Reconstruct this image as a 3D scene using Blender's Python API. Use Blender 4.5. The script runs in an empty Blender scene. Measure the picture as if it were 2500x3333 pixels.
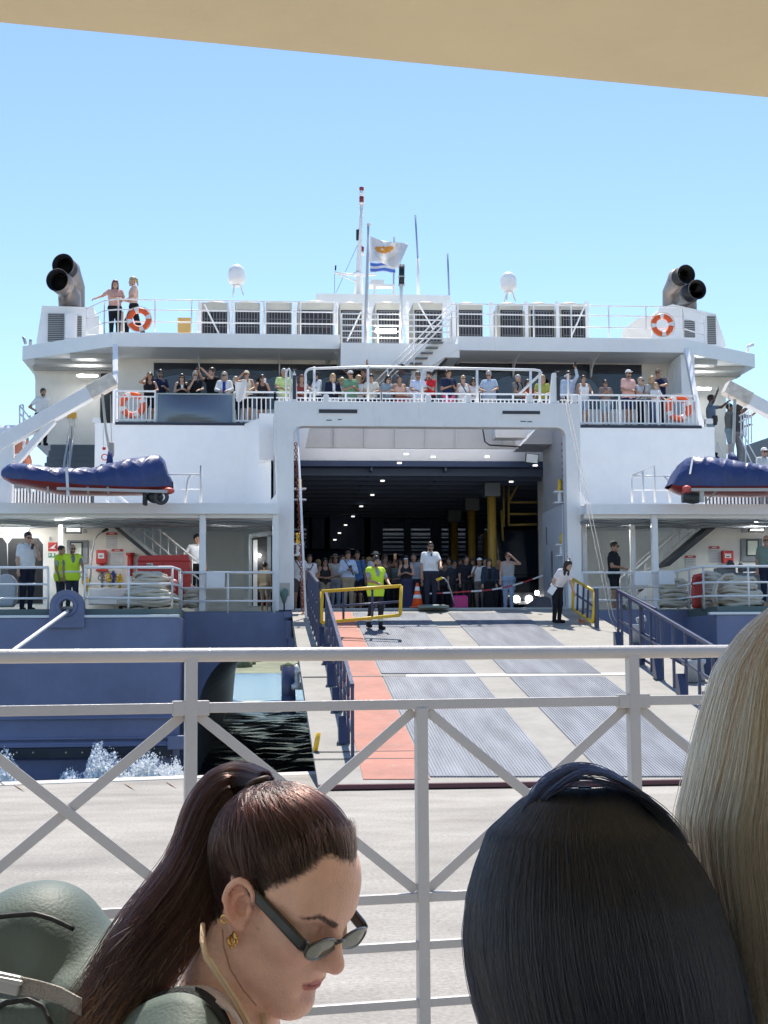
import bpy, math, random
import numpy as np
from mathutils import Matrix, Vector
random.seed(7); RNG = np.random.default_rng(7)
PI = math.pi
scn = bpy.context.scene
# ---------------------------------------------------------------- camera, sky, sun, exposure
FPX = 4814.0; CAMZ = 1.9
YAW, PITCH, ROLL = math.radians(5.02), math.radians(5.44), -0.007
SUN_EL, SUN_AZ = math.radians(63.0), math.radians(9.0)     # azimuth from +Y towards +X
RM = Matrix.Rotation(-YAW, 3, 'Z') @ Matrix.Rotation(PI/2 + PITCH, 3, 'X') @ Matrix.Rotation(ROLL, 3, 'Z')
cam = bpy.data.cameras.new('camera'); camo = bpy.data.objects.new('camera', cam)
scn.collection.objects.link(camo); scn.camera = camo
camo.matrix_world = Matrix.Translation((0, 0, CAMZ)) @ RM.to_4x4()
cam.sensor_fit = 'VERTICAL'; cam.sensor_height = 36.0; cam.lens = FPX/3333*36.0
cam.clip_start = 0.05; cam.clip_end = 5000
scn.render.resolution_x, scn.render.resolution_y = 768, 1024
w = bpy.data.worlds.new('World'); scn.world = w; w.use_nodes = True
nt = w.node_tree; sky = nt.nodes.new('ShaderNodeTexSky'); sky.sky_type = 'NISHITA'; sky.sun_disc = False
sky.sun_elevation = SUN_EL; sky.sun_rotation = SUN_AZ
sky.air_density = 1.0; sky.dust_density = 0.0; sky.ozone_density = 3.0; sky.altitude = 0
bg = nt.nodes['Background']; bg.inputs[1].default_value = 0.110
nt.links.new(sky.outputs[0], bg.inputs[0])
sl = bpy.data.lights.new('sun', 'SUN'); sl.energy = 3.7; sl.angle = math.radians(0.5); sl.color = (1, .93, .83)
so = bpy.data.objects.new('sun', sl); scn.collection.objects.link(so)
sdir = Vector((math.sin(SUN_AZ)*math.cos(SUN_EL), math.cos(SUN_AZ)*math.cos(SUN_EL), math.sin(SUN_EL)))
so.rotation_euler = sdir.to_track_quat('Z', 'Y').to_euler(); so.location = (0, 30, 60)
vs = scn.view_settings; vs.view_transform = 'Standard'; vs.look = 'None'; vs.gamma = 1.0; vs.exposure = 0.86
scn.cycles.max_bounces = 7; scn.cycles.diffuse_bounces = 4; scn.cycles.glossy_bounces = 3; scn.cycles.transparent_max_bounces = 8
scn.cycles.use_denoising = True; scn.cycles.sample_clamp_indirect = 8
# ---------------------------------------------------------------- pixel (of the 2500x3333 photograph) -> world
RMn = np.array(RM); CAMP = np.array([0, 0, CAMZ])
def ray(x, y): return RMn @ np.array([(x-1250)/FPX, -(y-1666.5)/FPX, -1.0])
def P(x, y, Y):
    d = ray(x, y); return CAMP + d*(Y/d[1])
def PL(x, y, pt, n):
    d = ray(x, y); n = np.asarray(n, float); return CAMP + d*(np.dot(np.asarray(pt)-CAMP, n)/np.dot(d, n))
def CW(xc, yc, dep): return CAMP + RMn @ np.array([xc, yc, -dep])
def PD(x, y, dep): return CAMP + ray(x, y)*dep
def X(x, Y, y=1700): return P(x, y, Y)[0]
def Z(y, Y, x=1250): return P(x, y, Y)[2]
# ---------------------------------------------------------------- materials
MATS = {}
def M(name, col, rough=.5, metal=0., var=.06, scale=2.0, bump=0., bscale=30., coat=0., spec=.5, emit=0., dirt=0., stretch=None, vcol=False, sss=0.):
    if name in MATS: return MATS[name]
    m = bpy.data.materials.new(name); m.use_nodes = True; t = m.node_tree; b = t.nodes['Principled BSDF']
    c = tuple(col)+(1.,)
    b.inputs['Base Color'].default_value = c; b.inputs['Roughness'].default_value = rough
    b.inputs['Metallic'].default_value = metal; b.inputs['Coat Weight'].default_value = coat
    b.inputs['Specular IOR Level'].default_value = spec
    L = t.links.new; N = t.nodes.new
    tc = N('ShaderNodeTexCoord'); src = tc.outputs['Object']
    if stretch:
        mp = N('ShaderNodeMapping'); mp.inputs['Scale'].default_value = stretch; L(src, mp.inputs[0]); src = mp.outputs[0]
    colsock = None
    if vcol:
        a = N('ShaderNodeAttribute'); a.attribute_name = 'tint'; colsock = a.outputs['Color']
    if var > 0 or dirt > 0:
        n = N('ShaderNodeTexNoise'); n.inputs['Scale'].default_value = scale; n.inputs['Detail'].default_value = 6; n.inputs['Roughness'].default_value = .65
        L(src, n.inputs['Vector'])
        mr = N('ShaderNodeMapRange'); mr.inputs[1].default_value = .3; mr.inputs[2].default_value = .7
        mr.inputs[3].default_value = 1-var; mr.inputs[4].default_value = 1+var; L(n.outputs[0], mr.inputs[0])
        mx = N('ShaderNodeMix'); mx.data_type = 'RGBA'; mx.blend_type = 'MULTIPLY'; mx.inputs[0].default_value = 1
        mx.inputs[6].default_value = c
        if colsock: L(colsock, mx.inputs[6])
        L(mr.outputs[0], mx.inputs[7]); colsock = mx.outputs[2]
        mr2 = N('ShaderNodeMapRange'); mr2.inputs[3].default_value = max(.02, rough-.1); mr2.inputs[4].default_value = min(1, rough+.1)
        L(n.outputs[0], mr2.inputs[0]); L(mr2.outputs[0], b.inputs['Roughness'])
    if dirt > 0:      # vertical streaks and stains that belong to the paint
        mp = N('ShaderNodeMapping'); mp.inputs['Scale'].default_value = (3, 3, .45); L(tc.outputs['Object'], mp.inputs[0])
        n2 = N('ShaderNodeTexNoise'); n2.inputs['Scale'].default_value = 1.6; n2.inputs['Detail'].default_value = 8; n2.inputs['Roughness'].default_value = .7
        L(mp.outputs[0], n2.inputs['Vector'])
        cr = N('ShaderNodeMapRange'); cr.inputs[1].default_value = .56; cr.inputs[2].default_value = .78; cr.inputs[3].default_value = 0; cr.inputs[4].default_value = dirt
        L(n2.outputs[0], cr.inputs[0])
        mx2 = N('ShaderNodeMix'); mx2.data_type = 'RGBA'; mx2.inputs[7].default_value = (.36, .33, .29, 1)
        L(cr.outputs[0], mx2.inputs[0]); L(colsock, mx2.inputs[6]); colsock = mx2.outputs[2]
        mp3 = N('ShaderNodeMapping'); mp3.inputs['Scale'].default_value = (7, 7, .3); L(tc.outputs['Object'], mp3.inputs[0]); n4 = N('ShaderNodeTexNoise'); n4.inputs['Scale'].default_value = 1.3; n4.inputs['Detail'].default_value = 5; L(mp3.outputs[0], n4.inputs['Vector'])
        c4 = N('ShaderNodeMapRange'); c4.inputs[1].default_value = .66; c4.inputs[2].default_value = .80; c4.inputs[4].default_value = min(.5, dirt*2.2); L(n4.outputs[0], c4.inputs[0]); mx4 = N('ShaderNodeMix'); mx4.data_type = 'RGBA'; mx4.inputs[7].default_value = (.40, .27, .17, 1); L(c4.outputs[0], mx4.inputs[0]); L(colsock, mx4.inputs[6]); colsock = mx4.outputs[2]
    if colsock: L(colsock, b.inputs['Base Color'])
    if bump > 0:
        n3 = N('ShaderNodeTexNoise'); n3.inputs['Scale'].default_value = bscale; n3.inputs['Detail'].default_value = 5; L(src, n3.inputs['Vector'])
        bp = N('ShaderNodeBump'); bp.inputs['Strength'].default_value = bump; bp.inputs['Distance'].default_value = .02
        L(n3.outputs[0], bp.inputs['Height']); L(bp.outputs[0], b.inputs['Normal'])
    if emit > 0:
        b.inputs['Emission Color'].default_value = c; b.inputs['Emission Strength'].default_value = emit
    if sss > 0:
        b.inputs['Subsurface Weight'].default_value = sss; b.inputs['Subsurface Radius'].default_value = (.012, .004, .002); b.inputs['Subsurface Scale'].default_value = 1
    MATS[name] = m; return m
def nodes(m): return m.node_tree, m.node_tree.nodes.new, m.node_tree.links.new, m.node_tree.nodes['Principled BSDF']
WHITE = M('white_paint', (.90, .90, .89), .38, dirt=.07, var=.03, bump=.12, bscale=1.2)
WHITE2 = M('white_rail_paint', (.84, .84, .84), .3, var=.05)
GRIME = M('grimy_white_paint', (.88, .87, .85), .42, dirt=.16, var=.04, bump=.15, bscale=2)
CREAM = M('cream_paint', (.89, .84, .76), .5, dirt=.08)
BLUE = M('hull_blue_paint', (.17, .195, .32), .55, dirt=.14, var=.18, scale=.8, bump=.2, bscale=1.0)
NAVY = M('navy_rail_paint', (.045, .056, .115), .35, var=.15)
YEL = M('yellow_paint', (.75, .48, .03), .4, var=.1)
GREY = M('grey_paint', (.22, .24, .26), .5, dirt=.1)
DGREY = M('dark_grey', (.045, .05, .058), .6)
BLACK = M('black_rubber', (.012, .012, .014), .45)
RED = M('red_paint', (.55, .035, .03), .4, var=.1)
ORANGE = M('orange_foam', (.85, .13, .03), .55, var=.08)
STEEL = M('galvanised_steel', (.42, .43, .44), .42, metal=.6, var=.1)
GLASSD = M('tinted_glass', (.012, .018, .03), .06, spec=.7, var=0)
TUBE = M('lit_fluorescent_tube', (1, 1, .97), .5, emit=60.0, var=0)
ROPE = M('mooring_rope', (.62, .57, .47), .85, var=.12, bump=.5, bscale=60)
CHAIN = M('rusty_red_chain', (.33, .09, .05), .6, var=.3)
FRED = M('tape_white', (.8, .8, .8), .6)
# ---------------------------------------------------------------- mesh helpers
COL = scn.collection; WL = {}
SPLIT = {'unit_frame', 'mooring_deck', 'dark_coaming', 'sheave', 'post_foot', 'portal_bollard_box', 'bracket', 'rope_sheave_tower', 'louvre_panel', 'boat_deck', 'garage_wall', 'casing', 'screen_column', 'mast_light', 'side_railing', 'sheave_hoop', 'underdeck_beam', 'lantern_flange', 'whistle', 'fairlead', 'boat_deck_rail', 'scuff_plate', 'rubbing_strake'}
def tag(o, label=None, cat=None, group=None, kind=None):
    if label: o['label'] = label
    if cat: o['category'] = cat
    if group: o['group'] = group
    if kind: o['kind'] = kind
    return o
def empty(name, loc):
    o = bpy.data.objects.new(name, None); o.empty_display_size = .2; COL.objects.link(o)
    o.location = loc; WL[o.name] = np.array(loc, float); return o
def mesh_obj(name, V, F, mat, parent=None, smooth=False, bevel=0., mats=None, mi=None):
    V = np.asarray(V, float).reshape(-1, 3)
    me = bpy.data.meshes.new(name)
    off = np.zeros(3)
    if parent is None:
        off = np.array([(V[:, 0].min()+V[:, 0].max())/2, (V[:, 1].min()+V[:, 1].max())/2, V[:, 2].min()])
    me.from_pydata([tuple(v) for v in (V-off).tolist()], [], F if isinstance(F, list) else F.tolist())
    for m in (mats or [mat]): me.materials.append(m)
    if mi is not None: me.polygons.foreach_set('material_index', np.asarray(mi, np.int32))
    if smooth: me.polygons.foreach_set('use_smooth', np.ones(len(me.polygons), bool))
    me.update()
    o = bpy.data.objects.new(name, me); COL.objects.link(o)
    if parent is not None:
        o.parent = parent; o.location = -WL[parent.name]; WL[o.name] = np.zeros(3)
    else:
        o.location = off; WL[o.name] = off
    if bevel > 0:
        b = o.modifiers.new('bevel', 'BEVEL'); b.width = bevel; b.segments = 2; b.limit_method = 'ANGLE'; b.angle_limit = math.radians(40)
    return o
class MB:
    def __init__(s): s.v = []; s.f = []; s.n = 0
    def add(s, V, F):
        V = np.asarray(V, float); s.v.append(V); s.f += [tuple(i+s.n for i in f) for f in F]; s.n += len(V); return s
    def box(s, x0, x1, y0, y1, z0, z1):
        V = [(x, y, z) for x in (x0, x1) for y in (y0, y1) for z in (z0, z1)]
        return s.add(V, [(0, 1, 3, 2), (4, 6, 7, 5), (0, 4, 5, 1), (2, 3, 7, 6), (0, 2, 6, 4), (1, 5, 7, 3)])
    def rbar(s, p, q, w, h, up=(0, 0, 1)):     # rectangular bar
        p, q = np.array(p, float), np.array(q, float); d = q-p; d /= np.linalg.norm(d); up = np.array(up, float)
        a = np.cross(d, up); na = np.linalg.norm(a)
        if na < 1e-5: a = np.cross(d, (0, 1, 0)); na = np.linalg.norm(a)
        a /= na; b = np.cross(a, d)
        V = [c+a*i*w/2+b*j*h/2 for c in (p, q) for i, j in ((-1, -1), (1, -1), (1, 1), (-1, 1))]
        return s.add(V, [(3, 2, 1, 0), (4, 5, 6, 7), (0, 1, 5, 4), (1, 2, 6, 5), (2, 3, 7, 6), (3, 0, 4, 7)])
    def tube(s, pts, r, n=8, caps=True):
        pts = np.asarray(pts, float); m = len(pts); rr = np.broadcast_to(np.asarray(r, float), (m,))
        T = np.gradient(pts, axis=0); T /= np.linalg.norm(T, axis=1)[:, None]+1e-12
        a = np.cross(T[0], (0, 0, 1.))
        if np.linalg.norm(a) < 1e-3: a = np.cross(T[0], (0, 1., 0))
        V = []; ang = np.linspace(0, 2*PI, n, endpoint=False)
        for i in range(m):
            a = a-T[i]*np.dot(a, T[i]); a /= np.linalg.norm(a)+1e-12; b = np.cross(T[i], a)
            V += [pts[i]+rr[i]*(math.cos(t)*a+math.sin(t)*b) for t in ang]
        F = [(i*n+j, i*n+(j+1) % n, (i+1)*n+(j+1) % n, (i+1)*n+j) for i in range(m-1) for j in range(n)]
        if caps: F += [tuple(range(n-1, -1, -1)), tuple((m-1)*n+j for j in range(n))]
        return s.add(V, F)
    def prism(s, poly, f0, f1):       # poly: list of 2-D points; f0/f1 map them to the two ends
        n = len(poly); V = [f0(*p) for p in poly]+[f1(*p) for p in poly]
        return s.add(V, [tuple(range(n)), tuple(range(2*n-1, n-1, -1))]+[(i, (i+1) % n+0, n+(i+1) % n, n+i)[::-1] for i in range(n)])
    def xz(s, poly, y0, y1): return s.prism(poly, lambda a, b: (a, y0, b), lambda a, b: (a, y1, b))
    def xy(s, poly, z0, z1): return s.prism(poly, lambda a, b: (a, b, z0), lambda a, b: (a, b, z1))
    def yz(s, poly, x0, x1): return s.prism(poly, lambda a, b: (x0, a, b), lambda a, b: (x1, a, b))
    def lathe(s, c, prof, n=16, axis=(0, 0, 1)):
        c = np.array(c, float); ax = np.array(axis, float); ax /= np.linalg.norm(ax)
        a = np.cross(ax, (0, 1, 0) if abs(ax[1]) < .9 else (1, 0, 0)); a /= np.linalg.norm(a); b = np.cross(ax, a)
        V = [c+ax*h+r*(math.cos(t)*a+math.sin(t)*b) for r, h in prof for t in np.linspace(0, 2*PI, n, endpoint=False)]
        m = len(prof)
        F = [(i*n+j, i*n+(j+1) % n, (i+1)*n+(j+1) % n, (i+1)*n+j) for i in range(m-1) for j in range(n)]
        F += [tuple(range(n-1, -1, -1)), tuple((m-1)*n+j for j in range(n))]
        return s.add(V, F)
    def ball(s, c, r, n=12):
        r = np.broadcast_to(np.asarray(r, float), (3,)); V = []; F = []; k = n//2
        for i in range(k+1):
            ph = PI*i/k
            for j in range(n):
                t = 2*PI*j/n; V.append((c[0]+r[0]*math.sin(ph)*math.cos(t), c[1]+r[1]*math.sin(ph)*math.sin(t), c[2]+r[2]*math.cos(ph)))
        F = [(i*n+j, (i+1)*n+j, (i+1)*n+(j+1) % n, i*n+(j+1) % n) for i in range(k) for j in range(n)]
        return s.add(V, F)
    def torus(s, c, R, r, axis=(0, 1, 0), n=28, m=10):
        ax = np.array(axis, float); ax /= np.linalg.norm(ax)
        a = np.cross(ax, (0, 0, 1) if abs(ax[2]) < .9 else (1, 0, 0)); a /= np.linalg.norm(a); b = np.cross(ax, a); c = np.array(c, float)
        V = []
        for i in range(n):
            t = 2*PI*i/n; d = math.cos(t)*a+math.sin(t)*b
            for j in range(m):
                u = 2*PI*j/m; V.append(c+d*(R+r*math.cos(u))+ax*r*math.sin(u))
        return s.add(V, [(i*m+j, i*m+(j+1) % m, ((i+1) % n)*m+(j+1) % m, ((i+1) % n)*m+j) for i in range(n) for j in range(m)])
    def sheet(s, fn, nu, nv):         # grid surface fn(u,v)
        V = [fn(i/(nu-1), j/(nv-1)) for i in range(nu) for j in range(nv)]
        return s.add(V, [(i*nv+j, (i+1)*nv+j, (i+1)*nv+j+1, i*nv+j+1) for i in range(nu-1) for j in range(nv-1)])
    def build(s, name, mat, parent=None, smooth=False, bevel=0.):
        o = mesh_obj(name, np.vstack(s.v), s.f, mat, parent, smooth, bevel)
        return o
def recalc(o):
    import bmesh
    bm = bmesh.new(); bm.from_mesh(o.data); bmesh.ops.recalc_face_normals(bm, faces=bm.faces[:]); bm.to_mesh(o.data); bm.free(); return o
def arc(cx, cz, r, a0, a1, n=6): return [(cx+r*math.cos(math.radians(a0+(a1-a0)*i/n)), cz+r*math.sin(math.radians(a0+(a1-a0)*i/n))) for i in range(n+1)]
# ---------------------------------------------------------------- distance-field modelling (one continuous skin per body)
def smin(a, b, k):
    h = np.clip(.5+.5*(b-a)/k, 0, 1); return b*(1-h)+a*h-k*h*(1-h)
class SDF:
    def __init__(s, lo, hi, res):
        s.lo = np.array(lo, float); s.res = res; n = np.ceil((np.array(hi)-s.lo)/res).astype(int)+1
        s.ax = [s.lo[i]+res*np.arange(n[i]) for i in range(3)]; s.F = np.full(n, .5, np.float32); s.n = n
    def sub(s, lo, hi):
        i0 = np.clip(np.floor((lo-s.lo)/s.res).astype(int), 0, s.n); i1 = np.clip(np.ceil((hi-s.lo)/s.res).astype(int)+1, 0, s.n)
        sl = tuple(slice(a, b) for a, b in zip(i0, i1))
        g = [s.ax[i][sl[i]].astype(np.float32) for i in range(3)]
        return sl, g[0][:, None, None], g[1][None, :, None], g[2][None, None, :]
    def comb(s, sl, d, k, op):
        if s.F[sl].size == 0: return
        if op == '+': s.F[sl] = smin(s.F[sl], d, k)
        else: s.F[sl] = -smin(-s.F[sl], d, k)
    def cap(s, a, b, r1, r2=None, k=.03, op='+', infl=0.):
        r2 = r1 if r2 is None else r2; r1 += infl; r2 += infl
        a, b = np.array(a, float), np.array(b, float); m = max(r1, r2)+k+2.5*s.res+.02
        sl, x, y, z = s.sub(np.minimum(a, b)-m, np.maximum(a, b)+m); e = b-a; L = max(np.dot(e, e), 1e-9)
        t = np.clip(((x-a[0])*e[0]+(y-a[1])*e[1]+(z-a[2])*e[2])/L, 0, 1)
        d = np.sqrt((x-a[0]-t*e[0])**2+(y-a[1]-t*e[1])**2+(z-a[2]-t*e[2])**2)-(r1+(r2-r1)*t)
        s.comb(sl, d, k, op); return s
    def ell(s, c, r, R=None, k=.02, op='+', infl=0.):
        c = np.array(c, float); r = np.array(r, float)+infl; m = r.max()+k+2.5*s.res+.02
        sl, x, y, z = s.sub(c-m, c+m); x, y, z = x-c[0], y-c[1], z-c[2]
        if R is not None:
            R = np.asarray(R); x, y, z = (R[0, 0]*x+R[1, 0]*y+R[2, 0]*z), (R[0, 1]*x+R[1, 1]*y+R[2, 1]*z), (R[0, 2]*x+R[1, 2]*y+R[2, 2]*z)
        k0 = np.sqrt((x/r[0])**2+(y/r[1])**2+(z/r[2])**2); k1 = np.sqrt((x/r[0]**2)**2+(y/r[1]**2)**2+(z/r[2]**2)**2)
        s.comb(sl, k0*(k0-1)/np.maximum(k1, 1e-6), k, op); return s
    def clip(s, n, d, k=.004):       # keep the side dot(n,p) < d
        g = [a.astype(np.float32) for a in s.ax]
        v = n[0]*g[0][:, None, None]+n[1]*g[1][None, :, None]+n[2]*g[2][None, None, :]-d
        s.F = -smin(-s.F, -v, k).astype(np.float32); return s
    def mesh(s):
        F = s.F; ins = F < 0
        c = sum(ins[i:F.shape[0]-1+i, j:F.shape[1]-1+j, k:F.shape[2]-1+k].astype(np.int8) for i in (0, 1) for j in (0, 1) for k in (0, 1))
        idx = np.argwhere((c > 0) & (c < 8)); 
        if len(idx) == 0: return np.zeros((0, 3)), np.zeros((0, 4), int)
        acc = np.zeros((len(idx), 3)); cnt = np.zeros(len(idx))
        cor = [(i, j, k) for i in (0, 1) for j in (0, 1) for k in (0, 1)]
        val = {q: F[idx[:, 0]+q[0], idx[:, 1]+q[1], idx[:, 2]+q[2]] for q in cor}
        for q in cor:
            for a in range(3):
                if q[a] == 0:
                    q2 = list(q); q2[a] = 1; q2 = tuple(q2); v0, v1 = val[q], val[q2]; cr = (v0 < 0) != (v1 < 0)
                    t = np.where(cr, v0/np.where(cr, v0-v1, 1), 0); p = np.tile(np.array(q, float), (len(idx), 1)); p[:, a] += t
                    acc[cr] += p[cr]; cnt += cr
        V = s.lo+(idx+acc/cnt[:, None])*s.res
        ID = -np.ones(c.shape, int); ID[tuple(idx.T)] = np.arange(len(idx)); Q = []
        for a in range(3):
            b, d = (a+1) % 3, (a+2) % 3
            s0 = [slice(None)]*3; s1 = [slice(None)]*3; s0[a] = slice(0, -1); s1[a] = slice(1, None)
            A, B = ins[tuple(s0)], ins[tuple(s1)]; e = np.argwhere(A != B)
            e = e[(e[:, b] > 0) & (e[:, d] > 0) & (e[:, b] < F.shape[b]-1) & (e[:, d] < F.shape[d]-1)]
            if len(e) == 0: continue
            def cell(db, dd):
                q = e.copy(); q[:, b] -= db; q[:, d] -= dd; return ID[q[:, 0], q[:, 1], q[:, 2]]
            q = np.stack([cell(1, 1), cell(0, 1), cell(0, 0), cell(1, 0)], 1)
            fl = ~A[e[:, 0], e[:, 1], e[:, 2]]; q[fl] = q[fl][:, ::-1]; Q.append(q)
        return V, np.vstack(Q)
# ================================================================ the setting
def quay_mat():
    m = M('quay_concrete', (.42, .40, .37), .85, var=.0)
    t, N, L, b = nodes(m); tc = N('ShaderNodeTexCoord'); o = tc.outputs['Object']
    def noise(sc, det, rough, vec):
        n = N('ShaderNodeTexNoise'); n.inputs['Scale'].default_value = sc; n.inputs['Detail'].default_value = det; n.inputs['Roughness'].default_value = rough; L(vec, n.inputs['Vector']); return n.outputs[0]
    mp = N('ShaderNodeMapping'); mp.inputs['Scale'].default_value = (.6, .95, 1); L(o, mp.inputs[0])
    a = noise(1.1, 7, .6, mp.outputs[0]); f = noise(28, 6, .75, o); g = noise(.35, 5, .6, o); v = noise(150, 3, .6, o)
    r = N('ShaderNodeValToRGB'); r.color_ramp.elements[0].position = .3; r.color_ramp.elements[0].color = (.25, .23, .205, 1)
    r.color_ramp.elements[1].position = .72; r.color_ramp.elements[1].color = (.40, .375, .335, 1); L(a, r.inputs[0])
    def mul(x, fac, lo, hi, c):
        mr = N('ShaderNodeMapRange'); mr.inputs[1].default_value = .3; mr.inputs[2].default_value = .7; mr.inputs[3].default_value = lo; mr.inputs[4].default_value = hi; L(x, mr.inputs[0])
        mx = N('ShaderNodeMix'); mx.data_type = 'RGBA'; mx.blend_type = 'MULTIPLY'; mx.inputs[0].default_value = fac; L(c, mx.inputs[6]); L(mr.outputs[0], mx.inputs[7]); return mx.outputs[2]
    c = mul(f, 1, .66, 1.3, r.outputs[0]); c = mul(g, 1, .85, 1.12, c); c = mul(v, 1, .8, 1.2, c)
    L(c, b.inputs['Base Color'])
    bp = N('ShaderNodeBump'); bp.inputs['Strength'].default_value = .5; bp.inputs['Distance'].default_value = .01; L(f, bp.inputs['Height']); L(bp.outputs[0], b.inputs['Normal'])
    return m
QUAY = quay_mat(); SEAZ = -1.55
# quay edge line (slightly oblique to the ship)
eL, eR = PL(0, 2548, (0, 0, 0), (0, 0, 1)), PL(1000, 2512, (0, 0, 0), (0, 0, 1))
ed = (eR-eL)/np.linalg.norm(eR-eL)
a, b_ = eL-ed*60, eL+ed*80
bq = MB(); nb = np.array([ed[1], -ed[0], 0])
inner = .55
pts = [a+nb*inner, b_+nb*inner, np.array([90, -40, 0]), np.array([-80, -40, 0])]
bq.xy([(p[0], p[1]) for p in pts], -3.5, 0)
tag(recalc(bq.build('quay', QUAY)), kind='structure')
KERB = M('quay_edge_concrete', (.56, .53, .48), .8, var=.12, scale=1.2, bump=.3, bscale=20)
k = MB()
for i in range(46):
    q0 = a+ed*(i*3.0+.01); q1 = a+ed*(i*3.0+2.985)
    k.xy([(p[0], p[1]) for p in (q0, q1, q1+nb*(inner-.004), q0+nb*(inner-.004))], -3.4, .012+.006*math.sin(i*1.7))
tag(recalc(k.build('quay_edge', KERB, bevel=.015)), kind='structure')
# rusty streaks / crack lines in the edge stones
ru = M('rust_stain', (.34, .25, .18), .9, var=.4, scale=6)
for px, py in ((60, 2560), (420, 2556), (555, 2550)):
    c0 = PL(px-14, py-8, (0, 0, .02), (0, 0, 1)); c1 = PL(px+22, py+14, (0, 0, .02), (0, 0, 1)); s = MB(); d = c1-c0; n_ = np.array([-d[1], d[0], 0]); n_ /= np.linalg.norm(n_)
    s.add([c0-n_*.006, c0+n_*.012, (c0+c1)/2+n_*.016, c1, (c0+c1)/2-n_*.015], [(0, 4, 3, 2, 1)])
    tag(s.build('rust_mark', ru), kind='structure')
# sea
def sea_mat():
    m = M('sea_water', (.032, .085, .105), .18, var=0, spec=.6)
    t, N, L, b = nodes(m); tc = N('ShaderNodeTexCoord')
    h = None
    for sc, st, amp in ((.5, (1, 2.0, 1), .55), (1.9, (1, 1.8, 1), .3), (6, (1, 1.5, 1), .12)):
        mp = N('ShaderNodeMapping'); mp.inputs['Scale'].default_value = st; L(tc.outputs['Object'], mp.inputs[0])
        n = N('ShaderNodeTexNoise'); n.inputs['Scale'].default_value = sc; n.inputs['Detail'].default_value = 4; n.inputs['Distortion'].default_value = .6; L(mp.outputs[0], n.inputs['Vector'])
        mm = N('ShaderNodeMath'); mm.operation = 'MULTIPLY'; mm.inputs[1].default_value = amp; L(n.outputs[0], mm.inputs[0])
        if h is None: h = mm.outputs[0]
        else:
            ad = N('ShaderNodeMath'); L(h, ad.inputs[0]); L(mm.outputs[0], ad.inputs[1]); h = ad.outputs[0]
    bp = N('ShaderNodeBump'); bp.inputs['Strength'].default_value = 1; bp.inputs['Distance'].default_value = .28; L(h, bp.inputs['Height']); L(bp.outputs[0], b.inputs['Normal'])
    return m
s = MB()
def seaf(u, v):
    x = -60+u*160; y = 15+v*95
    return (x, y, SEAZ+.10*math.sin(x*1.3+y*.9)*math.sin(y*1.1-x*.3)+.05*math.sin(x*3.1-y*2.3))
s.sheet(seaf, 160, 110)
far = [(-1500, 110, SEAZ), (1500, 110, SEAZ), (1500, 2500, SEAZ), (-1500, 2500, SEAZ), (-1500, -50, SEAZ-.2), (-60, -50, SEAZ-.2), (-60, 110, SEAZ-.2), (-1500, 110, SEAZ-.2), (100, -50, SEAZ-.2), (1500, -50, SEAZ-.2), (1500, 110, SEAZ-.2), (100, 110, SEAZ-.2)]
s.add(far, [(0, 1, 2, 3), (4, 5, 6, 7), (8, 9, 10, 11)])
so_ = s.build('sea', sea_mat(), smooth=True); tag(so_, kind='structure')
# far shore
hm = M('dry_hillside', (.19, .20, .12), .9, var=.45, scale=.12, bump=.6, bscale=.3)
h = MB()
def hillf(u, v):
    x = -330+u*760; y = 262+v*160
    r = 5.2*(1-(1-v)**2)*(1+.35*math.sin(x*.021+1)+.25*math.sin(x*.06)+.12*math.sin(x*.19+v*4))
    return (x, y, SEAZ-.4+r)
h.sheet(hillf, 140, 14); tag(h.build('hills', hm, smooth=True), kind='structure')
h = MB()  # unseen hills behind the camera, added to reflect in the glossy panel
def hillb(u, v):
    x = -420+u*840; y = -210-v*160; r = 46*(1-(1-v)**2)*(.55+.30*math.sin(x*.013+2)+.18*math.sin(x*.031)+.08*math.sin(x*.11+v*4)); return (x, y, -.4+max(0, r))
h.sheet(hillb, 100, 12); tag(h.build('hills', hm, smooth=True), kind='structure')
m = MB(); m.box(-900, 900, -215, -39.99, -3, -.02); tag(m.build('ground', M('port_ground', (.36, .335, .30), .9, var=.15, scale=.2)), kind='structure')
tb = MB()
for i in range(160):
    x = RNG.uniform(-60, 60); v = RNG.uniform(.02, .5); p = hillf((x+330)/760, v); r_ = RNG.uniform(.5, 1.5)
    tb.ball((p[0], p[1], p[2]+r_*.3), (r_*1.5, r_, r_), 6)
tag(tb.build('hillside_scrub', M('scrub_foliage', (.12, .13, .07), .9, var=.4, scale=1), smooth=True), 'dark scrub scattered over the dry hillside across the water', 'scrub', kind='stuff')
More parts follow.
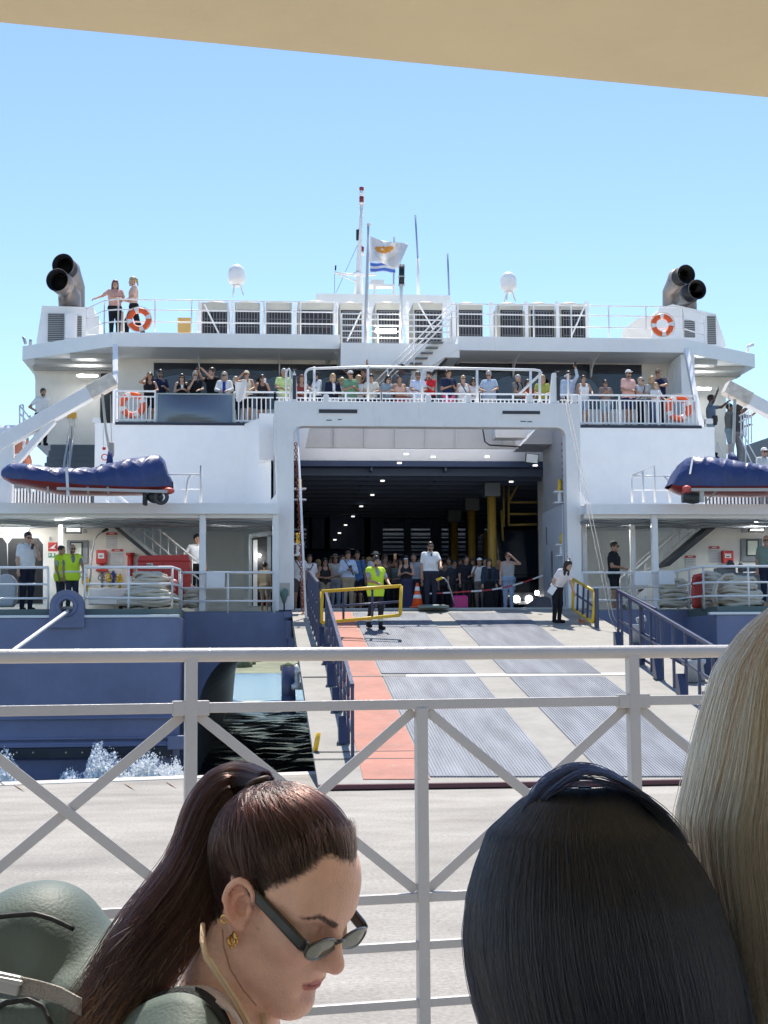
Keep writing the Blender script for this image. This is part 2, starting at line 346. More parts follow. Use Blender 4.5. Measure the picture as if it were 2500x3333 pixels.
# ---------------------------------------------------------------- jet-wash spray against the left hull
FOAM = M('white_foam', (.82, .86, .9), .7, var=.05)
sp = MB()
def blob(c, r):
    V = [(0, 0, 1), (.94, 0, .33), (-.47, .82, .33), (-.47, -.82, .33), (.47, .82, -.33), (-.94, 0, -.33), (.47, -.82, -.33), (0, 0, -1)]
    F = [(0, 1, 2), (0, 2, 3), (0, 3, 1), (1, 4, 2), (2, 5, 3), (3, 6, 1), (1, 6, 4), (2, 4, 5), (3, 5, 6), (7, 5, 4), (7, 6, 5), (7, 4, 6)]
    sp.add([(c[0]+r*v[0], c[1]+r*v[1], c[2]+r*v[2]) for v in V], F)
for cx, w_, hgt, n in ((318, 42, .95, 3800), (350, 85, .75, 8000), (235, 50, .40, 1800), (480, 100, .70, 9500), (570, 45, .55, 3000), (20, 60, .75, 4500)):
    for i in range(n):
        px = RNG.normal(cx, w_*.5); Y = RNG.uniform(33.2, 34.6)
        rs_ = RNG.random(); f = RNG.beta(1, 1.9); hh = hgt*f*math.exp(-((px-cx)/w_)**2)+.42*rs_
        c = P(px, 2300, Y); blob((c[0], Y, SEAZ+.03+hh*1.25), (RNG.uniform(.008, .038) if RNG.random() < .9 else RNG.uniform(.04, .08))*(1.25-f*.8))
for i in range(900):
    px = RNG.normal(600, 75) if i < 420 else RNG.uniform(0, 640); Y = RNG.uniform(32.5, 34.8); c = P(px, 2300, Y); blob((c[0], Y, SEAZ+.02+abs(RNG.normal(0, .28 if i < 420 else .06))), RNG.uniform(.006, .022))
def ridge(u, v):
    px = -80+730*u; h_ = sum(hg*.42*math.exp(-((px-cx)/w_)**2) for cx, w_, hg in ((318, 60, .5), (365, 90, .7), (480, 105, .75), (560, 45, .5), (20, 60, .75), (235, 40, .3)))
    n_ = .5*math.sin(px*.21+v*9)+.3*math.sin(px*.47-v*14+1)+.2*math.sin(px*.93+v*23); c = P(px, 2300, 34)
    return (c[0]+.05*math.sin(v*19+px*.3), 33.3+1.5*v+.08*math.sin(px*.4), SEAZ-.1+(h_+.30)*max(0, math.sin(PI*v))**.8*(1+.22*n_))
sp.sheet(ridge, 240, 28)
tag(sp.build('sea_spray', FOAM), 'white spray thrown up under the blue hull by the quay', 'spray', kind='stuff')
# ================================================================ canopy over the photographer
CN = np.array(RMn @ np.array([0, 0, -1.0])); CN[2] = 0; CN /= np.linalg.norm(CN)
CR = np.array([CN[1], -CN[0], 0])
TAN = M('tan_plaster', (.92, .79, .52), .8, var=.05, scale=3, bump=.12, bscale=14)
zc = 2.72
r0, r1 = PL(0, 79, (0, 0, zc), (0, 0, 1)), PL(2500, 322, (0, 0, zc), (0, 0, 1))
d_ = (r1-r0); d_ /= np.linalg.norm(d_); nn = np.array([d_[1], -d_[0], 0])
q = [r0-d_*6, r1+d_*6, r1+d_*6+nn*7, r0-d_*6+nn*7]
cb = MB(); cb.xy([(p[0], p[1]) for p in q], zc, zc+.16)
tag(recalc(cb.build('canopy_roof', TAN, bevel=.006)), 'tan plastered canopy roof overhead with a straight slanting edge', 'roof')
# ================================================================ fence in front of the quay
GP = M('grey_metal_paint', (.52, .48, .445), .38, dirt=.10, var=.08, bump=.15, bscale=50, coat=.1)
fa = math.radians(15.1)
f0 = CW(0, 0, 6.4); fd = CR*math.cos(fa)+CN*math.sin(fa); fd[2] = 0; fn_ = np.array([-fd[1], fd[0], 0])
def FP(px, py): return PL(px, py, f0, fn_)
def fence_pt(sx, z): return np.array([f0[0], f0[1], 0])+fd*sx+np.array([0, 0, z])
sx = lambda px: float(np.dot(FP(px, 2130)-f0, fd))
s0, s1 = sx(622), sx(2057); st = (s1-s0)/2
zt = FP(622, 2132)[2]; z2 = FP(1370, 2292)[2]; z3 = (FP(300, 2974)[2]+FP(1296, 2925)[2])/2; z4 = (FP(340, 3140)[2]+FP(1300, 3078)[2])/2; z5 = FP(1350, 3265)[2]
fence = empty('metal_fence', (fence_pt(s0, 0)[0], fence_pt(s0, 0)[1], 0))
tag(fence, 'grey painted metal fence with crossed diagonal braces along the quay', 'fence')
lo, hi = s0-5*st, s1+4*st
MB().tube([fence_pt(x, zt) for x in np.linspace(lo, hi, 20)], .029, 16).build('top_rail', GP, fence, True)
for z, hh in ((z2, .042), (z3, .04), (z4, .036), (z5, .036), (z5-.17, .036), (.12, .04)):
    MB().rbar(fence_pt(lo, z), fence_pt(hi, z), .036, hh).build('rail', GP, fence, bevel=.004)
for i in range(-4, 7):
    s_ = s0+i*st; full = i % 2 == 0
    ztop = zt-.012 if full else z2-.014
    p = MB(); p.rbar(fence_pt(s_, 0), fence_pt(s_, ztop), .05, .05, up=fd)
    if full:
        p.rbar(fence_pt(s_-.075, z2-.001), fence_pt(s_+.075, z2-.001), .046, .062)
    p.build('post', GP, fence, bevel=.004)
    if i < 6:
        aa, bb = fence_pt(s_+.03, z2-.03), fence_pt(s_+st-.03, z3+.03); cc, dd = fence_pt(s_+.03, z3+.03), fence_pt(s_+st-.03, z2-.03)
        if i % 2 == 1 or True:
            p = MB(); p.rbar(aa, bb, .03, .042, up=fn_) if False else p.rbar(aa, bb, .012, .042, up=(0, 0, 1)); p.rbar(cc+fn_*.013, dd+fn_*.013, .012, .042)
            p.build('cross_brace', GP, fence, bevel=.003)
# ================================================================ the ferry
YP = 39.3
zG, zM = 3.05, 3.0
def bx(mb, x0, x1, y0, y1, Y0, Y1):      # front face = this pixel rectangle in the plane Y0, running back to Y1
    xm, ym = (x0+x1)/2, (y0+y1)/2
    return mb.box(X(x0, Y0, ym), X(x1, Y0, ym), Y0, Y1, Z(y1, Y0, xm), Z(y0, Y0, xm))
def railing(name, pts, z0, hs, mat, parent, r=.024, step=1.3, pr=.026, posts=True, top=None):
    mb = MB(); pts = [np.array(p, float) for p in pts]
    for h in hs: mb.tube([(p[0], p[1], z0+h) for p in pts], (top if top and h == max(hs) else r), 8)
    if posts:
        for a, b in zip(pts[:-1], pts[1:]):
            n = max(1, int(round(np.linalg.norm(b-a)/step)))
            for i in range(n+1):
                p = a+(b-a)*i/n; mb.tube([(p[0], p[1], z0), (p[0], p[1], z0+max(hs))], pr, 8)
    return mb.build(name, mat, parent, True)
ferry = empty('ferry', (4.83, 39.3, SEAZ))
tag(ferry, 'white and blue car ferry backed up to the quay with stern door open', 'ferry')
# --- portal frame round the stern door
xl, xl2, xr2, xr = X(906, YP, 1700), X(957, YP, 1700), X(1846, YP, 1700), X(1889, YP, 1700)
zt_, zo, zb_ = Z(1308, YP, 1390), Z(1389, YP, 1390), zM-.1
rr = .26
hole = arc(xl2+rr, zo-rr, rr, 180, 90)+arc(xr2-rr, zo-rr, rr, 90, 0)
poly = [(xl, zb_), (xl-.10, zt_-.3), (xl-.10, zt_)]+[(xr+.06, zt_), (xr+.06, zt_-.3), (xr, zb_), (xr2, zb_)]+hole[::-1]+[(xl2, zb_)]
recalc(MB().xz(poly, YP, YP+.42).build('stern_portal', GRIME, ferry, bevel=.02))
# recessed slots and small marks on the portal head
for x0, x1, y0, y1 in ((1038, 1163, 1332, 1345), (1636, 1758, 1337, 1348)):
    m = MB(); bx(m, x0, x1, y0, y1, YP-.012, YP+.05); m.build('lamp_slot', DGREY, ferry)
    m = MB(); bx(m, x0-3, x1+3, y0-3, y0, YP-.03, YP-.001); bx(m, x0-3, x1+3, y1, y1+3, YP-.03, YP-.001); m.build('slot_rim', WHITE2, ferry)
for x0, x1, y in ((1062, 1080, 1366), (1100, 1112, 1364), (1694, 1712, 1370), (1716, 1732, 1371)):
    m = MB(); bx(m, x0, x1, y, y+3, YP-.006, YP+.02); m.build('scuff_plate', DGREY, ferry)
# fillet gussets where the side decks meet the portal legs
for sgn, xe in ((-1, xl), (1, xr)):
    zz = Z(1639, YP, 900)
    a_ = [(xe, zz), (xe+sgn*.36, zz)]+[(xe+sgn*.36*(1-t), zz+.36*t**1.6) for t in np.linspace(.15, 1, 6)]
    recalc(MB().xz(a_, YP+.03, YP+.36).build('deck_gusset', WHITE, ferry))
# recess line strips on the legs
for x0, x1, y0, y1 in ((899, 905, 1500, 1620), (892, 900, 1345, 1480), (1884, 1889, 1500, 1600)):
    m = MB(); bx(m, x0, x1, y0, y1, YP-.02, YP+.1); m.build('leg_strip', WHITE2, ferry, bevel=.01)
# side walls of the stern door recess
m = MB(); m.box(xr2+.02, xr2+.5, YP+.425, 42.6, zG, 8.7); m.build('recess_wall', M('recess_grey', (.42, .43, .46), .45, dirt=.25), ferry)  # plain grey on the upper recess wall
m = MB(); m.box(xr2-.03, xr2+.015, YP+.5, 42.6, zG, Z(1655, 41, 1800)); m.build('wall_panel', M('pale_blue_grey_paint', (.60, .64, .70), .45, dirt=.2), ferry, bevel=.01)
m = MB(); m.box(xl2-.5, xl2-.02, YP+.425, 42.6, zG, 8.7); m.build('recess_wall', GREY, ferry)
for yy, zz, w_, h_ in ((41.9, Z(1740, 41.5, 1790), .22, .5), (41.2, Z(1835, 41, 1790), .3, .75)):
    m = MB(); m.box(xr2-.05, xr2-.031, yy-w_/2, yy+w_/2, zz-h_/2, zz+h_/2); m.build('wall_box', STEEL, ferry, bevel=.008)
# folded upper door leaf
YD = 42.0
dl, dr_ = X(993, YD, 1458), X(1688, YD, 1455); dz0, dz1 = Z(1459, YD, 1340), Z(1402, YD, 1340)
m = MB(); m.prism([(0, 0), (1, 0), (1-.03, 1), (.03, 1)], lambda a, b: (dl+(dr_-dl)*a, YD-.25*b, dz0+(dz1+.35-dz0)*b), lambda a, b: (dl+(dr_-dl)*a, YD+.1-.25*b, dz0+(dz1+.35-dz0)*b))
leaf = recalc(m.build('door_leaf', GRIME, ferry))
for px in (1090, 1188, 1287, 1386, 1484, 1637, 1677):
    xx = X(px, YD, 1430); m = MB(); m.rbar((xx, YD-.05, dz0+.02), (xx, YD-.30, dz1+.3), .07, .09); m.build('rib', WHITE2, leaf)
m = MB(); m.tube([(dl, YD-.38, dz1+.1), (dr_-.9, YD-.38, dz1+.1)], .025); m.tube([(X(1500, YD), YD-.4, dz1+.22), (X(1565, YD), YD-.4, dz1+.2), (X(1575, YD), YD-.38, dz0+.15), (X(1590, YD), YD-.38, dz0+.05), (dr_, YD-.3, dz0+.02)], .022); m.build('pipework', DGREY, leaf, True)
m = MB(); m.box(X(1610, 41.3), X(1712, 41.3), 41.0, 41.6, Z(1430, 41.3, 1650), Z(1392, 41.3, 1650)); m.build('door_winch_housing', GRIME, ferry, bevel=.02)
m = MB(); m.xz([(X(1700, 41.5), Z(1450, 41.5, 1700)), (X(1752, 41.5), Z(1392, 41.5, 1700)), (X(1840, 41.5), Z(1392, 41.5, 1700)), (X(1830, 41.5), Z(1450, 41.5, 1700))], 41.2, 42.9); recalc(m.build('haunch_plate', M('recess_grey', (.42, .43, .46)), ferry))
# chains, guide poles and yellow stanchions on each side of the door
def chain(name, pts, parent, mat, link=.09, r=.016):
    pts = np.array(pts, float); seg = np.linalg.norm(np.diff(pts, axis=0), axis=1); L = np.r_[0, np.cumsum(seg)]; mb = MB()
    n = int(L[-1]/link)
    for i in range(n):
        s_ = (i+.5)*link; p = np.array([np.interp(s_, L, pts[:, k]) for k in range(3)]); mb.torus(p, link*.45, r, (1, 0, .15) if i % 2 else (0, 1, .15), 8, 5)
    return mb.build(name, mat, parent, True)
chain('door_chain', [(X(962, 39.9, 1440), 39.9, Z(1440, 39.9, 962)), (X(975, 39.7, 1700), 39.7, Z(1700, 39.7, 975)), (X(990, 38.0, 2075), 38.0, Z(2075, 38, 990))], ferry, CHAIN)
chain('door_chain', [(X(1832, 39.9, 1440), 39.9, Z(1440, 39.9, 1832)), (X(1843, 39.7, 1700), 39.7, Z(1700, 39.7, 1843)), (X(1856, 39.2, 1850), 39.2, Z(1850, 39.2, 1856))], ferry, CHAIN)
m = MB(); m.tube([P(969, 1390, 39.2), P(999, 2080, 37.6)], .03); m.build('guide_pole', WHITE2, ferry, True)
for x_, y0, y1 in ((976, 1560, 1590), (970, 1735, 1770), (1822, 1560, 1600), (1828, 1735, 1772)):
    for k_ in (0,):
        c = P(x_, y1, 39.95); t = P(x_, y0, 39.95)
        g = MB().tube([c, t], [.055, .05], 10).build('yellow_plunger', YEL, ferry, True)
        m = MB(); m.tube([(c[0], c[1], c[2]-.28), c], .06, 10); m.box(c[0]-.17, c[0]+.17, c[1]-.12, c[1]+.12, c[2]-.03, c[2]+.01); m.box(c[0]-.17, c[0]+.17, c[1]-.12, c[1]+.12, c[2]-.33, c[2]-.29); m.build('plunger_bracket', WHITE2, g)
# --- garage interior
DK = M('garage_haze_blue', (.030, .055, .13), .55, var=.1)  # blue tone stands for the haze veiling the dark garage
gL, gR = -3.2, 11.2; YB = 58.0; zc_ = 7.36
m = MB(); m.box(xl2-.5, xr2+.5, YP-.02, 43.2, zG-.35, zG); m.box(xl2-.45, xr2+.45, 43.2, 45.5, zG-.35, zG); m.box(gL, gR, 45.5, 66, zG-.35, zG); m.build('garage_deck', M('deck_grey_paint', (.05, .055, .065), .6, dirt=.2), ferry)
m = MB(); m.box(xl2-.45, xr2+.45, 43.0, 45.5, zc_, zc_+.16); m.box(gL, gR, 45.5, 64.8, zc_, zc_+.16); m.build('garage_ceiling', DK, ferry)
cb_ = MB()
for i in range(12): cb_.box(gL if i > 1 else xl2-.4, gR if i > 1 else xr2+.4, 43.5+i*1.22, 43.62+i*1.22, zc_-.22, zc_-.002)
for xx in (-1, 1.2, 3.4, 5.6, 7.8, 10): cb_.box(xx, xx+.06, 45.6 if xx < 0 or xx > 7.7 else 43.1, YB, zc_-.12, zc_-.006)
cb_.build('ceiling_beam', M('beam_haze_grey', (.075, .105, .17), .5), ferry)  # bluish grey carries the same painted haze
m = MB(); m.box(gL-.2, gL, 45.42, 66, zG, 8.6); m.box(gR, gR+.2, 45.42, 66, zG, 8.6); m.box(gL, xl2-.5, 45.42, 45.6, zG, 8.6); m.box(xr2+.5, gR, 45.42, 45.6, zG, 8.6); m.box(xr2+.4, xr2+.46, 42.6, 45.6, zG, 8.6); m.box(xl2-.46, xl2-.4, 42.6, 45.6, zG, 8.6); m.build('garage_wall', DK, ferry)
m = MB(); m.box(gL, gR, 66, 66.2, zG, 9.5); m.build('added_backing_wall', M('dim_beige_paint', (.30, .27, .22), .6, var=.2), ferry)  # wall added behind the slats to show as bright strips
# slatted screen forward with the added pale wall showing bright in its gaps
sl_ = MB()
for i in range(26):
    z_ = zG+.1+i*.165; sl_.box(gL, gR, YB-.1, YB-.04, z_, z_+.085+.03*math.sin(i*2.1))
sl_.build('slatted_screen', DK, ferry)
sc_ = MB()
for px, w_ in ((1035, 75), (1130, 150), (1215, 60), (1325, 22), (1418, 34), (1470, 20), (1545, 60), (1640, 55), (1010, 8)):
    xx = X(px, YB-.3); sc_.box(xx-w_*.006, xx+w_*.006, YB-.5, YB-.2, zG, zc_)
sc_.build('screen_column', DK, ferry)
for px, py, yy in ((1601, 1556, 45.6), (1535, 1602, 50.2), (1478, 1642, 54.5)):
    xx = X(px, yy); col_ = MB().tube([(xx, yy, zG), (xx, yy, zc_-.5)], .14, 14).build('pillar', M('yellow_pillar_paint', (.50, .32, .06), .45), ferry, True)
    m = MB(); m.box(xx-.24, xx+.24, yy-.24, yy+.24, zc_-.62, zc_-.2); m.build('capital', GREY, col_)
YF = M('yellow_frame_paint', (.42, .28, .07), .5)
m = MB(); yy = 46.5
for pa, pb in (((1656, 1535), (1656, 1710)), ((1640, 1545), (1640, 1715)), ((1656, 1635), (1766, 1635)), ((1656, 1673), (1766, 1673)), ((1656, 1709), (1766, 1706)), ((1658, 1630), (1712, 1530)), ((1632, 1660), (1637, 1760))):
    m.tube([P(*pa, yy), P(*pb, yy)], .035, 8)
m.build('yellow_pipe_frame', YF, ferry, True)
for px, py in ((1322, 1478), (1300, 1507), (1245, 1565), (1212, 1611), (1176, 1648), (1149, 1681), (1125, 1709), (1105, 1735), (1090, 1757), (1410, 1487), (1586, 1486), (1742, 1515), (1664, 1568), (1586, 1613), (1522, 1650)):
    zl = zc_-.3; yy = (zl-CAMZ)/max(.01, (Z(py, 45, px)-CAMZ))*45
    if yy > YB-1: yy = YB-1
    c = P(px, py, yy); m = MB(); m.box(c[0]-.06, c[0]+.06, c[1]-.05, c[1]+.05, c[2]-.02, c[2]+.02); m.build('ceiling_lamp', M('garage_lamp', (1, .98, .92), emit=.8, var=0), ferry)
fl = MB(); c = P(1731, 1493, 41.3); fl.rbar(c+np.array([-.19, 0, .02]), c+np.array([.19, 0, -.02]), .1, .28); fo = fl.build('floodlight', BLACK, ferry, bevel=.01)
fl = MB(); fl.rbar(c+np.array([-.165, -.055, .02]), c+np.array([.165, -.055, -.02]), .02, .24); fl.build('lens', M('frosted_lens', (.75, .78, .78), .3), fo)
# --- casing block that carries the passenger deck
YC = 45.3; zC = Z(1384, 45.5, 1250)
xw0, xw1 = X(308, YC, 1500), X(2328, YC, 1500); xc0, xc1 = X(795, YC, 1500), X(1900, YC, 1500)
zB = Z(1639, 38.6, 300); zB0 = Z(1672, 38.6, 300)
m = MB(); m.box(xw0, xc0, YC, YC+.12, zM, zC-.02); m.box(xw0, xw0+.12, YC+.12, 60, zM, zC-.02); m.xy([(xc0, YC), (xl-.15, 43.3), (xl-.15, 43.5), (xc0, YC+.12)], zM, zC-.02)
recalc(m.build('casing', WHITE, ferry))
m = MB(); m.box(xr+.03, xw1, YC, YC+.12, zM, zC-.02); m.box(xw1-.12, xw1, YC+.12, 60, zM, zC-.02); m.box(xr+.03, xr+.1, 42.7, YC, zM, zC-.02); recalc(m.build('casing', WHITE, ferry))
m = MB(); m.box(xl-.5, xr+.5, 43.25, 60, zc_+.2, zC-.02); m.build('garage_top', WHITE, ferry)
cxa, cxb = X(375, 45.3, 1385), X(2284, 45.3, 1385)
m = MB(); m.box(cxa, cxb, 45.32, 52, zC-.015, zC+.03); m.build('passenger_deck', M('deck_blue_green', (.09, .13, .13), .6), ferry)
m = MB(); m.box(cxa, cxb, 45.28, 45.40, zC-.07, zC+.0); m.build('deck_edge_strip', M('dark_edge', (.02, .022, .05), .5), ferry)
# passenger deck railing: one section per bay
def pale_bars(x0, x1, name='passenger_railing'):
    mb = MB(); y = 45.45; zr = Z(1278, y, x0)
    xa, xb = X(x0, y, 1330), X(x1, y, 1330); zr = zC+1.0
    mb.rbar((xa, y, zr), (xb, y, zr), .06, .05); mb.rbar((xa, y, zr-.17), (xb, y, zr-.17), .04, .04); mb.rbar((xa, y, zC+.10), (xb, y, zC+.10), .04, .05)
    n = max(2, int((xb-xa)/.128))
    for i in range(n+1): mb.rbar((xa+(xb-xa)*i/n, y, zC+.1), (xa+(xb-xa)*i/n, y, zr-.17), .034, .034, up=(0, 1, 0))
    k = max(1, int(round((xb-xa)/1.2)))
    for i in range(k+1): mb.rbar((xa+(xb-xa)*i/k, y-.01, zC-.02), (xa+(xb-xa)*i/k, y-.01, zr), .055, .055, up=(0, 1, 0))
    return mb.build(name, WHITE2, ferry)
for a_, b_2 in ((376, 505), (762, 895), (895, 1240), (1242, 1560), (1562, 1885), (1890, 2266)): pale_bars(a_, b_2)
# glossy black banner panel on the railing
m = MB(); m.sheet(lambda u, v: (X(511, 45.3, 1330)+(X(759, 45.3, 1330)-X(511, 45.3, 1330))*u, 45.385-.035*math.sin(PI*u)*math.sin(PI*v)-.02*math.sin(5*u+2*v)*v, Z(1388, 45.4, 635)+(Z(1281, 45.4, 635)-Z(1388, 45.4, 635))*v), 24, 12); pf = m.build('glass_screen_panel', M('glossy_panel', (.11, .13, .17), .07, metal=.55, var=.1, scale=.6), ferry)
m = MB()
for r_ in ((507, 763, 1280, 1284), (507, 763, 1380, 1389), (507, 513, 1284, 1380), (757, 763, 1284, 1380)): bx(m, *r_, 45.345, 45.41)
m.build('frame', M('grey_green_frame', (.30, .36, .36), .4), pf)
# frame hoops that stand on top of the portal
m = MB(); y = YP+.25
def pt(px, py): p = P(px, py, y); return (p[0], y, p[2])
m.tube([pt(994, 1307), pt(995, 1230)]+[pt(994+22*(1-math.cos(t)), 1210-18*math.sin(t)+8) for t in np.linspace(0, PI/2, 5)]+[pt(1197, 1194), pt(1500, 1199), pt(1740, 1204), pt(1757, 1207), pt(1762, 1213), pt(1755, 1222), pt(1690, 1282)], .035, 10)
for px, y0 in ((1023, 1193), (1198, 1195), (1374, 1200), (1553, 1201), (1727, 1204), (1757, 1212)): m.tube([pt(px, y0), pt(px, 1309)], .035, 10)
m.tube([pt(1374, 1215), pt(1380, 1203), pt(1396, 1199)], .03, 8)
m.build('portal_guard_rail', WHITE2, ferry, True)
m = MB()
for px, y0, w0, w1 in ((958, 1205, 10, 22), (1805, 1211, 12, 32)):
    m.prism([(-w1/2, 1309), (w1/2, 1309), (w0/2, y0), (-w0/2, y0)], lambda a, b: (P(px+a, b, YP+.12)[0], YP+.12, P(px, b, YP)[2]), lambda a, b: (P(px+a, b, YP+.12)[0], YP+.3, P(px, b, YP)[2]))
o_ = recalc(m.build('rope_sheave_tower', GRIME, ferry, bevel=.01))
m = MB()
for px, yy in ((958, 1212), (1814, 1218)):
    c = P(px, yy, YP+.2); m.lathe((c[0]-.04, c[1], c[2]), [(.02, 0), (.10, 0), (.07, .04), (.10, .08), (.02, .08)], 14, (1, 0, 0)); m.box(c[0]-.045, c[0]+.045, YP+.1, YP+.115, c[2]-.75, c[2]-.1)
m.build('sheave', DGREY, o_)
m = MB()
for px in (1062, 1395, 1525, 1725, 1872): bx(m, px-9, px+9, 1284, 1309, YP+.02, YP+.3)
m.build('portal_bollard_box', GRIME, ferry, bevel=.03)
m = MB(); m.tube([pt(932, 1309), pt(932, 1215), pt(935, 1204), pt(940, 1200), pt(945, 1208), pt(945, 1309)], .03, 8); m.tube([pt(1838, 1225), pt(1848, 1217), pt(1850, 1309)], .03, 8); m.build('sheave_hoop', WHITE2, ferry, True)
# wires from the portal to the ramp
m = MB()
for dx in (0, 9): m.tube([P(1836+dx, 1290, YP-.1), P(1985+dx*1.3, 2008, 35.2), P(2012+dx*2, 2062, 34.6)], .009, 6)
m.build('ramp_wire', M('wire_rope_grey', (.20, .20, .21), .6), ferry, True)
# --- passenger deck back wall, tinted windows
YW = 50.0
m = MB(); m.box(X(385, YW, 1200), X(2235, YW, 1200), YW, YW+.2, zC, 12.0); m.build('saloon_wall', CREAM, ferry)
for x0, x1 in ((500, 1197), (1424, 2090)):
    m = MB(); bx(m, x0, x1, 1184, 1330, YW-.03, YW+.01); wg = m.build('saloon_window', GLASSD, ferry)
    m = MB()
    for px in np.arange(x0+88, x1-60, 175):
        c = P(px, 1300, YW-.036); z0 = Z(1300, YW, px); outer = [(c[0]+1.2*math.cos(t), z0+1.05*max(0, math.sin(t))**.6) for t in np.linspace(0, PI, 14)]; inn = [(c[0]+.98*math.cos(t), z0+.86*max(0, math.sin(t))**.6) for t in np.linspace(PI, 0, 14)]
        m.xz(outer+inn, YW-.05, YW-.034)
    recalc(m.build('pane_arch', M('window_arch', (.05, .06, .08), .25), wg))
    m = MB()
    for px in np.arange(x0+88, x1-60, 175):
        c = P(px, 1300, YW-.036); z0 = Z(1300, YW, px); m.xz([(c[0]+.96*math.cos(t), z0+.84*max(0, math.sin(t))**.6) for t in np.linspace(0, PI, 14)], YW-.046, YW-.034)
    recalc(m.build('pane', M('window_reflect_pane', (.10, .13, .17), .08, var=.25, scale=.5), wg))
# --- top deck slab, fascia and centre block
xt0, xt1, xt2, xt3 = X(73, 50.4, 1150), X(366, 48, 1100), X(2226, 48, 1115), X(2457, 50.4, 1170)
xcA, xcB = X(1106, 48, 1110), X(1490, 48, 1110); zTa, zTb = Z(1085, 48, 700), Z(1131, 48, 700)
m = MB(); m.xy([(xt0, 50.4), (xt1, 48), (xcA, 48), (xcA, 58), (xt0, 58)], zTb, zTa); recalc(m.build('top_deck', WHITE, ferry))
m = MB(); m.xy([(xcB, 48), (xt2, 48), (xt3, 50.4), (xt3, 58), (xcB, 58)], zTb, zTa); recalc(m.build('top_deck', WHITE, ferry))
zK0, zK1 = Z(1195, 47.7, 1300), Z(1117, 47.7, 1300)
m = MB(); m.box(xcA+.01, xcB+.02, 47.75, 58, zTb-.3, zK1); m.xz([(xcA+.01, zK1-.005), (xcA+.01, zK0), (X(1395, 47.7, 1190), zK0), (xcB+.0, zTb), (xcB, zK1-.005)], 47.7, 48.3); recalc(m.build('top_deck_centre', WHITE, ferry))
m = MB(); m.box(X(1200, 49.2, 1200), X(1422, 49.2, 1200), 49.2, 50, zC, zK0+.05); m.build('stair_housing', WHITE, ferry)
# sloping end of the right-hand fascia that runs down beside the stair
m = MB(); q = [(1490, 1094), (1472, 1142), (1330, 1290), (1262, 1290), (1440, 1106)]
m.prism(q, lambda a, b: (P(a, b, 47.9)[0], 47.9, P(a, b, 47.9)[2]), lambda a, b: (P(a, b, 47.9)[0], 48.0, P(a, b, 47.9)[2])); recalc(m.build('stair_stringer', WHITE, ferry))
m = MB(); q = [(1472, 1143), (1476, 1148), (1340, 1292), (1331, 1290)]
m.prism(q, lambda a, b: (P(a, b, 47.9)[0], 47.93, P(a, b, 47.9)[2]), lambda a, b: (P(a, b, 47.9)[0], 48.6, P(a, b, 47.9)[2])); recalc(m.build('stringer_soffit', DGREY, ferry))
m = MB()
for dy in (0, 22, 42): 
    m.tube([P(1492, 990+dy, 47.6), P(1470, 990+dy, 47.6), P(1180, 1285+dy*.9, 47.0)], .024, 8)
for px, py in ((1440, 1022), (1348, 1112), (1262, 1200)): m.tube([P(px, py, 47.4), P(px, py+80, 47.4)], .024, 8)
m.build('stair_handrail', WHITE2, ferry, True)
st_ = MB(); 
for i in range(13):
    px, py = 1420-i*17, 1118+i*17; c = P(px, py, 47.8); st_.box(c[0]-.2, c[0]+.2, 47.45, 48.2, c[2]-.03, c[2])
st_.build('stair_tread', GREY, ferry)
# slats under the wing soffits, wing posts, wing walls
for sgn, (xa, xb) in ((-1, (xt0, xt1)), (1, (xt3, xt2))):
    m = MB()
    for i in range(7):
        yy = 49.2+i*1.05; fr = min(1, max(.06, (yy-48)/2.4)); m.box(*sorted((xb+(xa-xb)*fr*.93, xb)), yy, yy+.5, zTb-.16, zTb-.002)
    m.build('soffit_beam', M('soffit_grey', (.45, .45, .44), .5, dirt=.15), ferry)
m = MB(); m.rbar(P(376, 1126, 48.05)+np.array([0, 0, .02]), P(376, 1386, 45.5), .17, .15, up=(0, 1, 0)); m.build('wing_post', WHITE, ferry, bevel=.02)
m = MB(); m.rbar(P(2234, 1141, 48.05)+np.array([0, 0, .02]), P(2283, 1396, 45.45), .17, .15, up=(0, 1, 0)); m.build('wing_post', WHITE, ferry, bevel=.02)
m = MB(); xq = X(2232, 49, 1250)
for i in range(9): m.box(xq-.42, xq+.05, 48.1+i*.2, 48.13+i*.2, zC+.05, zTb-.05)
m.build('louvre_panel', WHITE, ferry)
zS = Z(1453, 50, 200)
m = MB(); m.prism([(115, 1448), (115, 1240), (112, 1215), (96, 1195), (76, 1171), (372, 1171), (372, 1448)], lambda a, b: (P(a, b, 51.5)[0], 51.5, P(a, b, 51.5)[2]), lambda a, b: (P(a, b, 51.5)[0], 60, P(a, b, 51.5)[2])); recalc(m.build('wing_wall', CREAM, ferry))
m = MB(); m.prism([(2226, 1560), (2226, 1190), (2458, 1190), (2400, 1228), (2366, 1245), (2362, 1270), (2366, 1560)], lambda a, b: (P(a, b, 51.5)[0], 51.5, P(a, b, 51.5)[2]), lambda a, b: (P(a, b, 51.5)[0], 60, P(a, b, 51.5)[2])); recalc(m.build('wing_wall', CREAM, ferry))
m = MB(); bx(m, 326, 372, 1215, 1400, 51.42, 51.52); m.build('dark_doorway', BLACK, ferry, bevel=.02)
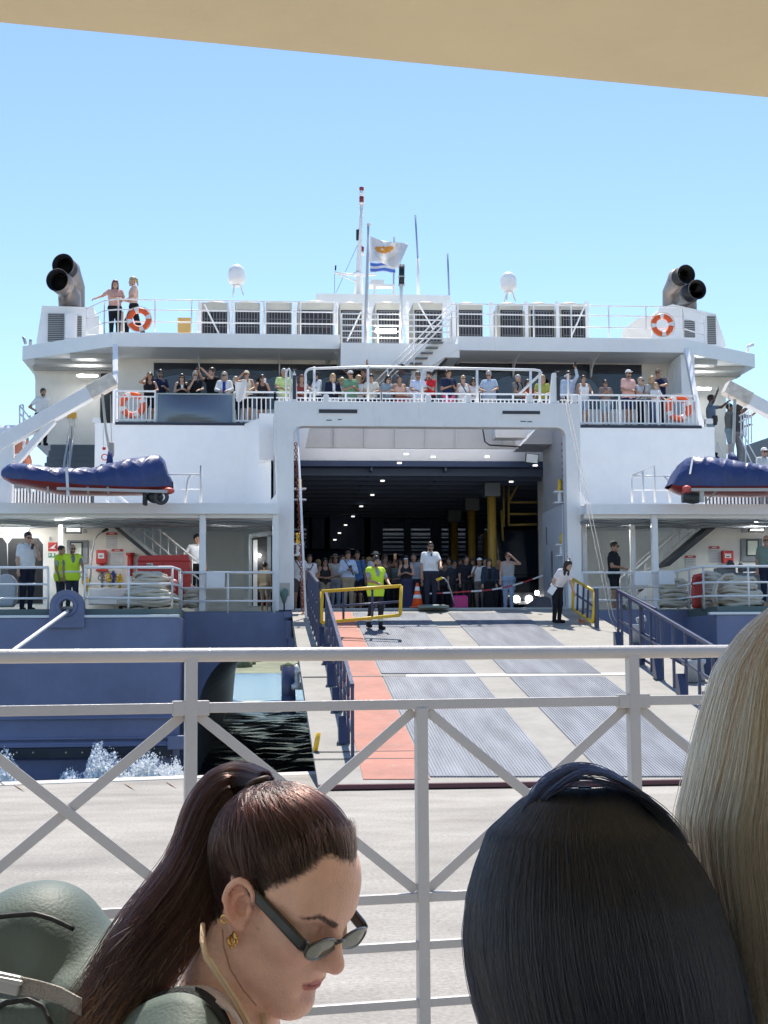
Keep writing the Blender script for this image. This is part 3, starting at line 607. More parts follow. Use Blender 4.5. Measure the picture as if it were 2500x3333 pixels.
# side stairs: left flight of grey steps, right flight
def flight(x0, x1, ytop, ybot, n, Y0, Y1, name, mat):
    m = MB(); zt2, zb2 = Z(ytop, Y1, (x0+x1)/2), Z(ybot, Y0, (x0+x1)/2)
    xa, xb = X(x0, Y0, 1500), X(x1, Y0, 1500)
    for i in range(n):
        f0, f1 = i/n, (i+1)/n; m.box(xa, xb, Y0+(Y1-Y0)*f0, Y1+.3, zb2-.15 if i == 0 else zb2+(zt2-zb2)*f0+.001, zb2+(zt2-zb2)*f1)
    return m.build(name, mat, ferry)
STEP = M('stair_grey', (.13, .145, .16), .6, dirt=.1)
flight(112, 309, 1453, 1640, 9, 46.5, 50.5, 'side_stair', STEP)
m = MB(); c0, c1 = P(237, 1364, 50.4), P(213, 1530, 46.5)
for dx in (-.06, .1): m.tube([c0+np.array([dx, 0, 0]), c1+np.array([dx, 0, 0])], .035, 8)
for f in (.15, .4, .65, .9): p = c0+(c1-c0)*f; m.tube([p, p-np.array([0, 0, 1.0])], .025, 8)
m.build('stair_handrail', STEEL, ferry, True)
m = MB(); bx(m, 219, 249, 1343, 1361, 51.44, 51.5); m.build('sign_plate', M('amber_sign', (.62, .33, .05)), ferry)
m = MB()
for a_, b_2 in (((64, 1320), (64, 1390)), ((64, 1320), (112, 1380)), ((64, 1345), (112, 1402)), ((76, 1320), (76, 1400)), ((98, 1352), (98, 1420)), ((112, 1350), (112, 1440)), ((64, 1320), (77, 1317))): m.tube([P(*a_, 50.2), P(*b_2, 50.2)], .028, 8)
m.build('side_railing', WHITE2, ferry, True)
flight(2335, 2450, 1490, 1640, 7, 46.5, 50.5, 'side_stair', DGREY)
stepz = lambda Y: Z(1640, 46.5, 2392)+(Z(1490, 50.5, 2392)-Z(1640, 46.5, 2392))*math.ceil((Y-46.5)/4*7)/7
m = MB()
for a_, b_2 in (((2336, 1440), (2362, 1500)), ((2336, 1480), (2352, 1500)), ((2412, 1400), (2463, 1494)), ((2408, 1420), (2452, 1520)), ((2427, 1390), (2427, 1510)), ((2406, 1354), (2436, 1340)), ((2406, 1374), (2446, 1357)), ((2436, 1332), (2436, 1442)), ((2446, 1334), (2446, 1440)), ((2412, 1355), (2412, 1420)), ((2421, 1350), (2421, 1420)), ((2429, 1348), (2429, 1420))): m.tube([P(*a_, 48.2), P(*b_2, 48.2)], .024, 8)
m.build('side_railing', WHITE2, ferry, True)
m = MB(); m.prism([(2420, 1452), (2520, 1418), (2520, 1640), (2420, 1640)], lambda a, b: (P(a, b, 53)[0], 53, P(a, b, 53)[2]), lambda a, b: (P(a, b, 53)[0], 53.3, P(a, b, 53)[2])); recalc(m.build('side_bulwark', GREY, ferry))
for px, py in ((285, 1224), (2282, 1266)):
    m = MB(); c = P(px, py, 50.8); m.box(c[0]-.35, c[0]+.35, 50.75, 50.85, c[2]-.04, c[2]+.05); lf = m.build('tube_lamp', WHITE2, ferry); m = MB(); m.box(c[0]-.3, c[0]+.3, 50.70, 50.748, c[2]-.035, c[2]+.02); m.build('tube', TUBE, lf)
for px, py in ((575, 1146), (2024, 1160)):
    m = MB(); c = P(px, py, 49.8); m.ball(c, (.11, .1, .16), 10); m.box(c[0]-.04, c[0]+.04, 49.8, 50, c[2]-.02, c[2]+.1); m.build('deck_lamp', M('bronze', (.20, .17, .12), .4), ferry, True)
for px, py in ((1091, 1144), (1067, 1177), (1488, 1180)): MB().ball(P(px, py, 48.6 if py < 1160 else 49.85), .08, 10).build('camera_dome', WHITE2 if py < 1160 else STEEL, ferry, True)
m = MB()
for px in (643, 912, 1695, 1955): p = P(px, 1130, 48.3); m.yz([(48.2, zTb), (49.9, zTb), (49.9, zTb-.55), (49.75, zTb-.5), (49.6, zTb-.25), (49.2, zTb-.1)], p[0]-.02, p[0]+.02)
recalc(m.build('bracket', WHITE, ferry))
# --- top deck: railings, cooling units, funnels, domes, masts
z0 = zTa; xx = [X(p, 48.25, 1030) for p in (283, 365, 650, 1095)]
railing('top_railing', [(X(283, 49.6, 1030), 49.6), (X(340, 48.4, 1030), 48.4), (X(385, 48.2, 1030), 48.2), (xx[3], 48.2)], z0, (.40, .80, 1.14), WHITE2, ferry)
railing('top_railing', [(X(1490, 48.25, 1030), 48.2), (X(2222, 48.25, 1030), 48.2), (X(2290, 49.2, 1030), 49.2)], z0, (.40, .80, 1.14), WHITE2, ferry)
railing('top_railing', [(xcA+.05, 47.85), (X(1466, 47.85, 1060), 47.85)], zK1, (.2, .42, .62, .82, 1.0), WHITE2, ferry, r=.022)
CU = M('unit_beige', (.55, .52, .44), .5, dirt=.12); GR = M('unit_grille', (.02, .018, .022), .5)
def grille_mesh(mb, x0, x1, z0, z1, y, nx, nz):
    for i in range(nx+1): xx = x0+(x1-x0)*i/nx; mb.box(xx-.012, xx+.012, y-.012, y, z0, z1)
    for i in range(nz+1): zz = z0+(z1-z0)*i/nz; mb.box(x0, x1, y-.014, y+.002, zz-.01, zz+.01)
YU = 50.6
units = ((656, 745), (764, 847), (866, 950), (970, 1086), (1106, 1180), (1222, 1306), (1345, 1441), (1487, 1572), (1625, 1704), (1724, 1806), (1824, 1906))
for x0, x1 in units:
    xa, xb = X(x0, YU, 1030), X(x1, YU, 1030); xm = (x0+x1)/2
    zt2, zb2 = Z(984 if x0 < 1100 else (986 if x0 < 1480 else 988), YU, xm), zTa-.5
    u = MB().box(xa, xb, YU, YU+1.6, zb2, zt2).build('cooling_unit', CU, ferry, bevel=.02)
    zg = Z(1010, YU, xm)
    m = MB(); m.box(xa+.04, xb-.04, YU-.02, YU+.01, zb2, zg); m.build('grille_backing', GR, u)
    m = MB(); grille_mesh(m, xa+.1, xb-.1, zTa-.5, zg-.06, YU-.04, 7, 7); m.build('grille', M('grille_wire', (.20, .20, .21), .5), u)
    m = MB(); m.lathe(((xa+xb)/2, YU+.8, zt2-.02), [((xb-xa)*.46, 0), ((xb-xa)*.44, .12), ((xb-xa)*.3, .2), (.03, .23)], 20); m.build('fan_cowl', M('fan_cowl_brown', (.42, .34, .31), .5), u, True)
m = MB()
for px in (650, 755, 857, 960, 1095, 1196, 1325, 1460, 1478, 1600, 1714, 1815, 1911): p = P(px, 1030, YU-.1); m.box(p[0]-.06, p[0]+.06, YU-.12, YU-.01, zTa-.5, Z(984, YU, px))
for pa, pb in (((665, 990), (712, 1085)), ((1175, 1015), (1130, 1110)), ((1362, 988), (1412, 1075)), ((1903, 996), (1862, 1090))): m.tube([P(*pa, YU-.2), P(*pb, YU-.2)], .03, 8)
m.build('unit_frame', WHITE2, ferry)
m = MB(); bx(m, 1224, 1290, 1070, 1082, 47.8, 47.9); m.build('rail_lamp', TUBE, ferry, bevel=.02)
m = MB(); bx(m, 1030, 1467, 958, 1000, 55, 58); m.build('upper_deckhouse', WHITE, ferry)
def dome(px, py, r, Y):
    c = P(px, py, Y); d = MB().lathe((c[0], c[1], c[2]-r*.9), [(r*.55, -.12), (r*.97, 0), (r, .3*r), (r, .9*r), (r*.93, 1.35*r), (r*.7, 1.75*r), (r*.35, 1.97*r), (.02, 2.02*r)], 22).build('satellite_dome', WHITE2, ferry, True)
    m = MB(); m.lathe((c[0], c[1], c[2]-r*1.45), [(r*.55, 0), (r*.4, .12), (r*.3, .3)], 14); 
    for t in (0, 2.1, 4.2): m.tube([(c[0]+.12*math.cos(t), c[1]+.12*math.sin(t), c[2]-r*1.2), (c[0]+.25*math.cos(t), c[1]+.25*math.sin(t), c[2]-r*2.5)], .03, 6)
    m.build('pedestal', WHITE2, d)
dome(770, 892, .31, 52); dome(1655, 915, .30, 52)
m = MB()
def poleY(Y, pts, r): m.tube([P(px, py, Y) for px, py in pts], r, 8)
Ym = 55.5
m = MB(); poleY(Ym, ((1168, 960), (1170, 880), (1173, 760), (1177, 665)), [.17, .14, .08, .07]); poleY(Ym, ((1088, 887), (1130, 893), (1170, 897), (1225, 893)), .05); poleY(Ym, ((1090, 889), (1164, 918)), .03); m.ball(P(1166, 892, Ym), (.2, .2, .14), 10); mast = m.build('mast', WHITE2, ferry, True)
m = MB(); poleY(Ym, ((1089, 955), (1089, 890)), .012); poleY(Ym, ((1093, 955), (1165, 795)), .012); m.build('stay_wire', STEEL, mast)
m = MB(); poleY(Ym, ((1165, 782), (1165, 748)), .07); poleY(Ym, ((1092, 880), (1093, 864)), .03); m.build('whistle', BLACK, mast)
m = MB()
for y0, y1 in ((660, 640), (619, 610)): poleY(Ym, ((1177, y0), (1177, y1)), .09)
poleY(Ym, ((1177, 818), (1178, 804)), .09); m.build('mast_light', M('lantern_red', (.28, .02, .02), .2), mast, True)
m = MB(); poleY(Ym, ((1177, 665), (1177, 660)), .13); poleY(Ym, ((1177, 640), (1177, 622)), .085); poleY(Ym, ((1177, 830), (1177, 820)), .12); m.build('lantern_base', WHITE2, mast, True)
Yf = 47.85
m = MB(); poleY(Yf, ((1190, 1118), (1193, 985), (1199, 732)), [.075, .06, .04]); fp = m.build('flagpole', M('grey_pole', (.52, .53, .56), .4), ferry, True)
m = MB(); c = P(1199.5, 731, Yf); m.lathe(c, [(.09, 0), (.09, .03), (.02, .04)], 12); m.build('truck', WHITE2, fp, True)
m = MB(); poleY(Yf, ((1306, 1118), (1306, 985), (1306, 930)), .06); lp = m.build('signal_post', WHITE2, ferry, True)
m = MB(); poleY(Yf, ((1307, 928), (1308, 862)), .095); m.build('lantern', BLACK, lp, True)
m = MB()
for yy in (930, 903, 868): poleY(Yf, ((1307, yy), (1307, yy-4)), .115)
m.build('lantern_flange', STEEL, lp, True)
m = MB(); poleY(56, ((1362, 975), (1360, 840)), .06); m.build('aerial_mount', WHITE2, ferry, True)
for pts in (((1360, 845), (1352, 700)), ((1462, 962), (1457, 826)), ((1281, 955), (1283, 772))):
    m = MB(); poleY(56, pts, .035); m.build('whip_aerial', M('aerial_blue_grey', (.22, .28, .45), .4), ferry, True)
m = MB(); bx(m, 1205, 1250, 910, 925, 54.5, 55.2); bx(m, 1219, 1285, 925, 931, 54.6, 55); poleY(54.8, ((1219, 930), (1219, 958)), .05); poleY(54.8, ((1281, 930), (1281, 958)), .05); m.build('radar_scanner', WHITE2, ferry)
# funnel casings and exhaust pipes
LV = M('louvre_grey', (.38, .38, .37), .5)
def funnel(pl, lou, Y):
    m = MB(); m.prism(pl, lambda a, b: (P(a, b, Y)[0], Y, P(a, b, Y)[2]), lambda a, b: (P(a, b, Y)[0], Y+3, P(a, b, Y)[2])); c = recalc(m.build('funnel_casing', WHITE, ferry))
    for x0, x1, y0, y1 in lou:
        m = MB(); bx(m, x0, x1, y0, y1, Y-.012, Y+.02); m.build('louvre_recess', DGREY, c)
        m = MB(); n = int((y1-y0)/6)
        for i in range(n): 
            bx(m, x0, x1, y0+(y1-y0)*i/n, y0+(y1-y0)*(i+.5)/n, Y-.04, Y-.014)
        m.build('louvre', LV, c)
    return c
funnel([(117, 1125), (137, 995), (305, 1000), (318, 1090), (318, 1110)], ((156, 208, 1020, 1112), (250, 266, 1028, 1095)), 51.2)
m = MB(); bx(m, 211, 249, 1020, 1100, 50.9, 51.19); m.build('casing_box', WHITE2, ferry, bevel=.03)
m = MB(); bx(m, 283, 322, 1028, 1088, 49.9, 50.0); m.build('rail_screen', WHITE2, ferry)
funnel([(2118, 1110), (2145, 1004), (2190, 990), (2330, 1022), (2365, 1130), (2330, 1130)], ((2228, 2262, 1042, 1098), (2303, 2330, 1028, 1120)), 51.2)
m = MB(); m.prism([(2038, 1100), (2040, 1064), (2078, 1034), (2120, 1030), (2120, 1100)], lambda a, b: (P(a, b, 50.9)[0], 50.9, P(a, b, 50.9)[2]), lambda a, b: (P(a, b, 50.9)[0], 51.6, P(a, b, 50.9)[2])); recalc(m.build('cream_locker', CREAM, ferry, bevel=.02))
for px0, px1, y0, y1, mt in ((578, 622, 1033, 1082, M('mustard_paint', (.60, .38, .12))), (387, 402, 1012, 1080, CREAM), (640, 655, 1015, 1080, WHITE2)):
    m = MB(); bx(m, px0, px1, y0, y1, 49.5, 50.0); m.build('deck_locker', mt, ferry, bevel=.02)
EXH = M('heat_stained_steel', (.24, .205, .185), .42, metal=.45, var=.3, scale=1.2)
PIPE_IN = M('pipe_inside_black', (.006, .006, .008), .7, var=0)  # near black for the inside of the pipes
def exhaust(pts, r, sgn):
    # bent pipe with an open mouth
    pts = [np.array(p) for p in pts]; n = 26; V = []; 
    def ring(c, axis, rad):
        axis = axis/np.linalg.norm(axis); a = np.cross(axis, (0, 1, 0)); a /= np.linalg.norm(a); b = np.cross(axis, a)
        return [c+rad*(math.cos(t)*a+math.sin(t)*b) for t in np.linspace(0, 2*PI, n, endpoint=False)]
    d0 = pts[1]-pts[0]; d1 = pts[2]-pts[1]; d2 = pts[3]-pts[2]
    mouth = pts[3]; md = d2/np.linalg.norm(d2)*.35+np.array([sgn*.30, -.9, .0])
    V += ring(pts[0], d0, r*1.0)+ring(pts[1], d0/np.linalg.norm(d0)+d1/np.linalg.norm(d1), r)+ring(pts[2], d1/np.linalg.norm(d1)+d2/np.linalg.norm(d2), r)+ring(mouth, md, r)+ring(mouth, md, r*.96)+ring(mouth-d2/np.linalg.norm(d2)*1.0, d2, r*.94)
    F = [(i*n+j, i*n+(j+1) % n, (i+1)*n+(j+1) % n, (i+1)*n+j) for i in range(5) for j in range(n)]+[tuple(5*n+j for j in range(n))]
    mi = [0]*(4*n)+[1]*(n)+[1]
    o = mesh_obj('exhaust_pipe', V, F, EXH, ferry, True, mats=[EXH, PIPE_IN], mi=mi); recalc(o)
def E(px, py, Y): return P(px, py, Y)
exhaust([E(240, 1000, 53.2), E(240, 935, 53.2), E(224, 880, 52.4), E(205, 862, 50.9)], .40, -1)
exhaust([E(228, 1002, 52.3), E(226, 960, 52.3), E(205, 925, 51.4), E(186, 911, 50.2)], .40, -1)
exhaust([E(2188, 1000, 53.2), E(2188, 950, 53.2), E(2206, 905, 52.4), E(2234, 893, 50.9)], .36, 1)
exhaust([E(2236, 1015, 52.3), E(2236, 990, 52.3), E(2246, 955, 51.4), E(2270, 942, 50.2)], .36, 1)
for pts in (((84, 1120), (80, 1108), (76, 1096)), ((99, 1127), (99, 1112), (100, 1105))): 
    m = MB(); poleY(50.5, pts, .05); m.build('searchlight', STEEL, ferry, True)
m = MB(); poleY(50.6, ((2432, 1146), (2434, 1128), (2452, 1120)), .06); m.build('searchlight', WHITE2, ferry, True)
# --- boat decks with their undersides
XA, XB = X(-260, 38.6, 1650), X(2760, 38.6, 1650)
for a_, b_2, n in ((XA, xl+.001, 'l'), (xr-.001, XB, 'r')):
    m = MB(); m.box(a_, b_2, 38.62, 41.4, zB0+.05, zB); m.box(a_, b_2, 41.4, 45.3, zB-.16, zB-.02); m.build('boat_deck', WHITE, ferry)
    m = MB(); m.box(a_, b_2, 38.55, 38.62, zB0, zB+.01); m.build('boat_deck_fascia', WHITE, ferry)
    m = MB(); zu = zB0+.05
    for i in range(4): m.box(a_, b_2, 38.8+i*.6, 38.88+i*.6, zu-.14, zu-.002)
    m.build('underdeck_beam', WHITE, ferry)
    m = MB()
    for i, (dy, dz, r) in enumerate(((.3, -.2, .035), (.55, -.24, .05), (.95, -.18, .04), (1.5, -.24, .05))): m.tube([(a_+t*(b_2-a_), 38.7+dy+.05*math.sin(t*19+i), zu+dz+.02*math.sin(t*31+i)) for t in np.linspace(0, 1, 30)], r, 6)
    m.build('underdeck_pipe', GREY, ferry, True)
# --- mooring decks
YMW = 41.2
def pan(name, quad, Y, d, mat, parent=ferry, **k):
    m = MB(); m.prism(quad, lambda a, b: (P(a, b, Y)[0], Y, P(a, b, Y)[2]), lambda a, b: (P(a, b, Y)[0], Y+d, P(a, b, Y)[2])); return recalc(m.build(name, mat, parent, **k))
zq = lambda z, Y, px: float(2125-(z-CAMZ)*FPX/Y)
pan('mooring_bulkhead', [(-260, 2000), (-260, 1690), (352, 1690), (490, 1800), (590, 1880), (640, 2000)], YMW, .15, CREAM)  # warm indoor light put into the cream of both white walls
pan('mooring_bulkhead', [(2760, 2000), (2760, 1690), (2352, 1690), (2160, 1845), (2110, 1905), (2060, 2000)], YMW, .15, CREAM)
pan('stair_edge', [(340, 1692), (358, 1692), (495, 1806), (478, 1806)], YMW-.9, .9, DGREY)
pan('stair_edge', [(2362, 1692), (2338, 1692), (2158, 1842), (2180, 1842)], YMW-.9, .9, DGREY)
m = MB(); m.box(X(-260, 38), xl-.12, 38.62, 45.3, zM-.3, zM); m.box(xr+.12, X(2760, 38), 38.62, 45.3, zM-.3, zM); m.box(X(-260, 36), X(585, 36, 2000), 36.0, 38.6, zM-.3, zM-.004); m.box(X(2335, 36, 2000), X(2760, 36), 36.0, 38.6, zM-.3, zM-.004); m.build('mooring_deck', M('deck_green', (.11, .16, .15), .6, dirt=.2), ferry)
# lower stairs behind
def low_stair(pt_top, pt_bot, sgn):
    m = MB(); a_, b_2 = P(*pt_top, 42.6), P(*pt_bot, 41.9)
    m.rbar(a_, b_2, .05, .22); m.rbar(a_+np.array([0, -.8, 0]), b_2+np.array([0, -.8, 0]), .05, .22); m.build('stair_flight', WHITE, ferry)
    m = MB()
    for dz in (.45, .9): m.tube([a_+np.array([0, -.8, dz]), b_2+np.array([0, -.8, dz])], .025, 8); m.tube([a_+np.array([0, 0, dz]), b_2+np.array([0, 0, dz])], .025, 8)
    for i in range(13):
        p = a_+(b_2-a_)*i/12; m.tube([p+np.array([0, -.8, 0]), p+np.array([0, -.8, .9])], .016, 6)
        if i % 3 == 0: m.tube([p, p+np.array([0, 0, .9])], .02, 6)
    m.build('stair_handrail', WHITE2, ferry, True)
    m = MB()
    for i in range(12): p = a_+(b_2-a_)*(i+.5)/12; m.box(p[0]-.14, p[0]+.14, p[1]-.8, p[1], p[2]-.02, p[2]+.02)
    m.build('stair_tread', DGREY, ferry)
low_stair((352, 1690), (655, 1945), 1); low_stair((2352, 1690), (2020, 1985), -1)
# pillars
for px in (660, 897): MB().box(X(px, 38.8)-.085, X(px, 38.8)+.085, 38.72, 38.88, zM, zB0+.02).build('pillar', WHITE2, ferry, bevel=.02)
for px in (2129,): MB().box(X(px, 38.8)-.085, X(px, 38.8)+.085, 38.72, 38.88, zM, zB0+.02).build('pillar', WHITE2, ferry, bevel=.02)
for px in (2056, 1899): MB().box(X(px, 40.2)-.07, X(px, 40.2)+.07, 40.1, 40.25, zM, zB0+.1).build('pillar', WHITE2, ferry, bevel=.02)
MB().tube([P(197, 1700, 39.8), P(197, 1975, 39.8)], .06, 10).build('pillar', WHITE2, ferry, True)
# mooring deck railings
yr = 36.1
def r3(pts, name='mooring_railing', hs=(.32, .66, 1.06), r=.026, step=1.3): return railing(name, pts, zM-.06, hs, WHITE2, ferry, r=r, step=step, top=.034)
r3([(X(-160, yr), yr), (X(160, yr), yr)]); r3([(X(279, yr), yr), (X(562, yr), yr), (X(583, 37, 1900), 37.2), (X(590, 38.3, 1900), 38.5)], step=1.25)
r3([(X(592, 38.5), 38.5), (X(893, 38.5), 38.5)], step=1.15)
r3([(X(1892, 39.0), 39.0), (X(2035, 39.0), 39.0)], step=1.1); r3([(X(2035, 39), 39.0), (X(2200, 38.5), 38.5), (X(2243, 37.2, 1900), 37.2), (X(2290, 36.2, 1900), 36.2), (X(2720, 36.1), 36.1)], step=1.2)
for x0, x1, y0, y1, Y in ((672, 732, 1864, 1912, 38.45), (2066, 2122, 1860, 1905, 38.6), (2145, 2196, 1858, 1902, 38.4)):
    m = MB(); bx(m, x0, x1, y0, y1, Y-.05, Y-.03); m.build('rail_board', WHITE2, ferry)
# --- hulls
def hull(xin, xout, sgn):
    # transom plating with a slight rake, inner side sweeping into the tunnel arch
    m = MB()
    zt2 = zM-.22; pts = [(zt2, 35.7), (1.0, 35.7), (.2, 35.75), (-.6, 35.8), (-2.4, 36.1)]
    V = []; 
    prof = [(xin, 0), (xout, 0)]
    m.yz([(35.7, zt2), (35.7, -.1), (35.62, -.16), (35.62, -.5), (35.75, -.55), (35.9, -2.6), (112, -2.6), (112, zt2)], min(xin, xout), max(xin, xout))
    return recalc(m.build('hull', BLUE, ferry, bevel=.02))
xiL, xiR = X(587, 35.7, 2150), X(2336, 35.7, 2150)
hull(xiL, X(-500, 35.7), -1); hull(xiR, X(3000, 35.7), 1)
# strakes on the left transom and rubbing bands
m = MB()
for y0, y1, Y in ((2335, 2341, 35.66), (2400, 2407, 35.66), (2424, 2432, 35.6)): bx(m, -60, 580, y0, y1, Y-.05, Y+.06)
m.build('rubbing_strake', BLUE, ferry, bevel=.012)
m = MB(); bx(m, -60, 560, 2434, 2468, 35.48, 35.64); m.build('interceptor_plate', M('dark_steel', (.03, .035, .05), .5, metal=.4, var=.2), ferry, bevel=.01)
m = MB()
for px in (55, 108, 215, 268, 370, 470, 520): m.ball(P(px, 2450, 35.47), .028, 8)
m.build('anode_bolt', M('brass_bolt', (.55, .50, .30), .4, metal=.5), ferry, True)
m = MB(); bx(m, 545, 600, 2395, 2440, 35.4, 35.7); m.build('hull_bracket', BLUE, ferry, bevel=.02)
# white cap rails on top of the transom
def cap_rail(x0, x1, Y, y): 
    m = MB(); zz = zM-.2; m.box(X(x0, Y), X(x1, Y), Y-.06, Y+.12, zz-.02, zz+.045); m.build('cap_rail', WHITE2, ferry, bevel=.015)
cap_rail(-200, 168, 35.72, 2006); cap_rail(276, 586, 35.72, 2006); cap_rail(2300, 2760, 35.72, 2006)
# bridge deck front between the hulls with the arch on each side
xb0, xb1 = X(592, 38.5, 2050), X(938, 38.5, 2050)
def archpoly(xa, xe, sgn):
    zt2 = zM-.02; zb2 = Z(2112, 38.5, 900); pts = [(xa, zt2), (xe, zt2), (xe, zb2), (xe-sgn*.6, zb2)]
    x1, z1 = xe-sgn*.95, zb2-.02; x2, z2_ = xa+sgn*.42, Z(2330, 38.5, 650)
    for t in np.linspace(0, 1, 10): pts.append((x1+(x2-x1)*math.sin(t*PI/2), z1+(z2_-z1)*(1-math.cos(t*PI/2))))
    pts += [(xa+sgn*.3, -1.0), (xa+sgn*.2, -2.5), (xa, -2.5)]
    return pts
m = MB(); m.xz(archpoly(xb0, X(940, 38.5, 2050), 1), 38.5, 112); recalc(m.build('bridge_deck_side', BLUE, ferry))
m = MB(); m.xz(archpoly(X(2330, 38.5, 2050), X(1885, 38.5, 2050), -1), 38.5, 112); recalc(m.build('bridge_deck_side', BLUE, ferry))
m = MB(); m.box(X(938, 38.9, 2050), X(1887, 38.9, 2050), 38.9, 112, Z(2120, 38.9, 950), zM-.05); m.build('bridge_deck', BLUE, ferry)
# hinge blocks, fenders and small fittings beside the ramp
for x0, x1, y0, y1, Y in ((925, 952, 1990, 2012, 38.3), (930, 950, 2020, 2082, 38.2), (938, 962, 2075, 2108, 38.1), (1888, 1950, 2025, 2052, 38.6)):
    m = MB(); bx(m, x0, x1, y0, y1, Y, Y+.35); m.build('hinge_block', BLUE, ferry, bevel=.03)
m = MB(); c = P(981, 2105, 36.6)
m.prism([(-.22, -.35), (.22, -.35), (.14, .1), (-.14, .1)], lambda a, b: (c[0]+a, 36.5, c[2]+b), lambda a, b: (c[0]+a, 36.9, c[2]+b)); recalc(m.build('wire_socket', GRIME, ferry, bevel=.02))
# fairlead with mooring line
fl_c = P(221, 1975, 35.85)
m = MB(); pr = arc(0, 0, .40, 0, 180, 14); hole_ = [(.175*math.cos(t), .165*math.sin(t)) for t in np.linspace(0, 2*PI, 22)]
outer = [(-.40, -.55)]+[(a, b) for a, b in pr[::-1]]+[(.40, -.55)]
ring_out = [(.40*math.cos(t), .40*math.sin(t)) for t in np.linspace(0, 2*PI, 22)]
for y0_, y1_ in ((35.6, 35.95),):
    V = []; F = []
    n = 22
    for k_, (poly_) in enumerate((ring_out[:-1], hole_[:-1])):
        for yy in (y0_, y1_): V += [(fl_c[0]+a, yy, fl_c[2]+b) for a, b in poly_]
    q = n-1
    for j in range(q):
        j2 = (j+1) % q; F += [(j, j2, 2*q+j2, 2*q+j), (q+j2, q+j, 3*q+j, 3*q+j2), (j2, j, q+j, q+j2), (2*q+j, 2*q+j2, 3*q+j2, 3*q+j)]
    m.add(V, F)
m.xz([(fl_c[0]-.21, fl_c[2]-.33), (fl_c[0]+.21, fl_c[2]-.33), (fl_c[0]+.21, fl_c[2]-.5), (fl_c[0]-.21, fl_c[2]-.5)], 35.61, 35.93)
for s_ in (-1, 1): m.xz([(fl_c[0]+s_*.22, fl_c[2]-.30), (fl_c[0]+s_*.40, fl_c[2]-.02), (fl_c[0]+s_*.42, fl_c[2]-.5), (fl_c[0]+s_*.2, fl_c[2]-.5)], 35.605, 35.94)
fo = recalc(m.build('fairlead', BLUE, ferry, True)); 
for p_ in fo.data.polygons: p_.use_smooth = False
MB().torus((fl_c[0], 35.6, fl_c[2]), .21, .05, (0, 1, 0), 26, 10).build('fairlead_lip', BLUE, fo, True)
m = MB(); m.box(fl_c[0]-.22, fl_c[0]+.22, 36.2, 36.3, fl_c[2]-.16, fl_c[2]+.02); m.lathe((fl_c[0]+.05, 36.1, fl_c[2]-.1), [(.08, 0), (.08, .35)], 10, (1, 0, 0)); m.build('roller', STEEL, fo)
a_ = P(225, 1978, 35.9); a_[2] -= .06; b_2 = P(50, 2115, 28); b3 = PL(-450, 2540, (0, 0, .4), (0, 0, 1))
mo = MB().tube([a_+np.array([.15, .5, 0]), a_, a_+(P(50, 2113, 30)-a_)*1.0, P(-250, 2340, 24)], .045, 10).build('mooring_line', M('white_hawser', (.70, .69, .66), .8, var=.1, bump=.5, bscale=70), None, True)
tag(mo, 'taut white mooring line running from the fairlead down to the quay', 'rope')
# --- fittings on the mooring decks
def lamp(px, py, Y, w_=.42):
    c = P(px, py, Y); m = MB(); m.box(c[0]-w_-.05, c[0]+w_+.05, Y, Y+.12, c[2]-.01, c[2]+.09); l_ = m.build('tube_lamp', WHITE2, ferry, bevel=.01); m = MB(); m.tube([(c[0]-w_, Y+.05, c[2]-.035), (c[0]+w_, Y+.05, c[2]-.035)], .03, 8); m.build('tube', TUBE, l_, True)
for px, py, Y in ((38, 1717, 40.0), (228, 1694, 39.5), (713, 1697, 40.5), (1965, 1700, 40.5), (2500, 1688, 39.8)): lamp(px, py, Y)
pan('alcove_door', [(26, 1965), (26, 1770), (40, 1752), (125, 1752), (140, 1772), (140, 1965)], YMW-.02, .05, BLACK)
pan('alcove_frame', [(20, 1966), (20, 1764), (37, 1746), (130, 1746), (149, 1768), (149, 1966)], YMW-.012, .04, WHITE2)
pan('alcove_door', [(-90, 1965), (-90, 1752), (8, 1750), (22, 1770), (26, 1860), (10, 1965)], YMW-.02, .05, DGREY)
def door(x0, x1, y0, y1, wx0, wx1, wy0, wy1):
    d = pan('steel_door', [(x0, y1), (x0, y0), (x1, y0), (x1, y1)], YMW-.07, .09, M('door_grey_paint', (.26, .27, .28), .45, dirt=.1), bevel=.02)
    pan('window_surround', [(wx0-4, wy1+4), (wx0-4, wy0-4), (wx1+4, wy0-4), (wx1+4, wy1+4)], YMW-.09, .02, DGREY, d, bevel=.01)
    pan('pane', [(wx0, wy1), (wx0, wy0), (wx1, wy0), (wx1, wy1)], YMW-.10, .01, M('bright_pane', (.75, .74, .6), .2), d)
door(217, 288, 1758, 1835, 232, 265, 1768, 1808); door(2412, 2482, 1753, 1828, 2434, 2466, 1760, 1806)
def monitor(x0, x1, y0, y1, Y): 
    m = MB(); bx(m, x0, x1, y0, y1, Y, Y+.1); o = m.build('monitor', BLACK, ferry, bevel=.01); m = MB(); bx(m, x0+5, x1-5, y0+3, y1-5, Y-.012, Y-.001); m.build('screen', M('pale_screen', (.72, .76, .74), .3), o)
monitor(211, 266, 1700, 1736, 40.2); monitor(2437, 2490, 1696, 1732, 40.2)
for x0, x1, y0, y1 in ((268, 282, 1722, 1734), (2415, 2434, 1718, 1733)):
    m = MB(); bx(m, x0, x1, y0, y1, YMW-.06, YMW); m.build('switch_box', STEEL, ferry, bevel=.006)
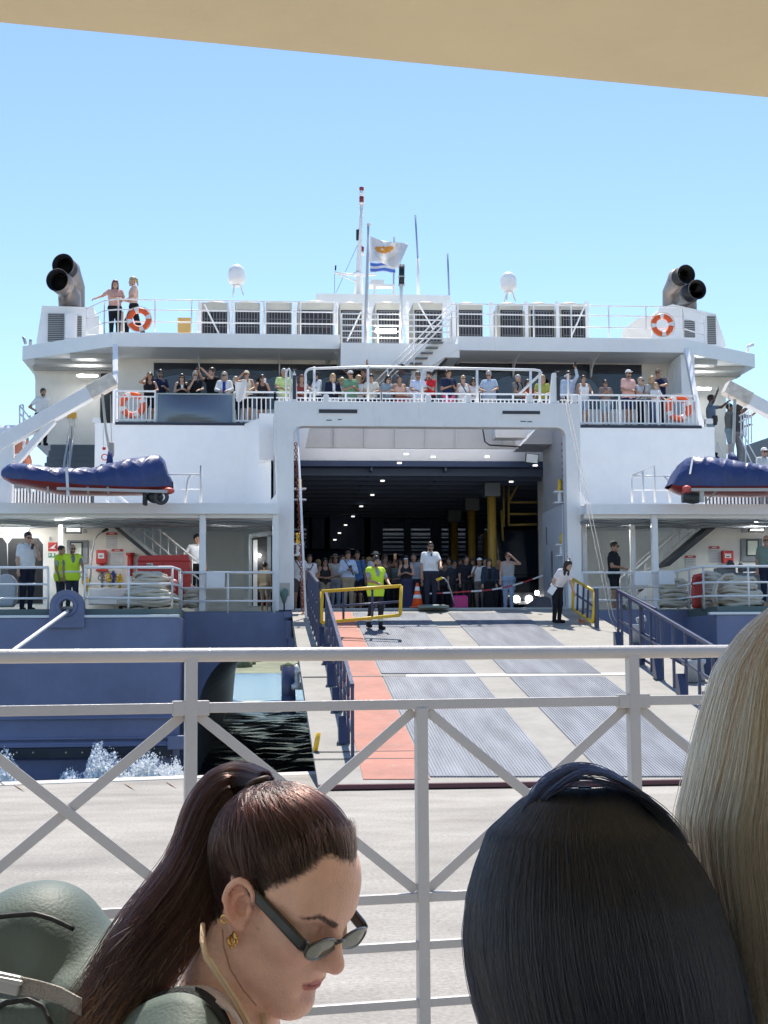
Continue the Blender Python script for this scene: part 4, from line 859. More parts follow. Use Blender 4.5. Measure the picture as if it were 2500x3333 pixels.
def poster(x0, x1, y0, y1, yh):
    m = MB(); bx(m, x0, x1, y0, y1, YMW-.02, YMW-.001); o = m.build('notice_board', M('notice_paper', (.70, .68, .66), .5), ferry)
    m = MB(); bx(m, x0, x1, y0, yh, YMW-.028, YMW-.021); m.build('red_header', RED, o)
    m = MB(); yy = yh+5
    while yy < y1-3:
        bx(m, x0+3, x1-3-RNG.integers(0, 9), yy, yy+1.3, YMW-.026, YMW-.0205); yy += 3.6+RNG.random()*3
    m.build('print_line', M('grey_print', (.40, .38, .38)), o)
    m = MB(); bx(m, (x0*.72+x1*.28), (x0*.28+x1*.72), (y0*2+yh)/3, (y0+2*yh)/3, YMW-.033, YMW-.0285); m.build('header_print', FRED, o)
poster(345, 382, 1733, 1786, 1741); poster(363, 401, 1787, 1841, 1795); poster(2308, 2342, 1778, 1830, 1786); poster(2231, 2265, 1808, 1845, 1816)
m = MB(); bx(m, 157, 187, 1765, 1794, YMW-.03, YMW-.001); o = m.build('fire_sign', RED, ferry)
m = MB(); c0 = P(172, 1780, YMW); m.xz([(c0[0]-.1, c0[2]-.05), (c0[0]+.02, c0[2]+.03), (c0[0]+.10, c0[2]+.09), (c0[0]+.04, c0[2]-.02), (c0[0]+.09, c0[2]-.06)], YMW-.036, YMW-.031); m.build('pictogram', FRED, o)
m = MB(); bx(m, 157, 180, 1800, 1814, YMW-.03, YMW-.001); o = m.build('exit_sign', M('sign_green', (.10, .30, .18)), ferry)
m = MB(); c0 = P(163, 1806, YMW); m.xz([(c0[0]-.03, c0[2]-.04), (c0[0]-.03, c0[2]+.04), (c0[0]+.03, c0[2])], YMW-.036, YMW-.031); c0 = P(173, 1806, YMW); m.box(c0[0]-.03, c0[0]+.03, YMW-.036, YMW-.031, c0[2]-.04, c0[2]+.04); m.build('pictogram', FRED, o)
m = MB(); bx(m, 160, 166, 1747, 1759, YMW-.05, YMW); m.build('switch_box', STEEL, ferry)
def hosebox(x0, x1, y0, y1):
    m = MB(); bx(m, x0, x1, y0, y1, YMW-.2, YMW); o = m.build('hose_cabinet', RED, ferry, bevel=.015); m = MB(); bx(m, x0+6, x1-8, y0+10, y1-16, YMW-.21, YMW-.201); o2 = m.build('label_plate', FRED, o)
    m = MB(); bx(m, x0+10, x1-13, y0+18, y0+22, YMW-.216, YMW-.2105); m.build('print_line', DGREY, o)
hosebox(313, 347, 1790, 1834); hosebox(2354, 2388, 1792, 1832)
m = MB(); bx(m, 325, 337, 1834, 1852, YMW-.1, YMW); bx(m, 312, 352, 1852, 1860, YMW-.15, YMW); m.build('hydrant', RED, ferry, bevel=.02)
m = MB(); m.tube([P(425, 1875, YMW-.12), P(425, 1800, YMW-.12)], .085, 12); m.tube([P(425, 1808, YMW-.12), P(425, 1800, YMW-.12)], .125, 12); m.build('fire_nozzle_stand', RED, ferry, True)
m = MB(); hs_ = [(293, 1900), (296, 1850), (300, 1800), (306, 1762), (318, 1742), (332, 1732), (350, 1722)]; m.tube([P(a, b, YMW-.3) for a, b in hs_], .022, 8); m.build('work_lamp_arm', STEEL, ferry, True)
m = MB(); m.tube([P(332, 1732, YMW-.3), P(352, 1721, YMW-.3)], [.03, .055], 10); m.build('work_lamp_head', BLACK, ferry, True)
# red lockers, valves
rl = MB(); bx(rl, 447, 618, 1826, 1935, 38.95, 39.7); rl = rl.build('red_locker', RED, ferry, bevel=.02)
m = MB(); m.prism([(446, 1826), (454, 1808), (612, 1806), (620, 1826)], lambda a, b: (P(a, b, 38.93)[0], 38.93, P(a, b, 38.93)[2]), lambda a, b: (P(a, b, 38.93)[0], 39.72, P(a, b, 38.93)[2])); recalc(m.build('lid', RED, rl, bevel=.01))
m = MB(); bx(m, 529, 531, 1828, 1930, 38.94, 38.955); m.build('lid_seam', M('dark_red', (.2, .01, .01)), rl)
m = MB(); bx(m, 478, 498, 1833, 1852, 38.925, 38.945); lp_ = m.build('label_plate', M('label_cream', (.66, .60, .52)), rl)
def lettering(txt, c, size, mat, parent, rx=PI/2):
    cu = bpy.data.curves.new('lettering', 'FONT'); cu.body = txt; cu.size = size; cu.align_x = 'CENTER'; cu.align_y = 'CENTER'; cu.extrude = .002; cu.materials.append(mat)
    o = bpy.data.objects.new('lettering', cu); COL.objects.link(o); o.parent = parent; o.location = np.array(c)-WL[parent.name]; o.rotation_euler = (rx, 0, 0); WL[o.name] = np.array(c)
    dg = bpy.context.evaluated_depsgraph_get(); me = bpy.data.meshes.new_from_object(o.evaluated_get(dg)); o2 = bpy.data.objects.new('lettering', me); COL.objects.link(o2); o2.parent = parent; o2.location = o.location; o2.rotation_euler = o.rotation_euler; WL[o2.name] = np.array(c); bpy.data.objects.remove(o); return o2
c = P(488, 1843, 38.915); lettering('FL', c, .15, DGREY, rl)
for px, py in ((355, 1880), (368, 1875), (388, 1885), (330, 1880), (270, 1870), (280, 1895)):
    m = MB(); c = P(px, py, YMW-.15); m.torus(c, .08, .02, (0, 1, 0), 14, 6); m.tube([c, c+np.array([0, .15, 0])], .03, 8); m.tube([c+np.array([0, .1, -.25]), c+np.array([0, .1, .15])], .035, 8); m.build('valve', [M('valve_steel', (.3, .3, .31), .4, metal=.5), YEL, M('valve_blue', (.04, .06, .25))][px % 3], ferry, True)
pan('deck_locker', [(288, 1968), (288, 1915), (420, 1915), (420, 1968)], YMW-.6, .4, M('pale_blue_grey_paint', (.60, .64, .70)), bevel=.02)
pan('winch_cover', [(-30, 1975), (-30, 1880), (12, 1868), (30, 1868), (50, 1890), (50, 1945), (40, 1975)], 37.6, .5, M('tarp_grey', (.40, .43, .45), .6, bump=.4, bscale=6), bevel=.06)
# right hand deck winches
m = MB(); c = P(2442, 1850, 39.2); m.lathe((c[0]-.3, c[1], c[2]), [(.16, 0), (.16, .06), (.09, .07), (.09, .5), (.16, .51), (.16, .57)], 16, (1, 0, 0)); m.box(c[0]-.45, c[0]+.45, c[1]-.1, c[1]+.4, zM, c[2]-.12); m.box(c[0]-.9, c[0]-.4, c[1], c[1]+.4, zM+.35, c[2]+.02); m.build('deck_winch', M('winch_grey', (.20, .21, .22), .5, metal=.3), ferry, bevel=.015)
m = MB(); m.prism([(2362, 1850), (2395, 1848), (2388, 1830), (2380, 1822), (2374, 1846)], lambda a, b: (P(a, b, 39.1)[0], 39.1, P(a, b, 39.1)[2]), lambda a, b: (P(a, b, 39.1)[0], 39.4, P(a, b, 39.1)[2])); recalc(m.build('winch_lever', DGREY, ferry))
# open doorway near the portal on the left deck
pan('door_casing', [(810, 1975), (810, 1742), (888, 1730), (888, 1975)], 41.6, .2, WHITE)
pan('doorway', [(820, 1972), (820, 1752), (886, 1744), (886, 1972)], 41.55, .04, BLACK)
pan('door_frame', [(811, 1976), (811, 1740), (820, 1742), (820, 1976)], 41.45, .12, M('door_frame_grey', (.32, .37, .41)))
pan('door_frame', [(811, 1750), (811, 1738), (888, 1728), (888, 1741)], 41.44, .12, M('door_frame_grey', (.32, .37, .41)))
pan('door_leaf', [(824, 1974), (824, 1758), (838, 1756), (838, 1974)], 41.3, .2, WHITE2)
pan('door_leaf', [(870, 1974), (870, 1746), (882, 1744), (882, 1974)], 41.3, .2, M('door_frame_grey', (.32, .37, .41)))
m = MB(); m.ball(P(843, 1808, 41.3), .05, 8); m.build('door_lamp', TUBE, ferry, True)
m = MB(); bx(m, 911, 944, 1897, 1940, YP-.02, YP+.0); m.build('valve_recess', M('recess_beige', (.55, .53, .47)), ferry)
m = MB(); c = P(925, 1925, YP-.1); m.lathe((c[0], c[1], c[2]-.12), [(.03, -.2), (.06, -.1), (.11, .05), (.11, .14), (.05, .2)], 12); v_ = m.build('drain_valve', M('valve_green', (.12, .22, .20), .4), ferry, True)
m = MB(); m.tube([(c[0], c[1], zM), (c[0], c[1], c[2]-.2)], .02); m.build('valve_stem', BLACK, v_)
# boat-deck hand rails near the boats
m = MB()
for a2 in (((544, 1545), (650, 1545), (654, 1515), (654, 1635)), ((602, 1635), (612, 1560), (622, 1545), (645, 1543))): m.tube([P(*p, 38.7) for p in a2], .03, 8)
m.tube([P(590, 1592, 40), P(650, 1592, 40)], .015); m.build('boat_deck_rail', WHITE2, ferry, True)
m = MB()
for a2 in (((2058, 1548), (2130, 1515), (2132, 1635)), ((2060, 1550), (2158, 1550), (2172, 1562), (2182, 1635)), ((2055, 1550), (2058, 1635)), ((2092, 1535), (2094, 1635)), ((2158, 1550), (2200, 1550))): m.tube([P(*p, 38.9) for p in a2], .03, 8)
m.tube([P(2062, 1595, 39.5), P(2180, 1595, 39.5)], .015); m.build('boat_deck_rail', WHITE2, ferry, True)
m = MB()
for i in range(24): p = P(50+i*10.5, 1630, 40.2); m.box(p[0]-.022, p[0]+.022, 40.2, 40.24, zB, Z(1590, 40.2, 150))
m.build('boat_deck_bars', WHITE2, ferry)
m = MB()
for i in range(20): p = P(2305+i*11.5, 1630, 40.2); m.box(p[0]-.022, p[0]+.022, 40.2, 40.24, zB, Z(1604, 40.2, 2400))
m.build('boat_deck_bars', WHITE2, ferry)
m = MB(); m.box(XA, X(300, 40.6), 40.6, 40.7, zB, Z(1600, 40.6, 150)); m.box(X(2300, 40.6), XB, 40.6, 40.7, zB, Z(1604, 40.6, 2400)); m.build('dark_coaming', DGREY, ferry)
# --- davits
def davit(pts, w0, w1, Y, name='boat_davit'):
    m = MB(); a_, b_2 = P(*pts[0], Y), P(*pts[1], Y); d = (b_2-a_)/np.linalg.norm(b_2-a_); n = np.array([-d[2], 0, d[0]])
    m.add([a_+n*w0/2+[0, -.2, 0], a_-n*w0/2+[0, -.2, 0], b_2-n*w1/2+[0, -.2, 0], b_2+n*w1/2+[0, -.2, 0], a_+n*w0/2+[0, .2, 0], a_-n*w0/2+[0, .2, 0], b_2-n*w1/2+[0, .2, 0], b_2+n*w1/2+[0, .2, 0]], [(0, 1, 2, 3), (4, 7, 6, 5), (0, 4, 5, 1), (3, 2, 6, 7), (0, 3, 7, 4), (1, 5, 6, 2)])
    for q0, q1, ww in pts[2]: m.rbar(P(*q0, Y), P(*q1, Y), .3, ww, up=(0, 0, 1))
    o = recalc(m.build(name, GRIME, ferry, bevel=.02))
    m = MB(); m.rbar(b_2-d*.75, b_2+d*.02, .44, w1*1.12); m.build('davit_head', M('rust_streaked_white', (.72, .64, .54), .5, dirt=.5, var=.3, scale=3), o, bevel=.03); return o
dv = davit(((-30, 1462), (372, 1236), (((175, 1368), (52, 1506), .18), ((20, 1430), (16, 1640), .42), ((136, 1392), (45, 1432), .10))), .38, .34, 39.6)
m = MB(); m.tube([P(333, 1283, 39.4), P(345, 1400, 39.4), P(359, 1478, 38.9)], .035, 8); m.tube([P(360, 1285, 39.4), P(363, 1450, 39.2)], .012, 6); m.tube([P(336, 1383, 39.4), P(337, 1460, 39.4)], .008, 6); m.build('fall_rope', ROPE, ferry, True)
m = MB(); c = P(363, 1462, 39.0); m.box(c[0]-.07, c[0]+.07, 38.9, 39.1, c[2]-.22, c[2]+.18); m.build('fall_block', M('block_beige', (.45, .40, .34), .6), ferry, bevel=.04)
m = MB(); m.ball(P(339, 1460, 39.3), .05, 8); p_ = P(341, 1488, 39.3); m.torus(p_, .08, .015, (0, 1, .2), 12, 6); m.build('release_hook', RED, ferry, True)
dv2 = davit(((2760, 1475), (2362, 1262), ()), .38, .34, 39.6)
m = MB(); m.tube([P(2392, 1300, 39.4), P(2388, 1440, 39.3), P(2380, 1490, 39.0)], .045, 8); m.tube([P(2372, 1285, 39.4), P(2374, 1330, 39.4)], .012); m.build('fall_rope', ROPE, ferry, True)
m = MB(); c = P(2378, 1458, 39.1); m.box(c[0]-.10, c[0]+.08, 39, 39.2, c[2]-.18, c[2]+.12); m.build('fall_block', M('block_beige', (.45, .40, .34)), ferry, bevel=.04)
for px, py in ((316, 1370), (2306, 1372)):
    m = MB(); c = P(px, py, 46); m.box(c[0]-.13, c[0]+.13, 45.9, 46.05, c[2]-.08, c[2]+.08); o = m.build('floodlight', WHITE2, ferry, bevel=.02); m = MB(); m.lathe((c[0]+.2, 45.95, c[2]-.12), [(.06, 0), (.1, .15), (.09, .3)], 10); m.build('stand', BLACK, o)
# ================================================================ stern ramp
m_dir = (zG-.06)/(YP-20.85)
RP0 = np.array([0, 20.85, .06]); RN_ = np.array([0, -m_dir, 1.0]); RN_ /= np.linalg.norm(RN_)
def R_(px, py, lift=0.): p = PL(px, py, RP0, RN_); return p+RN_*lift
def RX(xx, yy, lift=0.): return np.array([xx, yy, .06+(yy-20.85)*m_dir])+RN_*lift
STEELR = M('ramp_pale_steel', (.285, .272, .245), .75, dirt=.6, var=.2, scale=1.5, bump=.2, bscale=25)
REDR = M('ramp_salmon_paint', (.41, .165, .12), .75, dirt=.55, var=.28, scale=1.2, bump=.2, bscale=25)
ramp_L0, ramp_L1 = R_(1034, 2544)[0], R_(957, 2030)[0]; ramp_R1 = X(1900, YP, 2000); ramp_R0 = ramp_R1+.1
m = MB(); y0, y1 = 20.85, YP-.03
top = [RX(ramp_L0, y0), RX(ramp_R0, y0), RX(ramp_R1, y1), RX(ramp_L1, y1)]
m.add(top+[p-RN_*(.32 if i > 1 else .05) for i, p in enumerate(top)], [(0, 1, 2, 3), (7, 6, 5, 4), (0, 4, 5, 1), (1, 5, 6, 2), (2, 6, 7, 3), (3, 7, 4, 0)])
ramp = recalc(m.build('stern_ramp', STEELR, ferry))
def quad_on(name, pxs, lift, mat, th=.012):
    m = MB(); t = [R_(a, b, lift) for a, b in pxs]; m.add(t+[p-RN_*th for p in t], [(0, 1, 2, 3), (7, 6, 5, 4), (0, 4, 5, 1), (1, 5, 6, 2), (2, 6, 7, 3), (3, 7, 4, 0)]); return recalc(m.build(name, mat, ramp))
quad_on('walkway_strip', [(1182, 2538), (1399, 2538), (1142, 1993), (1060, 1993)], .012, REDR)
def ribbed():
    m = M('ribbed_grey_tread', (.13, .145, .175), .5, var=0); t, N, L, b = nodes(m); tc = N('ShaderNodeTexCoord')
    n = N('ShaderNodeTexNoise'); n.inputs['Scale'].default_value = 1.5; n.inputs['Detail'].default_value = 7; mp = N('ShaderNodeMapping'); mp.inputs['Scale'].default_value = (2.5, .35, 1); L(tc.outputs['Object'], mp.inputs[0]); L(mp.outputs[0], n.inputs['Vector'])
    r = N('ShaderNodeValToRGB'); r.color_ramp.elements[0].position = .35; r.color_ramp.elements[0].color = (.125, .142, .18, 1); r.color_ramp.elements[1].position = .75; r.color_ramp.elements[1].color = (.25, .275, .325, 1); L(n.outputs[0], r.inputs[0]); L(r.outputs[0], b.inputs['Base Color']); return m
RIB = ribbed()
def tread(pA, pB, pC, pD):      # corners near-left, near-right, far-right, far-left; ribs run up the ramp
    t = [R_(*p, .014) for p in (pA, pB, pC, pD)]
    m = MB(); m.add(t+[p-RN_*.016 for p in t], [(0, 1, 2, 3), (7, 6, 5, 4), (0, 4, 5, 1), (1, 5, 6, 2), (2, 6, 7, 3), (3, 7, 4, 0)])
    n = 40
    for i in range(n):
        f = (i+.5)/n; a_, b_2 = t[0]+(t[1]-t[0])*f, t[3]+(t[2]-t[3])*f; m.rbar(a_+RN_*.004, b_2+RN_*.004, .030, .010, up=RN_)
    return m.build('ribbed_tread', RIB, ramp)
lerp = lambda a, b, y: a[0]+(b[0]-a[0])*(y-a[1])/(b[1]-a[1])
A0, A1 = (1141, 1987), (1399, 2534); B0, B1 = (1382, 1992), (1812, 2512); C0, C1 = (1455, 1992), (1903, 2460); D0, D1 = (1696, 1992), (2250, 2421)
for ya, yb in ((1996, 2194), (2205, 2530)):
    tread((lerp(A0, A1, yb)+3, yb), (lerp(B0, B1, yb), yb), (lerp(B0, B1, ya), ya), (lerp(A0, A1, ya)+3, ya))
    tread((lerp(C0, C1, yb), yb), (lerp(D0, D1, yb), yb), (lerp(D0, D1, ya), ya), (lerp(C0, C1, ya), ya))
WLN = M('white_line_paint', (.46, .45, .42), .6, dirt=.3)
quad_on('joint_strip', [(1322, 2205), (2040, 2199), (2040, 2190), (1322, 2196)], .010, WLN, .006)
MB().rbar(RX(ramp_L0, 20.8, .0), RX(ramp_R0, 20.8, .0), .14, .06).build('toe_plate', M('toe_maroon', (.10, .03, .04), .5), ramp)
MB().box(xl2+.02, xr2-.02, YP-.10, YP+.16, zG-.03, zG+.035).build('hinge_cover', WLN, ramp, bevel=.01)
for yy in (2448, 2472): quad_on('expansion_gap', [(1020, yy+2.2), (1395, yy-1), (1395, yy-2.6), (1020, yy)], .016, DGREY, .004)
quad_on('expansion_gap', [(985, 2206), (1320, 2204), (1320, 2201), (985, 2204)], .016, DGREY, .004)
# ramp railings: posts and bars, standing on the ramp plane
def rail_line(bl, tops, name, npost, bars=(.5,), r=.03, mesh=True):
    # bl: base pixels along the ramp; tops: height of rail at each
    pts = [R_(*p) for p in bl]; m = MB(); up = np.array([0, 0, 1.])
    L = np.r_[0, np.cumsum([np.linalg.norm(b-a) for a, b in zip(pts[:-1], pts[1:])])]
    at_ = lambda f: np.array([np.interp(f*L[-1], L, [p[k] for p in pts]) for k in range(3)])
    h0, h1 = tops; hh = lambda f: h0+(h1-h0)*f
    m.rbar(at_(0)+up*hh(0), at_(1)+up*hh(1), .06, .06)
    for b in bars: m.rbar(at_(0)+up*hh(0)*b, at_(1)+up*hh(1)*b, .035, .045)
    for i in range(npost+1):
        f = i/npost; m.rbar(at_(f)-up*.02, at_(f)+up*hh(f), .05, .05, up=(1, 0, 0))
    o = m.build(name, NAVY, ramp)
    m = MB()
    for i in range(0, npost+1, 2):
        p = at_(i/npost); m.yz([(p[1]-.16, p[2]+.0), (p[1]+.16, p[2]+.04), (p[1]+.16, p[2]+.42), (p[1]+.02, p[2]+.42)], p[0]-.16, p[0]-.03)
    if mesh: recalc(m.build('post_foot', NAVY, ramp))
    return o
rail_line([(1062, 2100), (1148, 2478)], (1.16, 1.12), 'ramp_railing', 9, (.35, .65))
rail_line([(1002, 2005), (1036, 2105)], (1.22, 1.42), 'ramp_railing', 6, (.35, .65), mesh=False)
rail_line([(2026, 2118), (2325, 2330)], (1.28, 1.2), 'ramp_railing', 8, (.5,), mesh=True)
rail_line([(2014, 2112), (2140, 2190)], (1.30, 1.28), 'ramp_railing', 3, (.5, .08), mesh=False)
for px, py in ((2075, 2092), (2250, 2220), (2270, 2215)):
    m = MB(); c = R_(px, py); m.lathe(c, [(.16, 0), (.13, .3), (.18, .34), (.18, .42)], 12); m.tube([c+np.array([0, 0, .5]), c+np.array([.2, 0, .55])], .08, 8); m.build('ramp_cleat', M('cleat_mix', (.40, .42, .44), .5, metal=.3), ramp, True)
# yellow swing gates
def gate(quad, bars, thick=.04):
    m = MB()
    q = [np.array(p) for p in quad]
    for a_, b_2 in zip(q, q[1:]+q[:1]): m.tube([a_, b_2], thick, 8)
    o = m.build('swing_gate', YEL, ramp, True); m = MB()
    for a_, b_2 in bars: m.tube([a_, b_2], .028, 8)
    m.build('gate_bar', NAVY, o, True); return o
gy = 34.3
g4 = [P(1047, 1925, gy+.4), P(1306, 1907, gy-.1), P(1303, 2002, gy-.1), P(1047, 2027, gy+.4)]
gate(g4, [(P(1118, 1925, gy+.3), P(1118, 2020, gy+.3)), (P(1212, 1915, gy+.1), P(1212, 2010, gy+.1)), (P(1060, 1976, gy+.4), P(1300, 1958, gy))])
g5 = [P(1866, 1885, 38.4), P(1937, 1926, 35.8), P(1930, 2025, 35.8), P(1864, 1982, 38.4)]
gate(g5, [(P(1881, 1900, 37.8), P(1879, 1990, 37.8)), (P(1900, 1905, 37), P(1897, 2003, 37)), (P(1915, 1915, 36.4), P(1912, 2012, 36.4)), (P(1868, 1930, 38.4), P(1930, 1972, 35.8))])
m = MB(); a_ = P(1940, 1915, 35.8); m.rbar((a_[0], a_[1], R_(1940, 2070)[2]-.1), a_, .12, .1, up=(1, 0, 0)); a_ = P(1940, 2060, 35.8); m.build('gate_post', NAVY, ramp, bevel=.01)
m = MB(); m.xz([(P(1885, 2010, 36.6)[0], P(1885, 2010, 36.6)[2]), (P(1930, 2035, 36.6)[0], P(1930, 2035, 36.6)[2]), (P(1930, 2055, 36.6)[0], P(1930, 2055, 36.6)[2]), (P(1885, 2030, 36.6)[0], P(1885, 2030, 36.6)[2])], 36.6, 36.65); recalc(m.build('gate_foot_board', M('rust_orange', (.40, .13, .06), .7, var=.3), ramp))
m = MB(); a_ = P(1042, 1922, gy+.5); m.rbar((a_[0], a_[1], R_(1042, 2090)[2]), a_+np.array([0, 0, .05]), .09, .09, up=(1, 0, 0)); m.build('gate_post', NAVY, ramp)
m = MB(); c = R_(1026, 2445); m.tube([c, c+np.array([.05, 0, .28])], .04, 8); m.build('ramp_pin', YEL, ramp, True)
# green-grey drain cover at the hinge; rigging on the left edge of the ramp
m = MB(); c = P(1410, 1985, YP-.25); m.lathe((c[0], YP-.3, zG+.01), [(.42, 0), (.42, .07), (.3, .1), (.05, .1)], 18); m.build('drain_cover', M('patina_green', (.16, .21, .19), .5), ramp, True)
bl = MB(); c = P(965, 2225, 30); bl.tube([c+np.array([-.16, 0, -.5]), c+np.array([-.16, 0, .35])], .14, 10); bl.box(c[0]-.3, c[0]-.02, c[1]-.2, c[1]+.2, c[2]-.6, c[2]-.25); bl.build('ramp_fender', NAVY, ramp, True)
m = MB(); m.lathe(c+np.array([0, 0, -.12]), [(.16, 0), (.17, .1), (.08, .14), (.06, .3), (.09, .36), (.03, .5)], 12); m.build('lashing_shackle', M('pale_steel_fit', (.60, .60, .58), .4, metal=.4), ramp, True)
# ================================================================ people
def head_prims(S, c, R, s=1., fine=False, lid=True):
    c = np.array(c, float); R = np.array(R, float)
    W = lambda p: c+R@(np.array(p, float)*s)
    E_ = lambda p, r, k=.02, op='+', R2=None: S.ell(W(p), np.array(r)*s, R if R2 is None else R@R2, k*s, op)
    C_ = lambda a, b, r1, r2=None, k=.02, op='+': S.cap(W(a), W(b), r1*s, (r1 if r2 is None else r2)*s, k*s, op)
    E_((.004, 0, .048), (.098, .075, .084)); E_((.035, 0, .035), (.066, .066, .062))
    E_((.040, 0, -.035), (.056, .052, .074), .03)
    for q in (-1, 1):
        C_((.002, q*.054, -.032), (.020, q*.046, -.062), .018, .016, .025); C_((.020, q*.046, -.062), (.078, q*.012, -.106), .016, .015, .022)
        E_((.064, q*.042, -.018), (.030, .022, .025), .025)
        C_((.088, q*.012, .026), (.074, q*.050, .026), .014, .012, .018)
    E_((.080, 0, -.106), (.019, .022, .017), .025)
    E_((.076, 0, -.064), (.024, .033, .034), .03)
    for q in (-1, 1):
        E_((.096, q*.031, .004), (.013, .019, .012), .014, '-')
        if lid: E_((.079, q*.031, .003), (.0125, .0155, .0125), .006)
    C_((.095, 0, .014), (.115, 0, -.030), .0085, .0115, .012); E_((.117, 0, -.033), (.0115, .011, .0105), .008)
    for q in (-1, 1): E_((.104, q*.0125, -.037), (.0115, .0085, .0085), .007)
    E_((.092, 0, -.046), (.012, .008, .01), .01)
    E_((.0965, 0, -.0625), (.0085, .020, .0058), .006); E_((.0955, 0, -.0735), (.0095, .0175, .0066), .005)
    if fine: E_((.106, 0, -.0678), (.009, .023, .0007), .003, '-')
    E_((.098, 0, -.086), (.008, .022, .006), .012, '-')
    for q in (-1, 1):
        if not fine:
            E_((-.008, q*.076, .0), (.019, .010, .032), .008)
        else:
            a = math.radians(-12); Re = np.array([[math.cos(a), 0, math.sin(a)], [0, 1, 0], [-math.sin(a), 0, math.cos(a)]])
            Rz = np.array([[math.cos(q*.42), -math.sin(q*.42), 0], [math.sin(q*.42), math.cos(q*.42), 0], [0, 0, 1]])
            Q = Rz.T@Re; ec = np.array([.005, q*.079, .002]); D = lambda f, l, u: ec+Q@np.array([f, q*l, u])
            E_(D(-.003, -.0055, .002), (.0195, .0105, .031), .005, '+', Q)
            n = 16; rim = [D(-.003+.0195*math.cos(t)*(.92 if math.sin(t) > 0 else .75), .0060+.002*math.sin(t), .005+.0285*math.sin(t)) for t in np.linspace(.2, 4.6, n)]
            for a_, b_ in zip(rim[:-1], rim[1:]): C_(a_, b_, .0042, None, .0022)
            E_(D(-.0005, .0068, .004), (.0138, .0092, .0235), .0012, '-', Q)
            ah = [D(-.008, .0010, -.013), D(-.0105, .0022, .000), D(-.007, .0015, .011), D(.003, .001, .017)]
            for a_, b_ in zip(ah[:-1], ah[1:]): C_(a_, b_, .0034, None, .0018)
            E_(D(.0025, .001, -.005), (.0085, .0105, .0105), .001, '-', Q); C_(D(.012, .004, -.001), D(.011, .004, -.009), .0042, None, .004)
            E_(D(.0005, .001, -.026), (.010, .0050, .0095), .006, '+', Q)
LOC = np.array([[0, 1, 0], [-1, 0, 0], [0, 0, 1.]])      # columns f,l,u in body axes: f=-y, l=+x, u=z
S_ = SDF((-.13, -.15, -.16), (.13, .13, .16), .0085); head_prims(S_, (0, 0, 0), LOC); S_.clip((0, 0, -1), .15); HEADV, HEADF = S_.mesh()
HAIR = {}
def hairmesh(kind):
    if kind in HAIR: return HAIR[kind]
    S = SDF((-.24, -.26, -.40), (.24, .24, .24), .013)
    W = lambda p: LOC@np.array(p, float)
    def skull(g, k=.012): S.ell(W((.002, 0, .050)), (.075+g, .097+g, .085+g), k=k)
    def face(fr=.078): S.ell(W((.085, 0, -.035)), (.068, .075, fr+.012), k=.012, op='-')
    if kind in ('short', 'bald_beard', 'crop'):
        skull(.014 if kind == 'short' else .008); face(); S.clip((0, -.45, -1), .035)
    elif kind == 'quiff':
        skull(.013); S.ell(W((.05, 0, .125)), (.06, .05, .03), k=.03); face(.085); S.clip((0, -.45, -1), .03)
    elif kind == 'long':
        skull(.018); S.cap(W((-.035, -.045, 0)), W((-.03, -.07, -.24)), .06, .045, .04); S.cap(W((-.035, .045, 0)), W((-.03, .07, -.24)), .06, .045, .04); face(); S.clip((0, 0, -1), .30)
    elif kind == 'wavy':
        skull(.026); 
        for q in (-1, 1):
            for i in range(7): S.ell(W((-.03+.02*math.sin(i*2.2), q*(.065+.02*math.sin(i*1.7+q)), -.02-.04*i)), (.05, .06, .045), k=.02)
        face()
    elif kind == 'bob':
        skull(.022); S.cap(W((-.02, -.05, 0)), W((-.015, -.06, -.085)), .055, .045, .04); S.cap(W((-.02, .05, 0)), W((-.015, .06, -.085)), .055, .045, .04); face()
    elif kind == 'bun':
        skull(.011); S.ell(W((-.05, 0, .155)), (.042, .042, .036), k=.008); face(.085); S.clip((0, -.3, -1), .05)
    elif kind == 'tied':
        skull(.011); S.cap(W((-.10, 0, .06)), W((-.13, .01, -.10)), .032, .018, .02); face(.085)
    elif kind == 'cap':
        skull(.015); S.clip((0, -.1, -1), -.045); S.ell(W((.125, 0, .058)), (.070, .085, .010), k=.008)
    elif kind == 'visorhair':
        skull(.012); face(.085); S.ell(W((.115, 0, .062)), (.07, .075, .009), k=.008)
    elif kind == 'sunhat':
        S.ell(W((-.005, 0, .085)), (.088, .105, .075), k=.01); S.clip((0, 0, -1), -.068); S.ell(W((0, 0, .070)), (.165, .18, .011), k=.02)
    elif kind == 'beard':
        S.ell(W((.045, 0, -.068)), (.060, .062, .060), k=.01); S.ell(W((.10, 0, -.03)), (.03, .05, .022), k=.01, op='-'); S.ell(W((.112, 0, -.068)), (.012, .02, .008), k=.006, op='-'); S.clip((0, -.55, 1), -.005); S.clip((0, 1, 0), .005)
    HAIR[kind] = S.mesh(); return HAIR[kind]
SKIN = [M('skin_%s' % n_, c_, .5, var=.08, scale=9, sss=.0) for n_, c_ in (('pale', (.62, .40, .30)), ('fair', (.55, .33, .23)), ('tan', (.42, .235, .15)), ('olive', (.36, .20, .125)), ('dark', (.12, .065, .045)))]
EYE = M('eye_dark', (.02, .015, .012), .2, var=0); LIP = M('lip', (.38, .13, .11), .45, var=0)
HC = {n_: M('hair_'+n_, c_, .45, var=.3, scale=25) for n_, c_ in (('black', (.012, .010, .010)), ('brown', (.05, .028, .016)), ('darkbrown', (.025, .014, .009)), ('blonde', (.42, .29, .14)), ('grey', (.36, .34, .32)), ('red', (.16, .04, .03)), ('greyblonde', (.38, .32, .24)))}
CLO = {}
def cloth(c):
    k = 'cloth_%02d_%02d_%02d' % tuple(int(v*99) for v in c)
    return M(k, c, .85, var=.12, scale=7, bump=.55, bscale=11, spec=.2)
